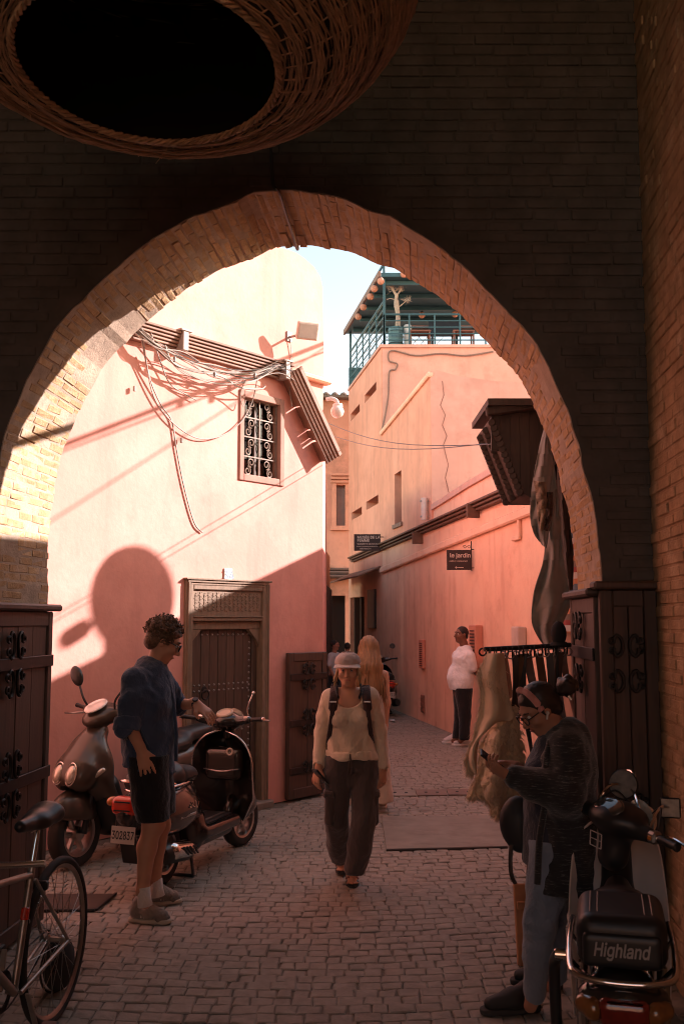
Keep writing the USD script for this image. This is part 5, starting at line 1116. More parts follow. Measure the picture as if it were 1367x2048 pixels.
    for s in (-1, 1):
        grip(t, cc + [-0.075, s * 0.23, 0.02], cc + [-0.12, s * 0.36, 0.035])
        obj('bar_end', disc(cc + [-0.123, s * 0.367, 0.036], (-0.3, s, 0.1), 0.016, 0.014), CHROME, t)
        obj('switch_block', bx(cc + [-0.075, s * 0.20, 0.025], (0.05, 0.05, 0.05), 0.01), CHROME, t)
        obj('brake_lever', tube(spline([cc + [-0.03, s * 0.22, 0.01], cc + [0.0, s * 0.29, 0.012], cc + [-0.03, s * 0.38, 0.015]], 4), 0.007, 6), STEEL, t, smooth=50)
    for s in ((-1, 1) if mirror else (-1,)):
        ms = cc + [-0.04, s * 0.19, 0.05]; mt = ms + [0.0, s * 0.05, 0.18]
        st_ = obj('mirror_stem', tube(spline([ms, ms + [0, s * 0.0, 0.06], mt], 4), 0.006, 6), CHROME, t, smooth=50)
        if mirror: obj('mirror', disc(mt + [0, s * 0.03, 0.05], (-1, -s * 0.2, 0.1), 0.055, 0.02, 20, 0.3), BLACK, st_, smooth=40)
        else: obj('mirror_joint', ball(mt, 0.014, 1), CHROME, st_)
    tl = S(0.02); tl.bx((-0.47, 0, 0.615), (0.05, 0.10, 0.062), 0.045)
    for s_ in (-1, 1): obj('indicator', S(0.01).el((-0.43, s_ * 0.13, 0.63), (0.05, 0.035, 0.032)).mesh(0.009), LENS_A, t, smooth=True)
    obj('tail_lamp', tl.mesh(0.009), LENS_R, t, smooth=True)
    for q in (0.645, 0.59): obj('lamp_divider', bx((-0.515, 0.0, q), (0.02, 0.12, 0.008)), BLACK, t)
    obj('rear_mudguard', [bx((-0.46, 0, 0.52), (0.03, 0.16, 0.10), 0.01), bx((-0.43, 0, 0.36), (0.02, 0.13, 0.28), 0.008, R=trimesh.transformations.rotation_matrix(-0.3, [0, 1, 0])[:3, :3])], BLACK, t)
    numplate(t, (-0.50, 0.0, 0.43), 0.18, 0.11, (-1, 0, 0.12), plate_txt, 0.05)
    obj('engine', [x.mesh(0.014) for x in (S(0.03).bx((0.02, 0.09, 0.26), (0.20, 0.045, 0.09), 0.04).rc((0.2, 0.05, 0.3), (0.34, 0, 0.33), 0.08, 0.06),)], BLACK, t, smooth=True)
    ex = obj('exhaust', [tube([(0.22, -0.12, 0.21), (0.12, -0.15, 0.22), (0.05, -0.165, 0.235), (-0.24, -0.175, 0.27), (-0.30, -0.175, 0.275)], [0.028, 0.045, 0.07, 0.072, 0.05], 14), tube([(0.22, -0.12, 0.21), (0.36, -0.10, 0.22), (0.45, -0.09, 0.24)], 0.02, 8)], BLACK, t, smooth=50)
    sh = S(0.02); sh.rc((-0.20, -0.20, 0.28), (0.02, -0.19, 0.25), 0.062, 0.06).cut((0, -0.175, 0.25), (0, 1, 0))
    obj('heat_shield', sh.mesh(0.01), CHROME, ex, smooth=True)
    obj('shield_slot', [bar((-0.15 + 0.045 * k, -0.262, 0.30 - 0.005 * k), (-0.07 + 0.045 * k, -0.258, 0.235 - 0.005 * k), 0.012, 0.008) for k in range(4)], BLACK, ex)
    obj('kickstand', [tube([(0.32, s * 0.05, 0.22), (0.22, s * 0.14, 0.015)], 0.012, 6) for s in (-1, 1)] + [tube([(0.22, 0.14, 0.015), (0.22, -0.14, 0.015)], 0.012, 6)], BLACK, t)
    obj('shock', [tube([(-0.02, 0.12, 0.24), (-0.08, 0.10, 0.48)], 0.02, 8)], STEEL, t)
    if detail:
        sq = [T3(x, -0.196, z) for x, z in ((0.16, 0.555), (0.155, 0.52), (0.14, 0.515), (0.13, 0.55), (0.115, 0.56), (0.11, 0.525), (0.09, 0.53), (0.075, 0.545), (0.06, 0.525), (0.04, 0.535))]
        obj('script_badge', tube(spline(sq, 4) + [0, -0.006, 0], 0.004, 5), CHROME, t)
        obj('side_strip', bx((0.03, -0.196, 0.475), (0.22, 0.006, 0.016), 0.002), STEEL, t)
        obj('grab_rail', tube(spline([(-0.05, 0.13, 0.70), (-0.30, 0.13, 0.745), (-0.42, 0.06, 0.765), (-0.42, -0.06, 0.765), (-0.30, -0.13, 0.745), (-0.05, -0.13, 0.70)], 5), 0.011, 7), CHROME, t, smooth=50)
    return t
hdg = lambda x, y: math.atan2(y, x)
BLK = PAINT('black_gloss_paint', (0.014, 0.011, 0.010), 0.16)
retro_scooter('retro_scooter', 'black retro scooter seen from behind with chrome exhaust cover and red tail lamp', (-1.27, 7.22, 0), hdg(0.34, 0.94), BLK, '302837', mirror=False, yaw=-0.18)
retro_scooter('far_scooter', 'small dark scooter parked far up the lane against the orange cafe wall', (0.86, 19.6, 0), hdg(-0.10, 1), BLK, '41772', detail=False)

def sport_scooter(name, label, loc, rz):
    t = thing(name, label, 'scooter', loc, rz); R = 0.25; fx = 1.30
    G = P('satin_grey_brown_paint', (0.075, 0.056, 0.043), 0.33, 0.12, 5, 0.0, metal=0.35, coat=0.25); D = BLACK
    wheel(t, T3(0, 0, R), R, 0.13); wheel(t, T3(fx, 0, R), R, 0.12, 0.0)
    fe = S(0.02); c = T3(fx, 0, R); fe.el(c + [0.03, 0, 0.13], (0.24, 0.115, 0.20)).cut(c + [0, 0, 0.10], (0.15, 0, -1), 0.02).el(c, (R * 1.05, 0.085, R * 1.05), op='s', k=0.01)
    obj('front_fender', fe.mesh(0.011), G, t, smooth=True)
    obj('fork', [tube([c + [0.0, s * 0.085, 0.0], c + [-0.12, s * 0.08, 0.38]], 0.024, 8) for s in (-1, 1)], BLACK, t, smooth=50)
    sh = S(0.045); sh.rc((1.08, 0, 0.98), (1.28, 0, 0.72), 0.075, 0.14, sq=((0, 1, 0), 1.35)).el((1.32, 0, 0.655), (0.13, 0.17, 0.115)).el((1.16, 0, 0.70), (0.12, 0.225, 0.26)).rc((1.20, 0.17, 0.66), (1.05, 0.20, 0.42), 0.05, 0.04).rc((1.20, -0.17, 0.66), (1.05, -0.20, 0.42), 0.05, 0.04)
    sh.el(c + [0.02, 0, 0.05], (0.30, 0.10, 0.33), op='s', k=0.03)
    fr = obj('front_fairing', sh.mesh(0.012), G, t, smooth=True)
    for s in (-1, 1):
        obj('headlight', S(0.01).el((1.425, s * 0.060, 0.70), (0.035, 0.046, 0.072), R=trimesh.transformations.rotation_matrix(-0.5, [0, 1, 0])[:3, :3]).mesh(0.007), LENS_C, fr, smooth=True)
        obj('headlight_rim', tube([T3(1.428, s * 0.060, 0.70) + [0.045 * math.sin(a) * -0.5, 0.05 * math.cos(a), 0.078 * math.sin(a)] for a in np.linspace(0, 2 * math.pi, 25)], 0.006, 5), CHROME, fr)
        il = S(0.02); il.rc((1.362, s * 0.115, 0.632), (1.235, s * 0.200, 0.715), 0.032, 0.020); obj('indicator', il.mesh(0.008), LENS_C, fr, smooth=True)
    obj('badge', torus((1.255, 0, 0.905), (0.8, 0, 0.5), 0.02, 0.005, 16, 5), BLACK, fr)
    lo = S(0.05); lo.rc((1.06, 0, 0.55), (0.92, 0, 0.30), 0.14, 0.13, sq=((0, 1, 0), 1.35)).rc((0.92, 0, 0.27), (0.42, 0, 0.27), 0.085, 0.085, sq=((0, 1, 0), 2.2)).rc((0.42, 0, 0.30), (0.30, 0, 0.58), 0.12, 0.14, sq=((0, 1, 0), 1.2))
    obj('leg_well', lo.mesh(0.014), D, t, smooth=True)
    rb = S(0.05); rb.rc((0.34, 0, 0.60), (-0.30, 0, 0.68), 0.135, 0.10, sq=((0, 1, 0), 1.2)).rc((-0.25, 0, 0.70), (-0.50, 0, 0.78), 0.09, 0.05, sq=((0, 1, 0), 1.3)); obj('rear_body', rb.mesh(0.014), G, t, smooth=True)
    se = S(0.05); se.rc((0.36, 0, 0.74), (0.02, 0, 0.78), 0.08, 0.085, sq=((0, 1, 0), 1.6)).rc((-0.02, 0, 0.83), (-0.38, 0, 0.86), 0.075, 0.06, sq=((0, 1, 0), 1.5)); obj('seat', se.mesh(0.014), SEATM, t, smooth=True)
    obj('grab_rail', tube(spline([(-0.2, 0.17, 0.80), (-0.45, 0.15, 0.86), (-0.55, 0, 0.88), (-0.45, -0.15, 0.86), (-0.2, -0.17, 0.80)], 6), 0.012, 7), STEEL, t, smooth=50)
    hc = S(0.04); cc = T3(1.04, 0, 1.10); hc.el(cc, (0.17, 0.125, 0.075), R=trimesh.transformations.rotation_matrix(0.35, [0, 1, 0])[:3, :3]).rc(cc + [-0.02, 0.08, 0], cc + [-0.08, 0.20, 0.03], 0.06, 0.04).rc(cc + [-0.02, -0.08, 0], cc + [-0.08, -0.20, 0.03], 0.06, 0.04).rc(cc, (1.08, 0, 0.98), 0.07, 0.06)
    h_ = obj('handlebar_cover', hc.mesh(0.012), G, t, smooth=True)
    obj('dash_screen', S(0.02).el(cc + [0.06, 0, 0.075], (0.11, 0.085, 0.018), R=trimesh.transformations.rotation_matrix(0.45, [0, 1, 0])[:3, :3]).mesh(0.008), P('pale_screen', (0.7, 0.66, 0.6), 0.1, 0.05, 5, 0.0, coat=1.0), h_, smooth=True)
    for s in (-1, 1):
        grip(t, cc + [-0.09, s * 0.21, 0.035], cc + [-0.13, s * 0.36, 0.055]); obj('brake_lever', tube(spline([cc + [-0.03, s * 0.20, 0.01], cc + [0.01, s * 0.27, 0.005], cc + [-0.02, s * 0.38, 0.0]], 4), 0.008, 6), STEEL, t, smooth=50)
    for s in (-1, 1):
        ms = cc + [-0.01, s * 0.13, 0.055]; mt = ms + [0.0, s * 0.10, 0.17]
        st_ = obj('mirror_stem', tube(spline([ms, ms + [0.03, s * 0.03, 0.07], mt], 4), 0.009, 6), BLACK, t, smooth=50)
        obj('mirror', S(0.02).el(mt + [0.0, s * 0.03, 0.07], (0.035, 0.055, 0.085), R=trimesh.transformations.rotation_matrix(s * -0.45, [1, 0, 0])[:3, :3]).mesh(0.009), BLACK, st_, smooth=True)
    obj('engine', S(0.04).bx((0.12, 0.14, 0.28), (0.30, 0.05, 0.10), 0.05).mesh(0.014), BLACK, t, smooth=True)
    obj('air_intake_cover', S(0.02).el((0.78, 0.23, 0.58), (0.13, 0.10, 0.13)).mesh(0.011), PAINT('black_gloss_paint', (0.014, 0.011, 0.010)), t, smooth=True)
    obj('exhaust', tube([(0.25, -0.15, 0.25), (0.1, -0.17, 0.26), (-0.3, -0.19, 0.36)], [0.03, 0.065, 0.06], 12), BLACK, t, smooth=50)
    tl = S(0.02); tl.el((-0.50, 0, 0.72), (0.06, 0.13, 0.04)); obj('tail_lamp', tl.mesh(0.01), LENS_R, t, smooth=True)
    obj('kickstand', tube([(0.35, 0.12, 0.22), (0.28, 0.30, 0.01)], 0.013, 6), STEEL, t)
    return t
sport_scooter('grey_scooter', 'satin grey brown scooter parked nose out behind the man in the blue shirt', (-1.42, 8.86, 0), hdg(-0.45, -0.893))

def moped():
    loc = np.array([1.0, 3.72, 0.0]); h = np.array([0.25, 0.97]); h /= np.linalg.norm(h); rz = hdg(*h)
    t = thing('black_moped', 'black moped with pale leg shields, Highland seat box and chrome rack, close at the right', 'moped', loc, rz); R = 0.285
    tol = lambda w: T3((w[0] - loc[0]) * h[0] + (w[1] - loc[1]) * h[1], -(w[0] - loc[0]) * h[1] + (w[1] - loc[1]) * h[0], w[2])
    wheel(t, T3(0, 0, R), R, 0.08, spokes=5); wheel(t, T3(1.20, 0, R), R, 0.075, -0.8, spokes=5)
    GR = P('pale_grey_shield', (0.62, 0.54, 0.50), 0.5, 0.12, 5, 0.1, dirt=((0.34, 0.28, 0.25), 6.0, 0.60, 0.7))
    for s in (1, -1):
        rows = []
        for i in range(20):
            u = i / 19; z = 0.14 + 0.80 * u; top = math.sqrt(max(0.0, 1 - max(0, (u - 0.86) / 0.145) ** 2)); ow = 0.085 + (0.195 + 0.03 * math.sin(u * 3) - 0.085 - 0.03 * u) * top
            rows.append([(0.86 + 0.10 * u - 0.10 * (j / 7) ** 2 - 0.05 * math.sin(math.pi * u) * 0.6, s * (0.055 + (ow - 0.055) * j / 7), z) for j in range(8)])
        obj('leg_shield', ribbon(rows, 0.008) if s == 1 else ribbon([r[::-1] for r in rows], 0.008), GR, t, smooth=50)
    sp = S(0.04); sp.rc((0.98, 0, 0.95), (0.82, 0, 0.62), 0.062, 0.07).rc((0.82, 0, 0.62), (0.45, 0, 0.52), 0.075, 0.085).rc((0.45, 0, 0.55), (0.30, 0, 0.60), 0.09, 0.10); obj('spine', sp.mesh(0.012), BLACK, t, smooth=True)
    fe = S(0.02); c = T3(1.20, 0, R); fe.el(c + [0, 0, 0.1], (0.3, 0.065, 0.22)).cut(c + [0, 0, 0.1], (0.3, 0, -1), 0.02).el(c, (R * 1.05, 0.06, R * 1.05), op='s', k=0.01); obj('front_fender', fe.mesh(0.012), BLK, t, smooth=True)
    obj('fork', [tube([c + [0, s * 0.06, 0], (1.0, s * 0.06, 0.80)], 0.018, 8) for s in (-1, 1)], CHROME, t, smooth=50)
    # turned handlebar
    cw = np.array([1.175, 4.36, 0.985]); C = tol(cw); Lw = tol(cw + [-0.145, 0.29, 0.035]); Rw = tol(cw + [0.135, -0.29, -0.035]); ax = (Lw - Rw) / np.linalg.norm(Lw - Rw)
    fwd = np.cross(ax, [0, 0, 1]); fwd /= np.linalg.norm(fwd); up = np.cross(fwd, ax); up = up if up[2] > 0 else -up
    fwd = fwd if fwd[0] > 0 else -fwd
    Rm = np.stack([fwd, ax, up], 1)
    hd = S(0.04); hd.el(C + up * 0.02, (0.12, 0.13, 0.065), R=Rm).rc(C + ax * 0.08, C + ax * 0.19, 0.045, 0.03).rc(C - ax * 0.08, C - ax * 0.19, 0.045, 0.03).rc(C, C - up * 0.14 - fwd * 0.02, 0.07, 0.065)
    hs = obj('headset', hd.mesh(0.011), BLACK, t, smooth=True)
    obj('instrument', S(0.01).el(C + up * 0.07 - fwd * 0.055, (0.055, 0.085, 0.012), R=np.stack([fwd * 0.85 + up * 0.53, ax, up * 0.85 - fwd * 0.53], 1)).mesh(0.007), P('smoked_dial', (0.05, 0.04, 0.03), 0.1, 0.1, 5, 0.0, coat=1.0), hs, smooth=True)
    obj('headlight', lathe([(0, 0.05), (0.06, 0.04), (0.085, 0.0), (0.0, -0.02)], 20, frame_to(fwd, C + fwd * 0.12)), LENS_C, hs, smooth=50)
    dec = C - up * 0.075 - fwd * 0.092 + ax * 0.03
    fr_ = [bar(dec + ax * 0.035 + up * q, dec - ax * 0.035 + up * q, 0.003, 0.004, up=fwd) for q in (-0.03, 0.0, 0.03)] + [bar(dec + ax * q - up * 0.03, dec + ax * q + up * 0.03, 0.003, 0.004, up=fwd) for q in (-0.035, 0.035)]
    obj('label_frame', fr_, P('label_grey', (0.5, 0.47, 0.45), 0.6), hs)
    for s, e in ((1, Lw), (-1, Rw)):
        a = C + ax * s * 0.20; obj('bar', tube([a, e], 0.011, 8), CHROME, t); grip(t, C + ax * s * 0.245, e + ax * s * 0.03)
        obj('switch_block', bx(C + ax * s * 0.215, (0.05, 0.045, 0.05), 0.01, R=Rm), STEEL if s < 0 else BLACK, t)
        obj('switch_button', bx(C + ax * s * 0.215 - fwd * 0.027, (0.008, 0.02, 0.018), 0.003, R=Rm), LENS_A, t)
        obj('brake_lever', tube(spline([C + ax * s * 0.2 + fwd * 0.04, C + ax * s * 0.26 + fwd * 0.06, C + ax * s * 0.36 + fwd * 0.035], 5), 0.006, 6), CHROME, t, smooth=50)
        obj('cable', tube(spline([C + ax * s * 0.20 + fwd * 0.03, C + ax * s * 0.14 + fwd * 0.10 + up * 0.09, C + ax * s * 0.04 + fwd * 0.13 + up * 0.02], 6), 0.004, 5), BLACK, t, smooth=50)
    for wpt, nrm_, rr, kind in (((1.262, 4.58, 1.105), (-0.45, -1, 0.25), 0.066, 'round'), ((1.30, 4.70, 1.088), (-0.78, -0.19, 0.53), 0.075, 'round'), ((1.395, 4.35, 1.045), (-0.3, -1, 0.1), 0.03, 'square')):
        q = tol(np.array(wpt)); nl = tol(loc + np.array(nrm_)) ; nl /= np.linalg.norm(nl); base = C + ax * (0.17 if wpt[0] < 1.29 else -0.17)
        st_ = obj('mirror_stem', tube(spline([base, lerp(base, q, 0.5) + up * 0.05, q - nl * 0.01], 5), 0.006, 6), CHROME, t, smooth=50)
        if kind == 'round':
            m_ = obj('mirror', disc(q, nl, rr, 0.02, 28, 0.3), BLACK if wpt[0] < 1.29 else CHROME, st_, smooth=40); obj('mirror_glass', disc(q + nl * 0.011, nl, rr * 0.92, 0.002, 28), P('dusty_mirror', (0.12, 0.105, 0.09), 0.35, 0.5, 22, 0.0, metal=0.3) if wpt[0] < 1.29 else MIRR, m_)  # grey glass colour stands for the dull reflection in the mirror
        else: m_ = obj('mirror', fixm(bx((0, 0, 0), (0.085, 0.085, 0.02), 0.006), frame_to(nl, q)), BLACK, st_); obj('mirror_glass', fixm(bx((0, 0, 0.0115), (0.072, 0.072, 0.002)), frame_to(nl, q)), P('dusty_mirror', (0.35, 0.31, 0.28)), m_)  # same grey, painted in place of a reflection
    # saddle, seat box with lettering, rack, lamps
    se = S(0.04); se.rc((0.40, 0, 0.70), (0.62, 0, 0.74), 0.07, 0.035, sq=((0, 1, 0), 1.35)).rc((0.38, 0, 0.70), (0.16, 0, 0.735), 0.09, 0.10, sq=((0, 1, 0), 1.5)); obj('seat', se.mesh(0.012), SEATM, t, smooth=True)
    bo = S(0.02); bo.bx((-0.06, 0, 0.755), (0.19, 0.150, 0.088), 0.05); b_ = obj('seat_box', bo.mesh(0.011), SEATM, t, smooth=True)
    pad = S(0.02); pad.bx((-0.243, 0, 0.735), (0.02, 0.130, 0.056), 0.018); obj('back_pad', pad.mesh(0.009), BLACK, b_, smooth=True)
    tm = meshkit.text_mesh('Highland', 0.042, 0.002, True); v = tm.vertices.copy(); v[:, 0] += v[:, 1] * 0.22; x0, x1 = v[:, 0].min(), v[:, 0].max(); v[:, 0] = (v[:, 0] - (x0 + x1) / 2) * 0.185 / (x1 - x0)
    obj('lettering', trimesh.Trimesh(np.c_[-0.264 - v[:, 2], -v[:, 0] + 0.0, v[:, 1] + 0.72][:, :], tm.faces, process=False), P('silver_print', (0.30, 0.285, 0.275), 0.4), b_)
    for s in (-1, 1):
        for d in (0.0, 0.025): obj('stitch_line', tube(spline([(0.06, s * (0.078 + d), 0.845), (-0.10, s * (0.078 + d), 0.846), (-0.19, s * (0.078 + d), 0.841)], 4), 0.0028, 4), P('grey_piping', (0.3, 0.28, 0.27), 0.6), b_)
    obj('seam', tube(spline([(0.13, 0.11, 0.80), (-0.12, 0.146, 0.785), (-0.235, 0.12, 0.785), (-0.245, 0, 0.785), (-0.235, -0.12, 0.785), (-0.12, -0.146, 0.785), (0.13, -0.11, 0.80)], 6), 0.006, 6), P('grey_piping', (0.3, 0.28, 0.27)), b_, smooth=50)
    obj('rack', tube(spline([(0.16, 0.172, 0.72), (-0.10, 0.178, 0.70), (-0.26, 0.165, 0.665), (-0.305, 0.10, 0.655), (-0.315, 0, 0.652), (-0.305, -0.10, 0.655), (-0.26, -0.165, 0.665), (-0.10, -0.178, 0.70), (0.16, -0.172, 0.72)], 6), 0.0115, 9), CHROME, t, smooth=60)
    for s in (-1, 1):
        obj('rack_stay', tube([(-0.20, s * 0.170, 0.68), (-0.12, s * 0.12, 0.60)], 0.008, 7), CHROME, t); obj('rack_stay', tube([(0.02, s * 0.174, 0.70), (0.02, s * 0.12, 0.62)], 0.008, 7), CHROME, t)
        obj('shock', [tube([(-0.02, s * 0.135, 0.30), (-0.04, s * 0.135, 0.58)], 0.026, 10), tube([(-0.04, s * 0.135, 0.58), (-0.045, s * 0.135, 0.63)], 0.018, 8)], CHROME, t, smooth=50)
    ta = S(0.04); ta.rc((0.20, 0, 0.60), (-0.20, 0, 0.595), 0.11, 0.085, sq=((0, 1, 0), 1.15)).el((-0.24, 0, 0.575), (0.10, 0.155, 0.085)); obj('tail_body', ta.mesh(0.011), BLK, t, smooth=True)
    tl = S(0.015); tl.bx((-0.315, 0, 0.565), (0.035, 0.085, 0.045), 0.03); obj('tail_lamp', tl.mesh(0.008), P('dark_red_lens', (0.16, 0.015, 0.008), 0.12, 0.3, 30, 0.1, coat=0.8), t, smooth=True)
    for s in (-1, 1):
        il = S(0.015); il.rc((-0.305, s * 0.098, 0.565), (-0.285, s * 0.128, 0.57), 0.040, 0.032); obj('indicator', il.mesh(0.008), P('dark_amber_lens', (0.20, 0.075, 0.02), 0.12, 0.3, 30, 0.1, coat=0.8), t, smooth=True)
    obj('rear_mudguard', bx((-0.335, 0, 0.46), (0.02, 0.17, 0.12), 0.008), BLACK, t)
    numplate(t, (-0.352, 0.0, 0.405), 0.18, 0.15, (-1, 0, 0.15), '9 9', 0.055)
    obj('guard_tube', tube(spline([(-0.10, 0.215, 0.66), (-0.02, 0.235, 0.60), (0.0, 0.235, 0.45), (0.02, 0.23, 0.30), (0.06, 0.22, 0.18)], 6), 0.021, 10), BLACK, t, smooth=60)
    obj('guard_bolt', [disc((-0.10, 0.20, 0.665), (0, 1, 0), 0.018, 0.06)], CHROME, t)
    obj('engine', S(0.04).bx((0.42, 0, 0.30), (0.20, 0.13, 0.11), 0.06).mesh(0.014), STEEL, t, smooth=True)
    obj('exhaust', tube([(0.42, -0.12, 0.22), (0.2, -0.16, 0.22), (-0.3, -0.18, 0.30)], [0.02, 0.045, 0.045], 10), CHROME, t, smooth=50)
    obj('footpeg', [tube([(0.38, 0.12, 0.20), (0.38, 0.30, 0.20)], 0.016, 8), tube([(0.38, -0.12, 0.20), (0.38, -0.30, 0.20)], 0.016, 8)], RUB, t)
    obj('kickstand', tube([(0.30, 0.12, 0.20), (0.22, 0.26, 0.01)], 0.012, 6), STEEL, t)
    obj('bag_hook', tube(spline([(0.80, 0.10, 0.62), (0.74, 0.11, 0.58), (0.73, 0.12, 0.62)], 5), 0.005, 5), IRON, t)
    return t
moped()

# ------------------------------------------------------------------ bicycle at the left edge
def bicycle():
    d = np.array([-0.117, -0.993]); loc = np.array([-1.325, 4.80, 0.0]); rz = hdg(*d)
    t = thing('bicycle', 'silver grey bicycle with black saddle leaning at the left edge, rear wheel showing', 'bicycle', loc, rz)
    ALU = P('scuffed_aluminium', (0.34, 0.29, 0.25), 0.35, 0.25, 14, 0.1, metal=0.8)
    R = 0.368
    def bw(c, nm):
        y = T3(0, 1, 0); w = obj(nm, torus(c, y, R - 0.018, 0.019, 72, 10), RUB, t, smooth=True)
        obj('rim', lathe([(R - 0.040, -0.010), (R - 0.034, -0.0115), (R - 0.034, 0.0115), (R - 0.040, 0.010), (R - 0.052, 0.0), (R - 0.040, -0.010)], 72, frame_to(y, c)), ALU, w, smooth=30)
        obj('hub', lathe([(0, -0.05), (0.012, -0.05), (0.022, -0.034), (0.022, -0.030), (0.012, -0.026), (0.012, 0.026), (0.022, 0.030), (0.022, 0.034), (0.012, 0.05), (0, 0.05)], 14, frame_to(y, c)), ALU, w, smooth=30)
        for k in range(28):
            a = 2 * math.pi * k / 28; s = (-1) ** k; b = a + (0.55 if (k // 2) % 2 else -0.55)
            obj('spoke', tube([c + [0.022 * math.cos(b), s * 0.032, 0.022 * math.sin(b)], c + [(R - 0.042) * math.cos(a), 0, (R - 0.042) * math.sin(a)]], 0.0016, 4), STEEL, w)
    rw, fw = T3(0, 0, R), T3(1.03, 0, R); bw(rw, 'wheel'); bw(fw, 'wheel')
    bb = T3(0.43, 0, 0.285); sc = T3(0.29, 0, 0.76); hd_ = T3(0.86, 0, 0.80); hl = T3(0.90, 0, 0.66)
    tb = lambda n, a, b, r, m=ALU: obj(n, tube([a, b], r, 10), m, t, smooth=50)
    tb('seat_tube', bb, sc, 0.016); tb('top_tube', sc + [0, 0, -0.03], hd_, 0.015); tb('down_tube', bb, hl, 0.018); tb('head_tube', hd_ + [-0.01, 0, 0.03], hl + [0.01, 0, -0.03], 0.019)
    for s in (-1, 1):
        tb('chain_stay', bb + [0, s * 0.03, 0], rw + [0, s * 0.062, 0], 0.010); tb('seat_stay', sc + [0, s * 0.018, -0.05], rw + [0, s * 0.062, 0], 0.0085); tb('fork_blade', hl + [0.0, s * 0.03, -0.05], fw + [0, s * 0.055, 0], 0.011)
    tb('axle', rw + [0, -0.075, 0], rw + [0, 0.075, 0], 0.008, STEEL)
    tb('seat_post', sc, sc + [-0.045, 0, 0.15], 0.013, CHROME)
    sp = sc + [-0.05, 0, 0.17]; sd = S(0.04); sd.rc(sp + [-0.10, 0, 0.035], sp + [0.02, 0, 0.015], 0.055, 0.045, sq=((0, 1, 0), 1.5)).rc(sp + [0.02, 0, 0.015], sp + [0.18, 0, 0.03], 0.045, 0.026).cut(sp + [0, 0, -0.01], (0, 0, -1), 0.02)
    obj('saddle', sd.mesh(0.009), SEATM, t, smooth=True)
    obj('saddle_rail', [tube([sp + [-0.09, s * 0.03, 0.0], sp + [0.12, s * 0.02, -0.005]], 0.004, 5) for s in (-1, 1)], STEEL, t)
    obj('chainring', [lathe([(0.06, -0.003), (0.085, -0.003), (0.085, 0.003), (0.06, 0.003), (0.06, -0.003)], 36, frame_to((0, 1, 0), bb + [0, -0.05, 0]))], IRON, t)
    obj('chain', tube(spline([rw + [0, -0.05, 0.035], bb + [-0.05, -0.05, 0.085], bb + [0.08, -0.05, 0], bb + [-0.05, -0.05, -0.085], rw + [0, -0.05, -0.035], rw + [-0.035, -0.05, 0]], 6, True), 0.004, 5, closed=True), IRON, t)
    for s, a in ((-1, 1.2), (1, -1.94)):
        e = bb + [0.165 * math.cos(a) * s, s * -0.075, -0.165 * abs(math.sin(a)) * (1 if s < 0 else -1)]
        obj('crank', bar(bb + [0, -s * 0.06, 0], e, 0.012, 0.022, 0.003, up=(0, 1, 0)), ALU, t); obj('pedal', bx(e + [0, -s * 0.05, 0], (0.09, 0.07, 0.018), 0.005), BLACK, t)
    obj('handlebar', tube(spline([hd_ + [0.0, 0.30, 0.12], hd_ + [0.02, 0.12, 0.11], hd_ + [0.02, -0.12, 0.11], hd_ + [0.0, -0.30, 0.12]], 6), 0.012, 8), CHROME, t, smooth=50); tb('stem', hd_, hd_ + [0.015, 0, 0.11], 0.014)
    obj('lock_chain', [torus(lerp(sc + [0.03, 0.0, -0.22], rw + [0.02, -0.04, 0.30], u) + [0, 0, -0.03 * math.sin(u * 3)], (1, (i % 2) * 1.0, 0.3), 0.012, 0.003, 10, 4) for i, u in enumerate(np.linspace(0, 1, 16))], STEEL, t)
    obj('brake', [bx(sc + [-0.10, 0, -0.10], (0.03, 0.07, 0.04), 0.006)], BLACK, t)
    obj('frame_band', disc(lerp(bb, sc, 0.62), sc - bb, 0.0185, 0.05), LENS_R, t)
bicycle()
dd = thing('dark_round_bag', 'dark round flattened bag on the ground behind the bicycle rear wheel', 'bag', px(118, 1902, 5.2) * [1, 1, 0])
obj('shell', S(0.02).el((0, 0, 0.13), (0.078, 0.10, 0.13)).mesh(0.01), P('dark_canvas', (0.03, 0.026, 0.024), 0.9), dd, smooth=True)
obj('rim_seam', torus((0, -0.02, 0.13), (0.9, -0.4, 0), 0.125, 0.006, 30, 5), BLACK, dd)
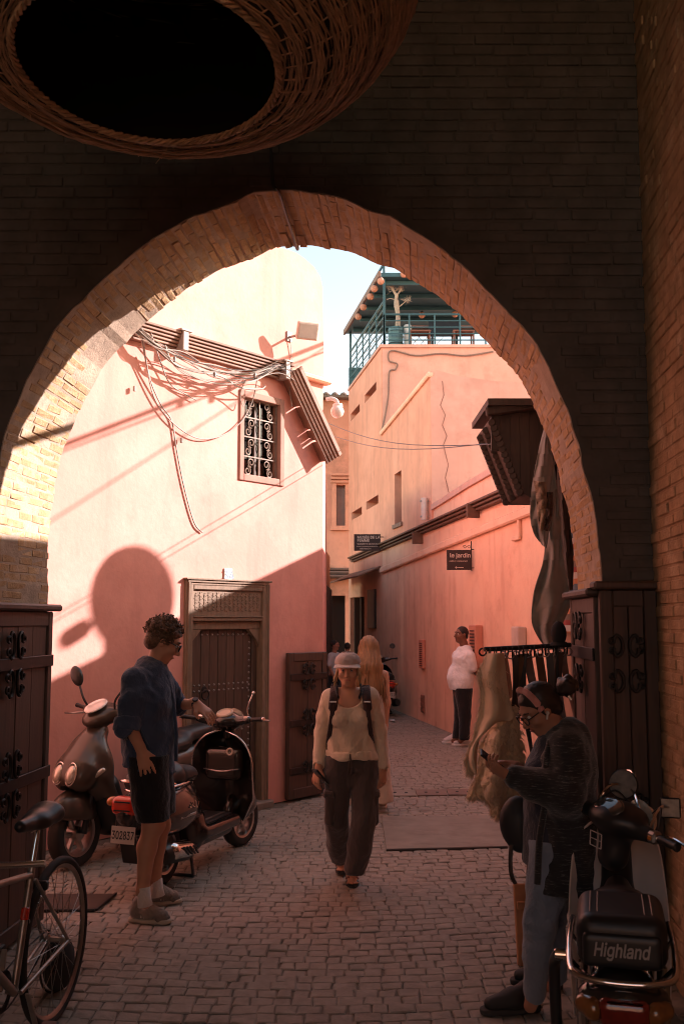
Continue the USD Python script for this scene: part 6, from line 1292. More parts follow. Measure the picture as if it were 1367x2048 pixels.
# ------------------------------------------------------------------ people: one continuous body each; hair, clothes and what they wear are its parts
def SKIN(n, c): return P('skin_' + n, c, 0.5, 0.10, 14, 0.1, 140, 0.002, spec=0.4)
def CLOTH(n, c, v=0.12, b=0.35, sc=26, st=None): return P(n, c, 0.92, v, 9, 0.75, min(sc, 34), 0.016, sheen=0.25, spec=0.2, stretch=st or (1, 1, 0.75))
def basis(f, up=(0, 0, 1)):
    f = np.asarray(f, float); f = f / np.linalg.norm(f); l = np.cross(up, f); l /= np.linalg.norm(l); u = np.cross(f, l); return f, l, u
def head(s, c, f, k=1.0, jaw=1.0, nose=1.0, up=(0, 0, 1)):
    """Skull, jaw, nose, lips, brow, ears about the centre c, looking along f; the head is 0.235 k tall."""
    f, l, u = basis(f, up); c = np.asarray(c, float); R = np.stack([f, l, u], 1); q = lambda a, b, d: c + k * (f * a + l * b + u * d)
    s.el(q(-0.012, 0, 0.030), k * T3(0.097, 0.076, 0.092), R, 0.02)
    s.el(q(0.028, 0, -0.040), k * T3(0.062, 0.057 * jaw, 0.072), R, 0.03)
    s.el(q(0.060, 0, -0.092), k * T3(0.026, 0.030 * jaw, 0.020), R, 0.03)
    s.el(q(0.072, 0, 0.036), k * T3(0.022, 0.056, 0.014), R, 0.02)
    for e in (-1, 1):
        s.el(q(0.088, e * 0.032, 0.013), k * T3(0.015, 0.019, 0.011), R, 0.012, op='s')
        s.el(q(0.066, e * 0.042, -0.022), k * T3(0.024, 0.024, 0.020), R, 0.02)
        s.el(q(-0.006, e * 0.078, -0.004), k * T3(0.019, 0.008, 0.031), R, 0.006)
    s.rc(q(0.088, 0, 0.020), q(0.092 + 0.024 * nose, 0, -0.022), k * 0.009, k * 0.0135, 0.012)
    s.el(q(0.095, 0, -0.030), k * T3(0.014, 0.018, 0.009), R, 0.008)
    s.el(q(0.087, 0, -0.054), k * T3(0.013, 0.024, 0.006), R, 0.006); s.el(q(0.085, 0, -0.066), k * T3(0.013, 0.021, 0.007), R, 0.006)
    s.rc(q(0.099, -0.02, -0.060), q(0.099, 0.02, -0.060), k * 0.0022, None, 0.002, op='s')
    return q, R
def face(body, q, k, lipc=(0.40, 0.16, 0.12), eyes=True):
    """Eyes, brows, lips as parts of the body."""
    if eyes:
        for e in (-1, 1):
            obj('eye', [ball(q(0.078, e * 0.032, 0.013), 0.0105 * k, 2)], P('eye_white', (0.55, 0.5, 0.46), 0.2), body, smooth=True)
            obj('iris', ball(q(0.0855, e * 0.032, 0.012), 0.0055 * k, 1), P('dark_iris', (0.03, 0.02, 0.015), 0.1), body, smooth=True)
            obj('eyebrow', tube([q(0.090, e * 0.014, 0.036), q(0.092, e * 0.034, 0.042), q(0.076, e * 0.054, 0.037)], [0.004 * k, 0.005 * k, 0.003 * k], 5), P('brow_hair', (0.06, 0.04, 0.03), 0.8), body)
    obj('lips', tube([q(0.088, 0.022, -0.060), q(0.098, 0.008, -0.056), q(0.099, 0, -0.057), q(0.098, -0.008, -0.056), q(0.088, -0.022, -0.060)], [0.002, 0.005 * k, 0.005 * k, 0.005 * k, 0.002], 6), P('lip_' + '%d' % int(lipc[0] * 100), lipc, 0.45), body, smooth=True)
def glasses(body, q, k, mat, dark=None, w=0.030, h=0.020):
    for e in (-1, 1):
        ring = [q(0.108 - 0.012 * abs(math.cos(a)) * 0.3, e * 0.034 + w * math.cos(a), 0.012 + h * math.sin(a)) for a in np.linspace(0, 2 * math.pi, 25)[:-1]]
        obj('glasses_rim', tube(np.array(ring), 0.0030 * k, 5, closed=True), mat, body)
        if dark is not None:
            v = np.array([q(0.107, e * 0.034, 0.012)] + ring); n = len(ring); obj('lens', trimesh.Trimesh(v, [(0, i + 1, (i + 1) % n + 1) for i in range(n)], process=False), dark, body)
        obj('glasses_arm', tube([q(0.104, e * (0.034 + w), 0.016), q(0.05, e * 0.079, 0.017), q(-0.01, e * 0.083, 0.014), q(-0.02, e * 0.083, -0.002)], 0.003 * k, 5), mat, body)
    obj('glasses_bridge', tube([q(0.108, 0.006, 0.016), q(0.113, 0, 0.020), q(0.108, -0.006, 0.016)], 0.003 * k, 5), mat, body)
def hand(s, w, d, n, thumb, k=1.0, curl=0.4, spread=1.0):
    """Palm, four unequal fingers bent towards -n, thumb off the side; w wrist, d along the hand, n back of the hand, thumb +1/-1 side."""
    d = np.asarray(d, float); d = d / np.linalg.norm(d); n = np.asarray(n, float); n = n - d * (n @ d); n /= np.linalg.norm(n); sd = np.cross(n, d) * thumb; w = np.asarray(w, float)
    R = np.stack([d, sd, n], 1)
    s.el(w + d * 0.052 * k, T3(0.056, 0.040, 0.017) * k, R, 0.012); s.rc(w - d * 0.02 * k, w + d * 0.03 * k, 0.027 * k, 0.026 * k, 0.015)
    for i, (o, L) in enumerate(((0.0335, 0.072), (0.0115, 0.082), (-0.0110, 0.076), (-0.0325, 0.060))):
        a = w + d * 0.088 * k + sd * o * k; dd = d + sd * (o * 3.0 * spread); dd /= np.linalg.norm(dd); pts = [a - d * 0.02 * k, a]; ang = curl * (0.8 + 0.15 * i)
        for sl, g in ((0.46, 0.7), (0.30, 1.7), (0.24, 2.5)):
            v = dd * math.cos(ang * g) - n * math.sin(ang * g); pts.append(pts[-1] + v * L * k * sl)
        s.chain(pts, [0.0095 * k, 0.0092 * k, 0.0088 * k, 0.0084 * k, 0.0076 * k], 0.003)
    b = w + d * 0.022 * k + sd * 0.026 * k; td = d * 0.75 + sd * 0.72 - n * 0.35 * (0.5 + curl); td /= np.linalg.norm(td); m = b + td * 0.042 * k; td2 = d * 0.95 + sd * 0.25 - n * 0.3; td2 /= np.linalg.norm(td2)
    s.chain([b, m, m + td2 * 0.034 * k], [0.0155 * k, 0.0115 * k, 0.009 * k], 0.01)
def folds(amp, fx, fz, seed=0): return lambda Pp: (meshkit.fbm(Pp * np.array([fx, fx, fz]), 3, seed) - 0.5) * amp
def shoe(heel, toe, k=1.0, h=0.09):
    """Upper and sole meshes of a trainer from heel to toe on the ground."""
    heel, toe = np.asarray(heel, float), np.asarray(toe, float); d = toe - heel; L = np.linalg.norm(d); d /= L; sd = np.cross([0, 0, 1], d); sd /= np.linalg.norm(sd); up = np.cross(d, sd)
    pt = lambda a, z: heel + d * a * L + up * z
    u = S(0.03); u.rc(pt(0.13, 0.055 * k), pt(0.45, 0.058 * k), 0.037 * k, 0.042 * k, sq=(sd, 1.0)).rc(pt(0.45, 0.056 * k), pt(0.86, 0.042 * k), 0.042 * k, 0.029 * k, sq=(sd, 1.25)).rc(pt(0.18, 0.06 * k), pt(0.20, h * k), 0.040 * k, 0.040 * k); u.cut(heel + up * 0.024 * k, -up)
    so = S(0.02); so.rc(pt(0.10, 0.012 * k), pt(0.42, 0.012 * k), 0.040 * k, 0.038 * k).rc(pt(0.42, 0.012 * k), pt(0.90, 0.016 * k), 0.046 * k, 0.040 * k); so.cut(heel + up * 0.028 * k, up).cut(heel + up * 0.0, -up, 0.004)
    la = []
    for i in range(5):
        c = pt(0.40 + 0.07 * i, (0.104 - 0.011 * i) * k); la.append(tube([c + sd * 0.026 * k - up * 0.008, c + up * 0.002, c - sd * 0.026 * k - up * 0.008], 0.0035, 5))
    return u.mesh(0.008), so.mesh(0.008), la
def put_shoe(t, heel, toe, mu, ms, ml=None, k=1.0, h=0.09):
    a, b, c = shoe(heel, toe, k, h); o = obj('shoe', a, mu, t, smooth=True, W=True); obj('sole', b, ms, o, smooth=True, W=True)
    if ml is not None: obj('lace', c, ml, o, W=True)
    if ml is not None and mu is not BLACK and k > 1.1:
        h_, t_ = np.asarray(heel, float), np.asarray(toe, float); d_ = t_ - h_; L_ = np.linalg.norm(d_); d_ /= L_; sd_ = np.cross([0, 0, 1], d_); sd_ /= np.linalg.norm(sd_)
        if sd_[1] > 0: sd_ = -sd_
        for a_, b_, z_ in ((0.30, 0.37, 0.034), (0.37, 0.44, None), (0.44, 0.51, None)): pass
        n_ = [h_ + d_ * (L_ * a_) + sd_ * (0.0475 * k) + T3(0, 0, z_) for a_, z_ in ((0.34, 0.040), (0.38, 0.078), (0.43, 0.040), (0.47, 0.078))]
        obj('letter_mark', tube(np.array(n_), 0.0045, 5), ml, o, W=True)
        obj('toe_panel', S(0.01).rc(h_ + d_ * L_ * 0.80 + T3(0, 0, 0.034), h_ + d_ * L_ * 0.92 + T3(0, 0, 0.028), 0.037 * k, 0.027 * k, sq=(sd_, 1.25)).cut(h_ + T3(0, 0, 0.052 * k), T3(0, 0, 1)).mesh(0.008), P('taupe_suede_panel', (0.15, 0.12, 0.095), 0.9), o, smooth=True, W=True)
    return o
def person(label, Y, x, y): 
    g = gnd(x, y); return thing('person', label, 'person', (g[0], g[1], 0))

# ---- the man in the dark blue shirt (left)
def man_blue():
    Y0 = 6.2; t = person('man in dark blue shirt and black shorts, looking down beside the parked scooters', Y0, 300, 1835)
    J = lambda x, y, d=0.0: px(x, y, Y0 + d)
    sk = SKIN('fair_tan', (0.50, 0.25, 0.155)); hc = J(326, 1285, 0.02); f = T3(0.80, 0.20, -0.42)
    sR, eR, wR = J(266, 1362, -0.17), J(258, 1448, -0.22), J(283, 1502, -0.20); sL, eL, wL = J(318, 1358, 0.18), J(350, 1410, 0.30), J(392, 1408, 0.22)
    hR, kR, aR = J(296, 1535, -0.09), J(306, 1650, -0.10), J(285, 1783, -0.13); hL, kL, aL = J(302, 1535, 0.09), J(321, 1650, 0.10), J(310, 1765, 0.16)
    b = S(0.03); q, R = head(b, hc, f, 1.02); b.rc(J(303, 1345, 0.0), hc + T3(-0.02, 0, -0.06), 0.062, 0.052)
    b.rc(J(299, 1388), J(297, 1470), 0.115, 0.11, sq=((0, 1, 0), 1.2)).rc(J(297, 1470), J(298, 1535), 0.11, 0.115, sq=((0, 1, 0), 1.2))
    b.chain([sR, eR, wR], [0.058, 0.042, 0.029]).chain([sL, eL, wL], [0.055, 0.042, 0.029])
    b.chain([hR, kR, lerp(kR, aR, 0.35) + [-0.015, 0, 0], aR], [0.088, 0.058, 0.056, 0.034]).chain([hL, kL, lerp(kL, aL, 0.35) + [-0.015, 0, 0], aL], [0.088, 0.058, 0.056, 0.034])
    b.rc(kR, kR + T3(0.02, 0, 0.0), 0.055, 0.05)
    b.rc(aR, aR + [0.02, -0.005, -0.07], 0.034, 0.03).rc(aL, aL + [0.02, -0.005, -0.05], 0.034, 0.03)
    hand(b, wR, J(295, 1545, -0.22) - wR, T3(0.2, -1, 0.1), 1, 1.05, 0.40, 1.3); hand(b, wL, J(432, 1440, 0.16) - wL, T3(0.35, -0.45, 0.8), -1, 1.08, 0.35)
    body = obj('body', b.mesh(0.0075), sk, t, smooth=True, W=True); face(body, q_loc(q, t), 1.0)
    HAIR = P('curly_brown_hair', (0.13, 0.065, 0.034), 0.6, 0.4, 40, 0.8, 90, 0.012)
    h = S(0.012); h.el(q(-0.022, 0, 0.045), T3(0.104, 0.086, 0.096), R).el(q(-0.060, 0, -0.015), T3(0.055, 0.074, 0.062), R)
    for i in range(70):
        a, e = RNG.random() * 6.28, RNG.uniform(-0.1, 1.35); v = T3(math.cos(a) * math.cos(e), math.sin(a) * math.cos(e), math.sin(e)); h.el(q(-0.022 + 0.100 * v[0], 0.083 * v[1], 0.045 + 0.094 * v[2]), RNG.uniform(0.012, 0.024) * np.ones(3), None, 0.008)
    h.cut(q(0.062, 0, 0.055), R @ T3(0.75, 0, -0.65)).el(q(0.09, 0, -0.03), T3(0.09, 0.2, 0.085), R, 0.01, op='s'); h.wr(folds(0.008, 45, 45, 3))
    obj('hair', h.mesh(0.006, 1), HAIR, body, smooth=True, W=True); cl = []
    for i in range(230):
        a, e = RNG.random() * 6.28, RNG.uniform(-0.35, 1.5); v = T3(math.cos(a) * math.cos(e), math.sin(a) * math.cos(e), math.sin(e))
        if v[0] > 0.55 and v[2] < 0.45: continue
        c0 = q(-0.022 + 0.112 * v[0], 0.094 * v[1], 0.045 + 0.106 * v[2]); w_ = RNG.normal(0, 1, 3); w_ /= np.linalg.norm(w_); rr_ = RNG.uniform(0.009, 0.017); cl.append(tube([c0 + rr_ * (w_ * math.cos(k_) + np.cross(w_, R @ v) * math.sin(k_)) + R @ v * 0.003 * k_ for k_ in np.linspace(0, 4.6, 8)], [0.0035] * 6 + [0.0028, 0.0015], 4))
    obj('hair_curls', cl, HAIR, body, smooth=60, kind='stuff', W=True)
    obj('sideburn', [ball(q(0.022, e * 0.076, 0.005), 0.012, 1) for e in (-1, 1)], HAIR, body, W=True)
    glasses(body, q_loc(q, t), 1.0, BLACK, P('smoked_lens', (0.10, 0.06, 0.04), 0.1, 0.1, 5, 0.0))
    NAVY = CLOTH('navy_linen', (0.048, 0.068, 0.115), 0.2)
    s = S(0.05); tq = ((0, 1, 0), 1.22)
    s.rc(J(300, 1350), J(297, 1400), 0.115, 0.158, sq=tq).rc(J(297, 1400), J(298, 1560), 0.158, 0.165, sq=tq)
    s.chain([sR + [0.005, 0.01, 0.01], lerp(sR, eR, 0.5), eR + [-0.012, 0, -0.01]], [0.074, 0.073, 0.072]); s.chain([sL, lerp(sL, eL, 0.5), lerp(sL, eL, 1.02)], [0.078, 0.074, 0.068])
    s.cut(J(298, 1537), T3(-0.20, 0, -1)); s.rc(J(305, 1335), hc, 0.052, 0.05, 0.01, op='s'); s.rc(eR, wR, 0.052, 0.05, 0.004, op='s')
    s.wr(folds(0.044, 8, 6, 1)); s.wr(folds(0.020, 22, 16, 4))
    sh = obj('shirt', s.mesh(0.009, 1), NAVY, body, smooth=True, W=True)
    for e, d_ in ((eR + T3(-0.010, 0, -0.010), eR - sR), (lerp(sL, eL, 1.0), eL - sL)):
        d_ = d_ / np.linalg.norm(d_); cf = S(0.012); cf.rc(e - d_ * 0.035, e + d_ * 0.018, 0.080, 0.078).rc(e + d_ * 0.004, e + d_ * 0.08, 0.058, 0.058, 0.01, op='s'); cf.cut(e + d_ * 0.03, d_).cut(e - d_ * 0.05, -d_, 0.01); cf.wr(folds(0.016, 24, 24, 17)); obj('rolled_cuff', cf.mesh(0.008, 1), NAVY, sh, smooth=True, W=True)
    co = S(0.01); cb_ = J(306, 1334, 0.0); ca = hc - cb_; ca = ca / np.linalg.norm(ca)
    co.rc(cb_ - ca * 0.045, cb_ + ca * 0.02, 0.090, 0.074).rc(cb_ - ca * 0.1, cb_ + ca * 0.2, 0.068, 0.060, 0.0, op='s').cut(cb_ + ca * 0.022 + T3(-0.03, 0, 0), T3(0.30, 0, 1)); obj('collar', co.mesh(0.007), NAVY, sh, smooth=True, W=True)
    obj('placket', [tube([J(331, 1350, -0.05) + T3(0.005, 0, 0), J(346, 1400, -0.05), J(352, 1460, -0.06), J(352, 1522, -0.06)], 0.012, 6)], NAVY, sh, smooth=True, W=True)
    o = S(0.03); o.chain([hR + [0, 0, 0.06], lerp(hR, kR, 0.5), kR + [0.0, 0, 0.035]], [0.128, 0.112, 0.098]).chain([hL + [0, 0, 0.06], lerp(hL, kL, 0.5), kL + [0.0, 0, 0.035]], [0.128, 0.112, 0.098]); o.cut(J(308, 1634), T3(0.05, 0, -1)).cut(J(300, 1505), T3(0, 0, 1)); o.wr(folds(0.022, 10, 5, 7))
    obj('shorts', o.mesh(0.009, 1), CLOTH('black_cotton', (0.016, 0.015, 0.016)), body, smooth=True, W=True)
    WS = CLOTH('white_sock', (0.62, 0.55, 0.50)); SU, SO = CLOTH('grey_taupe_mesh', (0.22, 0.18, 0.145), 0.3, 0.5, 120), P('cream_sole', (0.42, 0.35, 0.27), 0.7)
    for a, heel, toe in ((aR, gnd(264, 1843), gnd(336, 1848)), (aL, gnd(298, 1812), gnd(356, 1806))):
        obj('sock', tube([a + [0.004, 0, 0.02], a + [0.012, -0.01, -0.035], a + [0.02, -0.01, -0.08]], [0.041, 0.041, 0.045], 14), WS, body, smooth=True, W=True)
        put_shoe(t, heel, toe, SU, SO, P('white_lace', (0.6, 0.56, 0.5), 0.8), 1.12, 0.10)
    wd = wL - eL; obj('watch', [tube([lerp(eL, wL, 0.93), lerp(eL, wL, 1.03)], 0.034, 14)], BLACK, body, smooth=40, W=True); obj('watch_face', disc(lerp(eL, wL, 0.98) + T3(0.0, -0.022, 0.030), (0, -0.6, 0.8), 0.019, 0.012), BLACK, body, W=True)
def q_loc(q, t): return lambda a, b, c: q(a, b, c) - t.loc
man_blue()

# ---- the woman walking towards the camera
def woman_cap():
    Y0 = 6.95; t = person('woman in grey cap, cream long-sleeved top and dark cargo trousers walking towards the camera', Y0, 700, 1768)
    J = lambda x, y, d=0.0: px(x, y, Y0 + d); sk = SKIN('sun_tanned', (0.58, 0.29, 0.18)); hc = J(695, 1341, -0.02); f = T3(-0.05, -1, -0.10)
    sR, eR, wR = J(659, 1397, 0.02), J(643, 1468, 0.06), J(637, 1535, -0.02); sL, eL, wL = J(742, 1396, 0.02), J(757, 1465, 0.08), J(764, 1536, 0.02)
    hR, kR, aR = J(677, 1545), J(673, 1640, 0.02), J(681, 1722, 0.30); hL, kL, aL = J(728, 1545), J(728, 1640, -0.08), J(710, 1742, -0.04)
    b = S(0.03); q, R = head(b, hc, f, 0.93, 0.92); b.rc(J(699, 1395, 0.02), hc + T3(0, 0.02, -0.05), 0.052, 0.047)
    b.rc(sR + [0.04, 0, 0.0], sL + [-0.04, 0, 0.0], 0.058, 0.058).rc(J(700, 1410, 0.02), J(700, 1470, 0.02), 0.11, 0.10, sq=((1, 0, 0), 1.25)).rc(J(700, 1470, 0.02), J(702, 1535, 0.02), 0.095, 0.095, sq=((1, 0, 0), 1.25))
    b.chain([sR, eR, wR], [0.048, 0.037, 0.025]).chain([sL, eL, wL], [0.048, 0.037, 0.025]).chain([hR, kR, aR], [0.085, 0.055, 0.032]).chain([hL, kL, aL], [0.085, 0.055, 0.032])
    fR, fL = gnd(683, 1748), gnd(704, 1770)
    for a, g, lift in ((aR, fR, 0.035), (aL, fL, 0.02)): b.rc(a, g + [0, 0.09, lift + 0.045], 0.034, 0.032).rc(g + [0, 0.09, lift + 0.035], g + [0, -0.03, lift + 0.012], 0.034, 0.024, sq=((1, 0, 0), 1.3))
    for g, lift in ((fR, 0.035), (fL, 0.02)):
        for i in range(5): b.el(g + T3(-0.034 + 0.017 * i, -0.062 + 0.006 * abs(i - 2) , lift + 0.006), T3(0.0085, 0.02, 0.008), None, 0.004)
    hand(b, wR, T3(-0.25, -0.15, -1), T3(-0.8, -0.6, 0), 1, 0.95, 0.55); hand(b, wL, T3(0.02, -0.10, -1), T3(0.75, -0.65, 0), -1, 0.95, 0.5)
    body = obj('body', b.mesh(0.0075), sk, t, smooth=True, W=True); face(body, q_loc(q, t), 0.93, (0.42, 0.14, 0.10))
    HB = P('ash_blond_hair', (0.46, 0.32, 0.18), 0.55, 0.3, 30, 0.6, 120, 0.006, stretch=(1, 1, 0.3))
    h = S(0.015); h.el(q(-0.03, 0, 0.02), T3(0.085, 0.082, 0.085), R).el(q(-0.05, 0, -0.05), T3(0.05, 0.07, 0.05), R); h.el(q(0.09, 0, -0.03), T3(0.085, 0.15, 0.11), R, 0.01, op='s'); h.wr(folds(0.014, 50, 20, 2)); obj('hair', h.mesh(0.007), HB, body, smooth=True, W=True)
    lk = []
    for i in range(26):
        e = -1 if i % 2 else 1; a = q(RNG.uniform(-0.02, 0.035), e * 0.076, RNG.uniform(-0.03, 0.03)); lk.append(tube(spline([a, a + R @ T3(0.005, e * RNG.uniform(0.005, 0.02), -0.04), a + R @ T3(0.0, e * RNG.uniform(0.0, 0.035) if e < 0 else 0.006, -RNG.uniform(0.06, 0.10))], 3), [0.006, 0.006, 0.006, 0.005, 0.004, 0.003, 0.002], 4))
    obj('hair_strands', lk, HB, body, smooth=60, kind='stuff', W=True)
    CAPM = CLOTH('grey_mauve_cap', (0.44, 0.35, 0.32)); c = S(0.02); c.el(q(-0.012, 0, 0.054), T3(0.108, 0.091, 0.084), R).el(q(0.04, 0, 0.085), T3(0.055, 0.066, 0.04), R).cut(q(0, 0, 0.048), R @ T3(0.06, 0, -1)).el(q(-0.014, 0, 0.04), T3(0.099, 0.083, 0.096), R, 0, op='s')
    cap = obj('cap', c.mesh(0.007), CAPM, body, smooth=True, W=True)
    rows = [[q(0.070 + 0.088 * v * max(0.0, math.cos(a)) ** 0.6, (0.090 + 0.006 * v) * math.sin(a), 0.047 - 0.016 * v + 0.012 * math.cos(a)) for a in np.linspace(-1.5, 1.5, 13)] for v in (0, 0.33, 0.66, 1.0)]
    obj('brim', ribbon(rows, 0.006), CLOTH('pale_cap_brim', (0.58, 0.49, 0.45)), cap, smooth=60, W=True); obj('cap_seam', [tube([q(-0.012 + 0.110 * math.cos(a) * math.cos(e), 0.093 * math.cos(a) * math.sin(e), 0.054 + 0.088 * math.sin(a)) for a in np.linspace(0.0, 1.5, 10)], 0.0028, 4) for e in (-0.55, 0.55, 1.57, -1.57)], CLOTH('cap_seam', (0.20, 0.15, 0.135)), cap, W=True)
    TOP = CLOTH('cream_jersey', (0.68, 0.54, 0.40), 0.10, 0.25); s = S(0.035); wq = ((1, 0, 0), 1.28)
    s.rc(sR + [0.03, 0, 0.005], sL + [-0.03, 0, 0.005], 0.066, 0.066).rc(J(700, 1412, 0.01), J(700, 1470, 0.02), 0.120, 0.115, sq=wq).rc(J(700, 1470, 0.02), J(701, 1540, 0.0), 0.115, 0.140, sq=wq)
    for e in (-1, 1): s.el(J(699 + e * 21, 1438, -0.085), T3(0.066, 0.058, 0.060), None, 0.035)
    s.rc(sR, lerp(sR, eR, 0.45), 0.062, 0.057).rc(sL, lerp(sL, eL, 0.45), 0.062, 0.057)
    s.cut(J(701, 1512), T3(0, 0, -1), 0.0); s.el(J(697, 1376, -0.10), T3(0.118, 0.13, 0.135), None, 0.008, op='s'); 
    def drape(Pp):
        w = np.clip((1.05 + 0.12 - Pp[:, 2]) / 0.25, 0, 1); return 0.010 * w * np.sin(Pp[:, 0] * 46 + 8 * Pp[:, 2]) * (Pp[:, 2] < 1.2) 
    s.wr(folds(0.013, 11, 7, 5)); s.wr(folds(0.010, 26, 18, 6)); s.wr(drape)
    top = obj('top', s.mesh(0.0085, 1), TOP, body, smooth=True, W=True)
    for sh_, e_, w_ in ((sR, eR, wR), (sL, eL, wL)):
        z = S(0.02); z.chain([sh_, lerp(sh_, e_, 0.5), e_, w_ + [0, 0, 0.005]], [0.061, 0.057, 0.055, 0.043]); z.rc(w_, w_ + (w_ - e_), 0.034, 0.034, 0.003, op='s'); z.wr(folds(0.020, 10, 9, 15)); z.wr(folds(0.010, 26, 24, 16)); obj('sleeve', z.mesh(0.0085, 1), TOP, top, smooth=True, W=True)
    nk = [J(697 + 33 * math.sin(a), 1386 + 26 * math.cos(a) * (1 if math.cos(a) > 0 else 0.4), -0.125 + 0.055 * (1 - max(0, math.cos(a)))) for a in np.linspace(-1.75, 1.75, 21)]
    hem = S(0.01); hem.rc(J(701, 1512, 0.0) + [-0.0, 0, 0], J(701, 1504, 0.0), 0.137, 0.135, sq=wq).cut(J(701, 1500), T3(0, 0, 1)).cut(J(701, 1517), T3(0, 0, -1)); hem.wr(folds(0.03, 12, 10, 8)); obj('gathered_hem', hem.mesh(0.008), TOP, top, smooth=True, W=True)
    DK = CLOTH('black_tank', (0.02, 0.018, 0.02))
    for e in (-1, 1): obj('tank_strap', tube(spline([J(697 + e * 24, 1372, 0.0), J(697 + e * 25, 1384, -0.07), J(697 + e * 21, 1396, -0.105)], 4), 0.022, 8, flat=(1, 0.35)), DK, body, smooth=True, W=True)
    BP = CLOTH('brown_backpack', (0.055, 0.032, 0.03)); bp = S(0.03); bp.bx(J(700, 1440, 0.20), (0.14, 0.075, 0.21), 0.06); bag = thing('backpack', 'dark brown backpack worn by the woman in the cap', 'backpack', J(700, 1440, 0.2)); obj('pack', bp.mesh(0.012), BP, bag, smooth=True, W=True)
    for e in (-1, 1):
        x = 700 + e * 31
        pts = spline([J(x - e * 2, 1384, 0.10), J(x, 1373, 0.02), J(x + e * 1, 1388, -0.085), J(x + e * 4, 1418, -0.125), J(x + e * 8, 1452, -0.105), J(x + e * 13, 1490, 0.0), J(x + e * 8, 1500, 0.12)], 6)
        st_ = obj('shoulder_strap', tube(pts, [0.030] * 19 + [0.016] * (len(pts) - 19), 8, flat=(0.28, 1.0), up=(0, 1, 0.15)), BP, bag, smooth=True, W=True)
        obj('strap_buckle', bx(J(x + e * 3, 1404, -0.130), (0.045, 0.012, 0.012), 0.003), STEEL, st_, W=True)
    TR = CLOTH('charcoal_brown_twill', (0.085, 0.064, 0.058), 0.15); o = S(0.014)
    o.rc(J(682, 1522, 0.01), J(722, 1522, 0.01), 0.118, 0.118).chain([hR + [0, 0, 0.02], kR, lerp(kR, aR, 0.55), aR + [0, 0, 0.02]], [0.102, 0.080, 0.080, 0.072]).chain([hL + [0, 0, 0.02], kL, lerp(kL, aL, 0.55), aL + [0, 0, 0.02]], [0.102, 0.082, 0.082, 0.076])
    o.el(J(703, 1556, 0.0), T3(0.075, 0.095, 0.085)); o.cut(J(701, 1502), T3(0, 0, 1)).cut(J(708, 1748), T3(0, 0, -1)); o.wr(folds(0.034, 8, 5, 9)); o.wr(folds(0.014, 20, 12, 10))
    tr = obj('trousers', o.mesh(0.009, 1), TR, body, smooth=True, W=True)
    for x, e in ((659, -1), (746, 1)):
        pk = S(0.02); pk.bx(J(x, 1615, -0.02), (0.035, 0.075, 0.115), 0.03); pk.wr(folds(0.012, 20, 14, 11)); p_ = obj('cargo_pocket', pk.mesh(0.009), TR, tr, smooth=True, W=True); obj('flap', bx(J(x + e * 2, 1587, -0.02), (0.075, 0.155, 0.045), 0.012), TR, p_, W=True)
    obj('drawstring', [tube(spline([J(700, 1508, -0.145), J(697 + i * 5, 1530, -0.15), J(694 + i * 8, 1552, -0.148)], 4), 0.004, 5) for i in range(2)], TR, tr, W=True)
    for g, lift in ((fR, 0.03), (fL, 0.014)):
        fp = [(g[0] + (0.047 if dy < 0.02 else 0.038) * math.cos(k_) * (1 - 0.15 * (math.sin(k_) < -0.9)), g[1] + 0.02 + 0.118 * math.sin(k_)) for k_ in np.linspace(0, 2 * math.pi, 25)[:-1] for dy in (math.sin(k_) * 0.1,)]
        sa_ = obj('sandal', prism(fp, lift - 0.014, lift + 0.004), BLACK, t, W=True)
        obj('thong', [tube(spline([g + T3(0, -0.045, lift + 0.01), g + T3(e * 0.022, -0.02, lift + 0.042), g + T3(e * 0.042, 0.03, lift + 0.02)], 4), 0.007, 6) for e in (-1, 1)], P('red_brown_strap', (0.22, 0.07, 0.045), 0.6), sa_, W=True)
    ph = thing('phone', 'dark phone held low in the right hand of the woman in the cap', 'phone', J(640, 1553, -0.08)); obj('shell', bx((0, 0, 0), (0.075, 0.012, 0.14), 0.005, R=frame_to((-0.55, -0.35, 0.7))[:3, :3]), BLACK, ph); obj('screen', bx(frame_to((-0.55, -0.35, 0.7))[:3, :3] @ T3(0, -0.0065, 0), (0.068, 0.001, 0.13), 0, R=frame_to((-0.55, -0.35, 0.7))[:3, :3]), P('phone_glass', (0.01, 0.01, 0.012), 0.1), ph)
woman_cap()

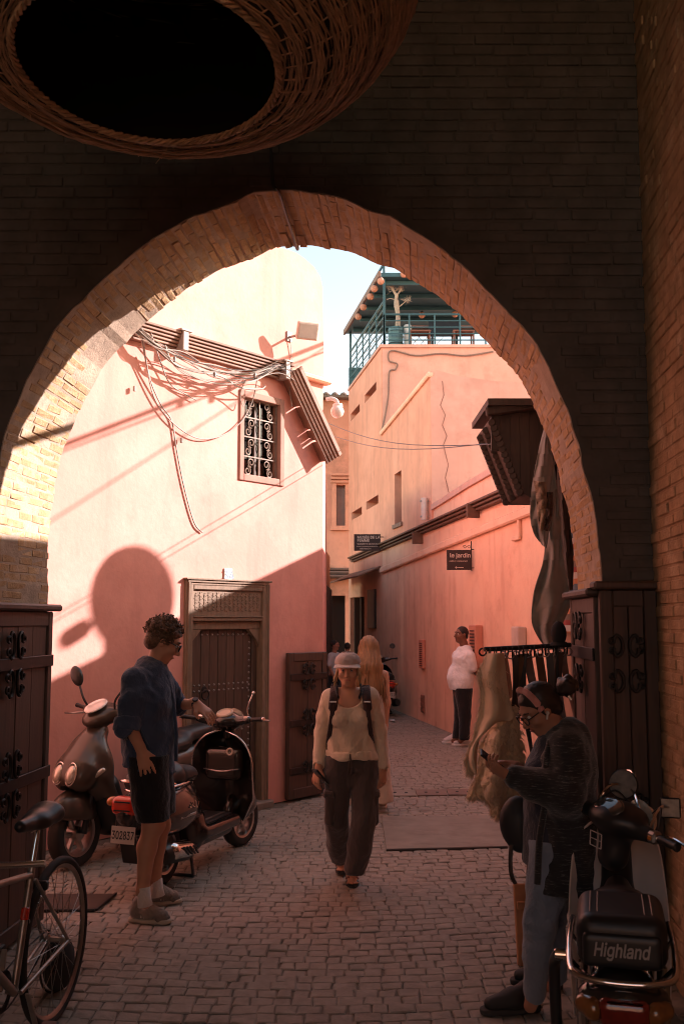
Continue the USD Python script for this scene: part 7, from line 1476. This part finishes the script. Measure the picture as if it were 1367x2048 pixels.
# ---- blonde woman walking away
def woman_blonde():
    Y0 = 9.8; t = person('woman with very long blonde hair walking away, just behind the woman in the cap', Y0, 742, 1612)
    J = lambda x, y, d=0.0: px(x, y, Y0 + d); sk = SKIN('sun_tanned', (0.58, 0.29, 0.18)); hc = J(737, 1298, 0); f = T3(-0.1, 1, 0)
    sL, eL, wL = J(706, 1352), J(690, 1385, -0.05), J(684, 1410, 0.1); sR, eR, wR = J(768, 1350), J(773, 1405, 0), J(770, 1455, 0.06)
    b = S(0.03); q, R = head(b, hc, f, 0.98); b.rc(J(737, 1342), hc + [0, 0, -0.05], 0.05, 0.046).rc(sL + [0.05, 0, 0], sR - [0.05, 0, 0], 0.055, 0.055).rc(J(737, 1362), J(737, 1420), 0.10, 0.092, sq=((1, 0, 0), 1.35)).rc(J(737, 1420), J(739, 1460), 0.095, 0.125, sq=((1, 0, 0), 1.25))
    b.chain([sL, eL, wL], [0.045, 0.036, 0.024]).chain([sR, eR, wR], [0.045, 0.036, 0.024])
    aL, aR = J(716, 1595, -0.05), J(762, 1590, 0.1); b.chain([J(724, 1465), J(720, 1530), aL], [0.085, 0.055, 0.03]).chain([J(752, 1465), J(757, 1530), aR], [0.085, 0.055, 0.03]); b.rc(aL, aL + [0, 0.1, -0.05], 0.03, 0.028).rc(aR, aR + [0, 0.1, -0.05], 0.03, 0.028)
    hand(b, wL, T3(0.1, 0.4, -1), T3(-1, 0, 0), -1, 0.92, 0.5); hand(b, wR, T3(0, 0.2, -1), T3(1, 0, 0), 1, 0.92, 0.5)
    body = obj('body', b.mesh(0.009), sk, t, smooth=True, W=True)
    HB = P('golden_brown_hair', (0.26, 0.125, 0.05), 0.5, 0.35, 24, 0.9, 70, 0.012, stretch=(1, 1, 0.12))
    h = S(0.03); h.el(q(-0.01, 0, 0.035), T3(0.108, 0.092, 0.098), R).rc(J(737, 1300, -0.05), J(736, 1335, -0.10), 0.105, 0.135, sq=((0, 1, 0), 0.75)).rc(J(736, 1335, -0.10), J(740, 1375, -0.13), 0.135, 0.115, sq=((0, 1, 0), 0.6)); h.wr(lambda Pp: 0.004 * np.sin(Pp[:, 0] * 190 + 2.5 * np.sin(Pp[:, 2] * 16))); h.wr(folds(0.012, 30, 5, 2)); hr = obj('hair', h.mesh(0.009), HB, body, smooth=True, W=True)
    lk = []
    for i in range(70):
        x0 = RNG.uniform(-1, 1); a = J(737 + 24 * x0, 1345, -0.18 + 0.07 * x0 * x0); w = RNG.normal(0, 0.02, 3); lk.append(tube(spline([a, a + T3(0.03 * x0, 0, -0.10) + w * 0.5, a + T3(0.01 * x0, 0.0, -0.19) + w, a + T3(0.03 * x0, 0.02, -RNG.uniform(0.22, 0.36)) + w], 3), np.linspace(0.013, 0.004, 10), 5))
    obj('hair_strands', lk, HB, body, smooth=60, kind='stuff', W=True)
    s = S(0.03); s.rc(J(737, 1385), J(738, 1445), 0.108, 0.115, sq=((1, 0, 0), 1.33)).cut(J(737, 1378), T3(0, 0, 1)).cut(J(737, 1450), T3(0, 0, -1)); s.wr(folds(0.015, 14, 8, 3)); obj('top', s.mesh(0.01), CLOTH('cream_top', (0.55, 0.44, 0.34)), body, smooth=True, W=True)
    o = S(0.04); o.chain([J(725, 1460), J(720, 1530), J(716, 1600, -0.05)], [0.115, 0.10, 0.10]).chain([J(751, 1460), J(757, 1530), J(765, 1597, 0.05)], [0.115, 0.10, 0.105]); o.cut(J(737, 1438), T3(0, 0, 1)).cut(J(737, 1606), T3(0, 0, -1)); o.wr(folds(0.03, 10, 5, 4)); obj('trousers', o.mesh(0.01, 1), CLOTH('off_white_linen', (0.60, 0.47, 0.37)), body, smooth=True, W=True)
    for x, d in ((716, -0.05), (764, 0.05)): g = gnd(x, 1614); put_shoe(t, g + [0, -0.12, 0], g + [0, 0.12, 0], P('beige_shoe', (0.45, 0.30, 0.2), 0.7), P('cream_sole', (0.42, 0.35, 0.27)), None, 0.95, 0.07)
woman_blonde()

# ---- man in white shirt
def man_white():
    Y0 = 14.85; t = person('man in white short-sleeved shirt standing by the cafe wall, hands behind his back', Y0, 918, 1486)
    J = lambda x, y, d=0.0: px(x, y, Y0 + d); sk = SKIN('deep_brown', (0.20, 0.085, 0.05)); hc = J(922, 1270); f = T3(-0.88, -0.42, 0.02)
    b = S(0.03); q, R = head(b, hc, f, 1.0, 1.12); b.rc(J(930, 1298), hc + [0.01, 0, -0.06], 0.066, 0.058)
    sN, eN, wN = J(938, 1312, -0.17), J(944, 1336, -0.16), J(953, 1348, 0.02); sF, eF, wF = J(915, 1312, 0.17), J(935, 1336, 0.2), J(955, 1346, 0.08)
    b.rc(J(927, 1318), J(922, 1360), 0.115, 0.13, sq=((0, 1, 0), 1.1)).rc(J(922, 1360), J(924, 1385), 0.13, 0.125).chain([sN, eN, wN], [0.06, 0.045, 0.032]).chain([sF, eF, wF], [0.06, 0.045, 0.032])
    kN, aN, kF, aF = J(929, 1432, -0.08), J(928, 1474, -0.09), J(920, 1432, 0.1), J(914, 1474, 0.1); b.chain([J(926, 1385, -0.08), kN, aN], [0.1, 0.065, 0.045]).chain([J(923, 1385, 0.08), kF, aF], [0.1, 0.065, 0.045]); b.rc(aN, aN + [-0.06, 0, -0.06], 0.04, 0.035).rc(aF, aF + [-0.06, 0, -0.06], 0.04, 0.035)
    hand(b, wN, T3(0.7, 0.4, -0.25), T3(0.2, -0.6, 0.5), 1, 1.0, 0.5); hand(b, wF, T3(0.6, -0.5, -0.2), T3(0.5, 0.5, 0.5), -1, 1.0, 0.5)
    body = obj('body', b.mesh(0.009), sk, t, smooth=True, W=True); face(body, q_loc(q, t), 1.0, (0.16, 0.06, 0.05))
    h = S(0.01); h.el(q(-0.018, 0, 0.036), T3(0.097, 0.081, 0.094), R).el(q(-0.06, 0, -0.02), T3(0.045, 0.065, 0.05), R); h.el(q(0.09, 0, -0.04), T3(0.075, 0.15, 0.10), R, 0.01, op='s'); obj('hair', h.mesh(0.008), P('black_short_hair', (0.02, 0.014, 0.012), 0.7, 0.3, 60, 0.5, 150), body, smooth=True, W=True)
    s = S(0.05); s.rc(J(929, 1304), J(926, 1318), 0.11, 0.150, sq=((0, 1, 0), 1.2)).rc(J(926, 1318), J(921, 1362), 0.150, 0.172, sq=((0, 1, 0), 1.08)).rc(J(921, 1362), J(924, 1390), 0.172, 0.165).el(J(911, 1352), T3(0.125, 0.15, 0.16)).chain([sN, lerp(sN, eN, 0.95)], [0.082, 0.076]).chain([sF, lerp(sF, eF, 0.95)], [0.085, 0.078]); s.cut(J(924, 1380), T3(0, 0, -1)); s.rc(J(928, 1300), hc, 0.063, 0.06, 0.01, op='s'); s.wr(folds(0.040, 9, 7, 12))
    sh = obj('shirt', s.mesh(0.011, 1), CLOTH('white_cotton', (0.80, 0.80, 0.80), 0.04, 0.2), body, smooth=True, W=True); obj('collar', torus(J(929, 1296), hc - J(930, 1298), 0.072, 0.018, 26, 8), CLOTH('white_cotton', (0.78, 0.74, 0.72)), sh, smooth=True, W=True)
    o = S(0.03); o.chain([J(926, 1378, -0.07), kN, aN + [0, 0, -0.02]], [0.135, 0.09, 0.075]).chain([J(923, 1378, 0.07), kF, aF + [0, 0, -0.02]], [0.135, 0.09, 0.075]); o.cut(J(924, 1376), T3(0, 0, 1)).cut(J(920, 1478), T3(0, 0, -1)); o.wr(folds(0.02, 10, 6, 13)); obj('trousers', o.mesh(0.011, 1), CLOTH('black_cotton', (0.016, 0.015, 0.016)), body, smooth=True, W=True)
    for x0, x1, y in ((912, 886, 1486), (938, 905, 1491)): put_shoe(t, gnd(x0, y), gnd(x1, y + 1), P('white_trainer', (0.70, 0.62, 0.58), 0.6), P('white_sole', (0.75, 0.7, 0.66), 0.6), None, 1.1)
man_white()

# ---- woman with the phone (right foreground)
def woman_phone():
    Y0 = 4.80; t = person('woman in dark knitted cardigan and pale jeans looking down at her phone at the right', Y0, 1060, 2005)
    J = lambda x, y, d=0.0: px(x, y, Y0 + d); sk = SKIN('olive_brown', (0.36, 0.175, 0.11)); hc = J(1078, 1420); f = T3(-0.80, -0.22, -0.58); up = T3(-0.5, -0.1, 0.85)
    sN, eN, wN = J(1140, 1500, -0.17), J(1130, 1592, -0.22), J(1022, 1556, -0.16); sF, eF, wF = J(1108, 1500, 0.17), J(1078, 1585, 0.16), J(1030, 1535, 0.02)
    hN, kN, aN = J(1110, 1700, -0.09), J(1080, 1845, -0.06), J(1068, 1985, -0.06); hF, kF, aF = J(1115, 1700, 0.09), J(1098, 1845, 0.12), J(1112, 1950, 0.16)
    b = S(0.03); q, R = head(b, hc, f, 0.94, 1.02, 0.9, up); b.rc(J(1122, 1476), hc + T3(0.045, 0.01, -0.04), 0.058, 0.052)
    b.rc(J(1120, 1520), J(1112, 1610), 0.125, 0.115, sq=((0, 1, 0), 1.2)).rc(J(1112, 1610), J(1110, 1700), 0.110, 0.112, sq=((0, 1, 0), 1.15)).chain([sN, eN, wN], [0.055, 0.042, 0.026]).chain([sF, eF, wF], [0.055, 0.042, 0.026])
    b.chain([hN, kN, aN], [0.095, 0.06, 0.036]).chain([hF, kF, aF], [0.095, 0.06, 0.036]).rc(aN, aN + [-0.02, 0, -0.06], 0.034, 0.03).rc(aF, aF + [-0.02, 0, -0.06], 0.034, 0.03)
    hand(b, wN, J(982, 1532, -0.16) - wN, T3(-0.35, -0.55, -0.75), 1, 0.95, 0.65); hand(b, wF, J(990, 1522, -0.02) - wF, T3(0.25, 0.3, 0.9), 1, 0.95, 0.75)
    body = obj('body', b.mesh(0.0075), sk, t, smooth=True, W=True); face(body, q_loc(q, t), 0.94, (0.30, 0.10, 0.08))
    HD = P('dark_brown_hair', (0.022, 0.014, 0.011), 0.42, 0.3, 30, 0.6, 120, 0.005, stretch=(0.4, 1, 1))
    h = S(0.015); h.el(q(-0.022, 0, 0.036), T3(0.102, 0.082, 0.095), R).el(q(-0.065, 0, -0.02), T3(0.05, 0.068, 0.06), R); h.el(q(0.096, 0, -0.035), T3(0.080, 0.15, 0.105), R, 0.012, op='s'); h.wr(folds(0.006, 60, 60, 5)); hr = obj('hair', h.mesh(0.0065), HD, body, smooth=True, W=True)
    bn = S(0.01); bc_ = J(1132, 1372); bn.el(bc_, T3(0.048, 0.05, 0.044))
    for i in range(22): v = RNG.normal(0, 1, 3); v /= np.linalg.norm(v); bn.el(bc_ + v * 0.040, np.full(3, RNG.uniform(0.012, 0.02)), None, 0.006)
    obj('hair_bun', bn.mesh(0.0065), HD, hr, smooth=True, W=True); obj('hair_pin', tube([J(1136, 1392, -0.045), J(1142, 1400, -0.048)], 0.006, 6), STEEL, hr, W=True)
    hb = [q(0.020 + 0.0 * a, 0.086 * math.cos(a), 0.040 + 0.095 * math.sin(a)) for a in np.linspace(-0.25, math.pi + 0.25, 22)]
    obj('headband', tube(np.array(hb), 0.017, 8, flat=(0.45, 1.0), up=R @ T3(0, 0.01, 1.0)), CLOTH('pink_headband', (0.55, 0.25, 0.22), 0.2, 0.4, 90), body, smooth=60, W=True); obj('headband_twist', ball(q(0.026, 0, 0.137), T3(0.022, 0.018, 0.018), 2), CLOTH('pink_headband', (0.55, 0.25, 0.22)), body, smooth=True, W=True)
    glasses(body, q_loc(q, t), 0.95, BLACK, None, 0.031, 0.024)
    ear = q(0.004, 0.080, -0.012); ear = ear if ear[1] < hc[1] else q(0.004, -0.080, -0.012); obj('earbud', [tube([ear + T3(0, -0.008, 0.0), ear + T3(-0.004, -0.010, -0.028)], 0.005, 6), ball(ear + T3(0, -0.008, 0.002), 0.009, 1)], WHITE, body, smooth=60, W=True)
    KN = usdkit.material(stage, '/World/Looks/marled_knit', {'g': ('geometry', {}), 'm': ('mapping', {'scale': (22, 22, 190)}), 'n': ('noise_texture', {'scale': 1.0, 'detail': 3.0, 'roughness': 0.7}), 'r': ('rgb_ramp', {'ramp': [(0.38, (0.014, 0.014, 0.015)), (0.57, (0.024, 0.023, 0.024)), (0.70, (0.15, 0.14, 0.13))]}), 'b': ('bump', {'strength': 0.5, 'distance': 0.004}), 'p': ('principled_bsdf', {'roughness': 0.95, 'sheen_weight': 0.3})},
        [('g.position', 'm.vector'), ('m.vector', 'n.vector'), ('n.fac', 'r.fac'), ('r.color', 'p.base_color'), ('n.fac', 'b.height'), ('b.normal', 'p.normal')], surface='p.BSDF')
    tee = S(0.04); tee.rc(J(1112, 1505), J(1102, 1560), 0.11, 0.128, sq=((0, 1, 0), 1.2)).rc(J(1102, 1560), J(1106, 1725), 0.128, 0.142, sq=((0, 1, 0), 1.38)).el(J(1078, 1555, -0.06), T3(0.07, 0.07, 0.075)).el(J(1078, 1555, 0.09), T3(0.07, 0.07, 0.075)); tee.cut(J(1100, 1726), T3(0, 0, -1)); tee.rc(J(1118, 1470), hc, 0.06, 0.06, 0.01, op='s'); tee.wr(folds(0.015, 14, 9, 3))
    obj('t_shirt', tee.mesh(0.009, 1), CLOTH('slate_blue_tee', (0.030, 0.033, 0.048)), body, smooth=True, W=True)
    c = S(0.045); c.rc(J(1132, 1484), J(1129, 1530), 0.115, 0.142, sq=((0, 1, 0), 1.28)).rc(J(1129, 1530), J(1122, 1640), 0.142, 0.148, sq=((0, 1, 0), 1.38)).rc(J(1126, 1640), J(1122, 1790), 0.160, 0.172, sq=((0, 1, 0), 1.4)).chain([sN + [-0.01, 0.02, 0.005], eN, lerp(eN, wN, 0.55), wN + [0.02, 0, 0]], [0.076, 0.066, 0.053, 0.042], 0.07).chain([sF, eF, wF + [0.02, 0, 0]], [0.075, 0.065, 0.042])
    c.cut(J(1128, 1772), T3(0, 0, -1)); c.rc(J(1120, 1465), hc, 0.066, 0.07, 0.01, op='s'); c.bx(J(1030, 1640, 0.03), T3(0.105, 0.115, 0.52), 0.05, None, 0.02, op='s'); c.rc(eN, wN, 0.085, 0.05, 0.02, op='u') if False else None; c.chain([eN, lerp(eN, wN, 0.55), wN + [0.015, 0, 0]], [0.066, 0.053, 0.042]); c.wr(folds(0.028, 9, 6, 21)); c.wr(folds(0.012, 24, 16, 22))
    cg = obj('cardigan', c.mesh(0.0085, 1), KN, body, smooth=True, W=True); obj('lapel_edge', [tube(spline([J(1100, 1482, -0.12), J(1092, 1520, -0.17), J(1090, 1600, -0.19), J(1078, 1680, -0.18), J(1074, 1768, -0.17)], 6), 0.016, 7)], KN, cg, smooth=True, W=True)
    JN = CLOTH('washed_blue_denim', (0.19, 0.23, 0.29), 0.18, 0.4, 160); o = S(0.03); o.chain([hN, lerp(hN, kN, 0.5), kN, lerp(kN, aN, 0.45), aN + [0, 0, 0.0]], [0.115, 0.095, 0.073, 0.066, 0.050]).chain([hF, lerp(hF, kF, 0.5), kF, lerp(kF, aF, 0.45), aF], [0.115, 0.095, 0.073, 0.066, 0.050])
    o.rc(J(1108, 1680, -0.05), J(1112, 1680, 0.06), 0.125, 0.125); o.cut(J(1110, 1670), T3(0, 0, 1)).cut(J(1060, 1998), T3(0, 0, -1)); 
    def rk(Pp): w = np.exp(-((Pp[:, 2] - 0.42) / 0.13) ** 2) + np.exp(-((Pp[:, 2] - 0.10) / 0.08) ** 2); return 0.0075 * w * (meshkit.noise(Pp * np.array([9, 9, 36.0]), 41) - 0.5) * 2.2
    o.wr(rk); o.wr(folds(0.016, 14, 10, 30)); obj('jeans', o.mesh(0.008, 1), JN, body, smooth=True, W=True)
    BS = P('black_canvas_shoe', (0.02, 0.018, 0.017), 0.7)
    put_shoe(t, gnd(1074, 2020), gnd(966, 2030), BS, P('dark_sole', (0.03, 0.028, 0.026), 0.8), BLACK, 1.08); put_shoe(t, gnd(1118, 1978), gnd(1030, 1975) + [0, 0.05, 0], BS, P('dark_sole', (0.03, 0.028, 0.026), 0.8), BLACK, 1.05)
    ph = thing('phone', 'phone held up in both hands by the woman in the cardigan', 'phone', J(985, 1524, -0.09)); Rp = frame_to(T3(0.55, -0.25, 0.65), (0, 0, 0), (-1, 0, 0.4))[:3, :3]
    obj('shell', bx((0, 0, 0), (0.074, 0.15, 0.009), 0.004, R=Rp), BLACK, ph); obj('screen', bx(Rp @ T3(0, 0, 0.0052), (0.067, 0.14, 0.001), 0, R=Rp), P('phone_glass', (0.01, 0.01, 0.012), 0.1), ph)
    bg = thing('shoulder_bag', 'black shoulder bag hanging at the front of the woman with the phone', 'bag', J(1032, 1640, 0.08)); bs = S(0.03); bs.el(J(1036, 1645, 0.10), T3(0.09, 0.07, 0.125)).bx(J(1046, 1660, 0.10), T3(0.06, 0.06, 0.10), 0.04); obj('pouch', bs.mesh(0.01), P('black_nylon', (0.014, 0.013, 0.014), 0.6), bg, smooth=True, W=True)
    obj('strap', [tube(spline([J(1070, 1560, 0.1), J(1060, 1600, 0.09), J(1048, 1630, 0.08)], 5), 0.014, 6, flat=(0.3, 1))], BLACK, bg, W=True); obj('loose_strap', tube(spline([J(1022, 1690, 0.05), J(1020, 1720, 0.02), J(1022, 1750, 0.02), J(1030, 1768, 0.03)], 5), 0.011, 6, flat=(0.3, 1)), P('belt_leather_b', (0.045, 0.025, 0.018)), bg, W=True)
woman_phone()

# ---- two small figures far up the lane
def far_person(label, x, ytop, Y0, shirt, hairc, turn, strap=False):
    p = px(x, ytop, Y0); t = thing('person', label, 'person', (p[0], p[1], 0)); c = T3(p[0], p[1], 0); Ht = p[2]; k = Ht / 1.75; f, l, u = basis(T3(math.cos(turn), math.sin(turn), 0)); g = lambda a, b_, z: c + k * (f * a + l * b_ + T3(0, 0, z))
    b = S(0.03 * k); q, R = head(b, g(0.02, 0, 1.63), f, k); b.rc(g(0, 0, 1.44), g(0.01, 0, 1.57), 0.055 * k, 0.05 * k).rc(g(0, -0.14, 1.40), g(0, 0.14, 1.40), 0.06 * k).rc(g(0, 0, 1.3), g(0, 0, 0.95), 0.12 * k, 0.12 * k, sq=(l, 1.25))
    for e in (-1, 1):
        b.chain([g(0, e * 0.18, 1.40), g(-0.03, e * 0.23, 1.12), g(0.08, e * 0.21, 0.90)], [0.05 * k, 0.042 * k, 0.03 * k]).chain([g(0, e * 0.09, 0.93), g(0.03 * e, e * 0.10, 0.5), g(0.08 * e - 0.02, e * 0.10, 0.09)], [0.09 * k, 0.06 * k, 0.04 * k]); b.rc(g(0.08 * e - 0.02, e * 0.10, 0.06), g(0.08 * e + 0.12, e * 0.10, 0.03), 0.04 * k, 0.03 * k); hand(b, g(0.08, e * 0.21, 0.90), f * 0.3 - T3(0, 0, 1), l * e, -e, k, 0.4)
    body = obj('body', b.mesh(0.012), SKIN('olive_brown', (0.36, 0.175, 0.11)), t, smooth=True, W=True)
    h = S(0.01); h.el(q(-0.02, 0, 0.04), T3(0.1, 0.085, 0.095) * k, R).el(q(0.09, 0, -0.04), T3(0.075, 0.15, 0.10) * k, R, 0.01, op='s'); obj('hair', h.mesh(0.01), P('black_short_hair', (0.02, 0.014, 0.012)), body, smooth=True, W=True)
    s = S(0.04); s.rc(g(0, -0.13, 1.38), g(0, 0.13, 1.38), 0.08 * k).rc(g(0, 0, 1.3), g(0, 0, 0.95), 0.14 * k, 0.14 * k, sq=(l, 1.25)); [s.chain([g(0, e * 0.18, 1.39), g(-0.02, e * 0.22, 1.18)], [0.075 * k, 0.068 * k]) for e in (-1, 1)]; s.cut(g(0, 0, 0.88), T3(0, 0, -1)); s.wr(folds(0.02, 10, 8, 2)); sh = obj('shirt', s.mesh(0.013), shirt, body, smooth=True, W=True)
    if strap: obj('bag_strap', tube(spline([g(0.0, -0.14, 1.47), g(0.15, 0.0, 1.25), g(0.1, 0.16, 1.0)], 5), 0.02 * k, 6, flat=(0.4, 1)), BLACK, sh, W=True)
    o = S(0.03); [o.chain([g(0, e * 0.09, 0.95), g(0.03 * e, e * 0.10, 0.5), g(0.08 * e - 0.02, e * 0.10, 0.09)], [0.11 * k, 0.085 * k, 0.07 * k]) for e in (-1, 1)]; o.cut(g(0, 0, 0.92), T3(0, 0, 1)); obj('trousers', o.mesh(0.013), CLOTH('dark_trousers', (0.03, 0.028, 0.03)), body, smooth=True, W=True)
far_person('distant person in white sleeveless top with dark hair, partly hidden by the corner', 668, 1281, 20.0, CLOTH('far_white', (0.62, 0.58, 0.58)), None, -0.4, True)
far_person('distant person in pale lilac shirt behind the blonde woman', 694, 1286, 21.0, CLOTH('far_lilac', (0.40, 0.36, 0.44)), None, 1.4)
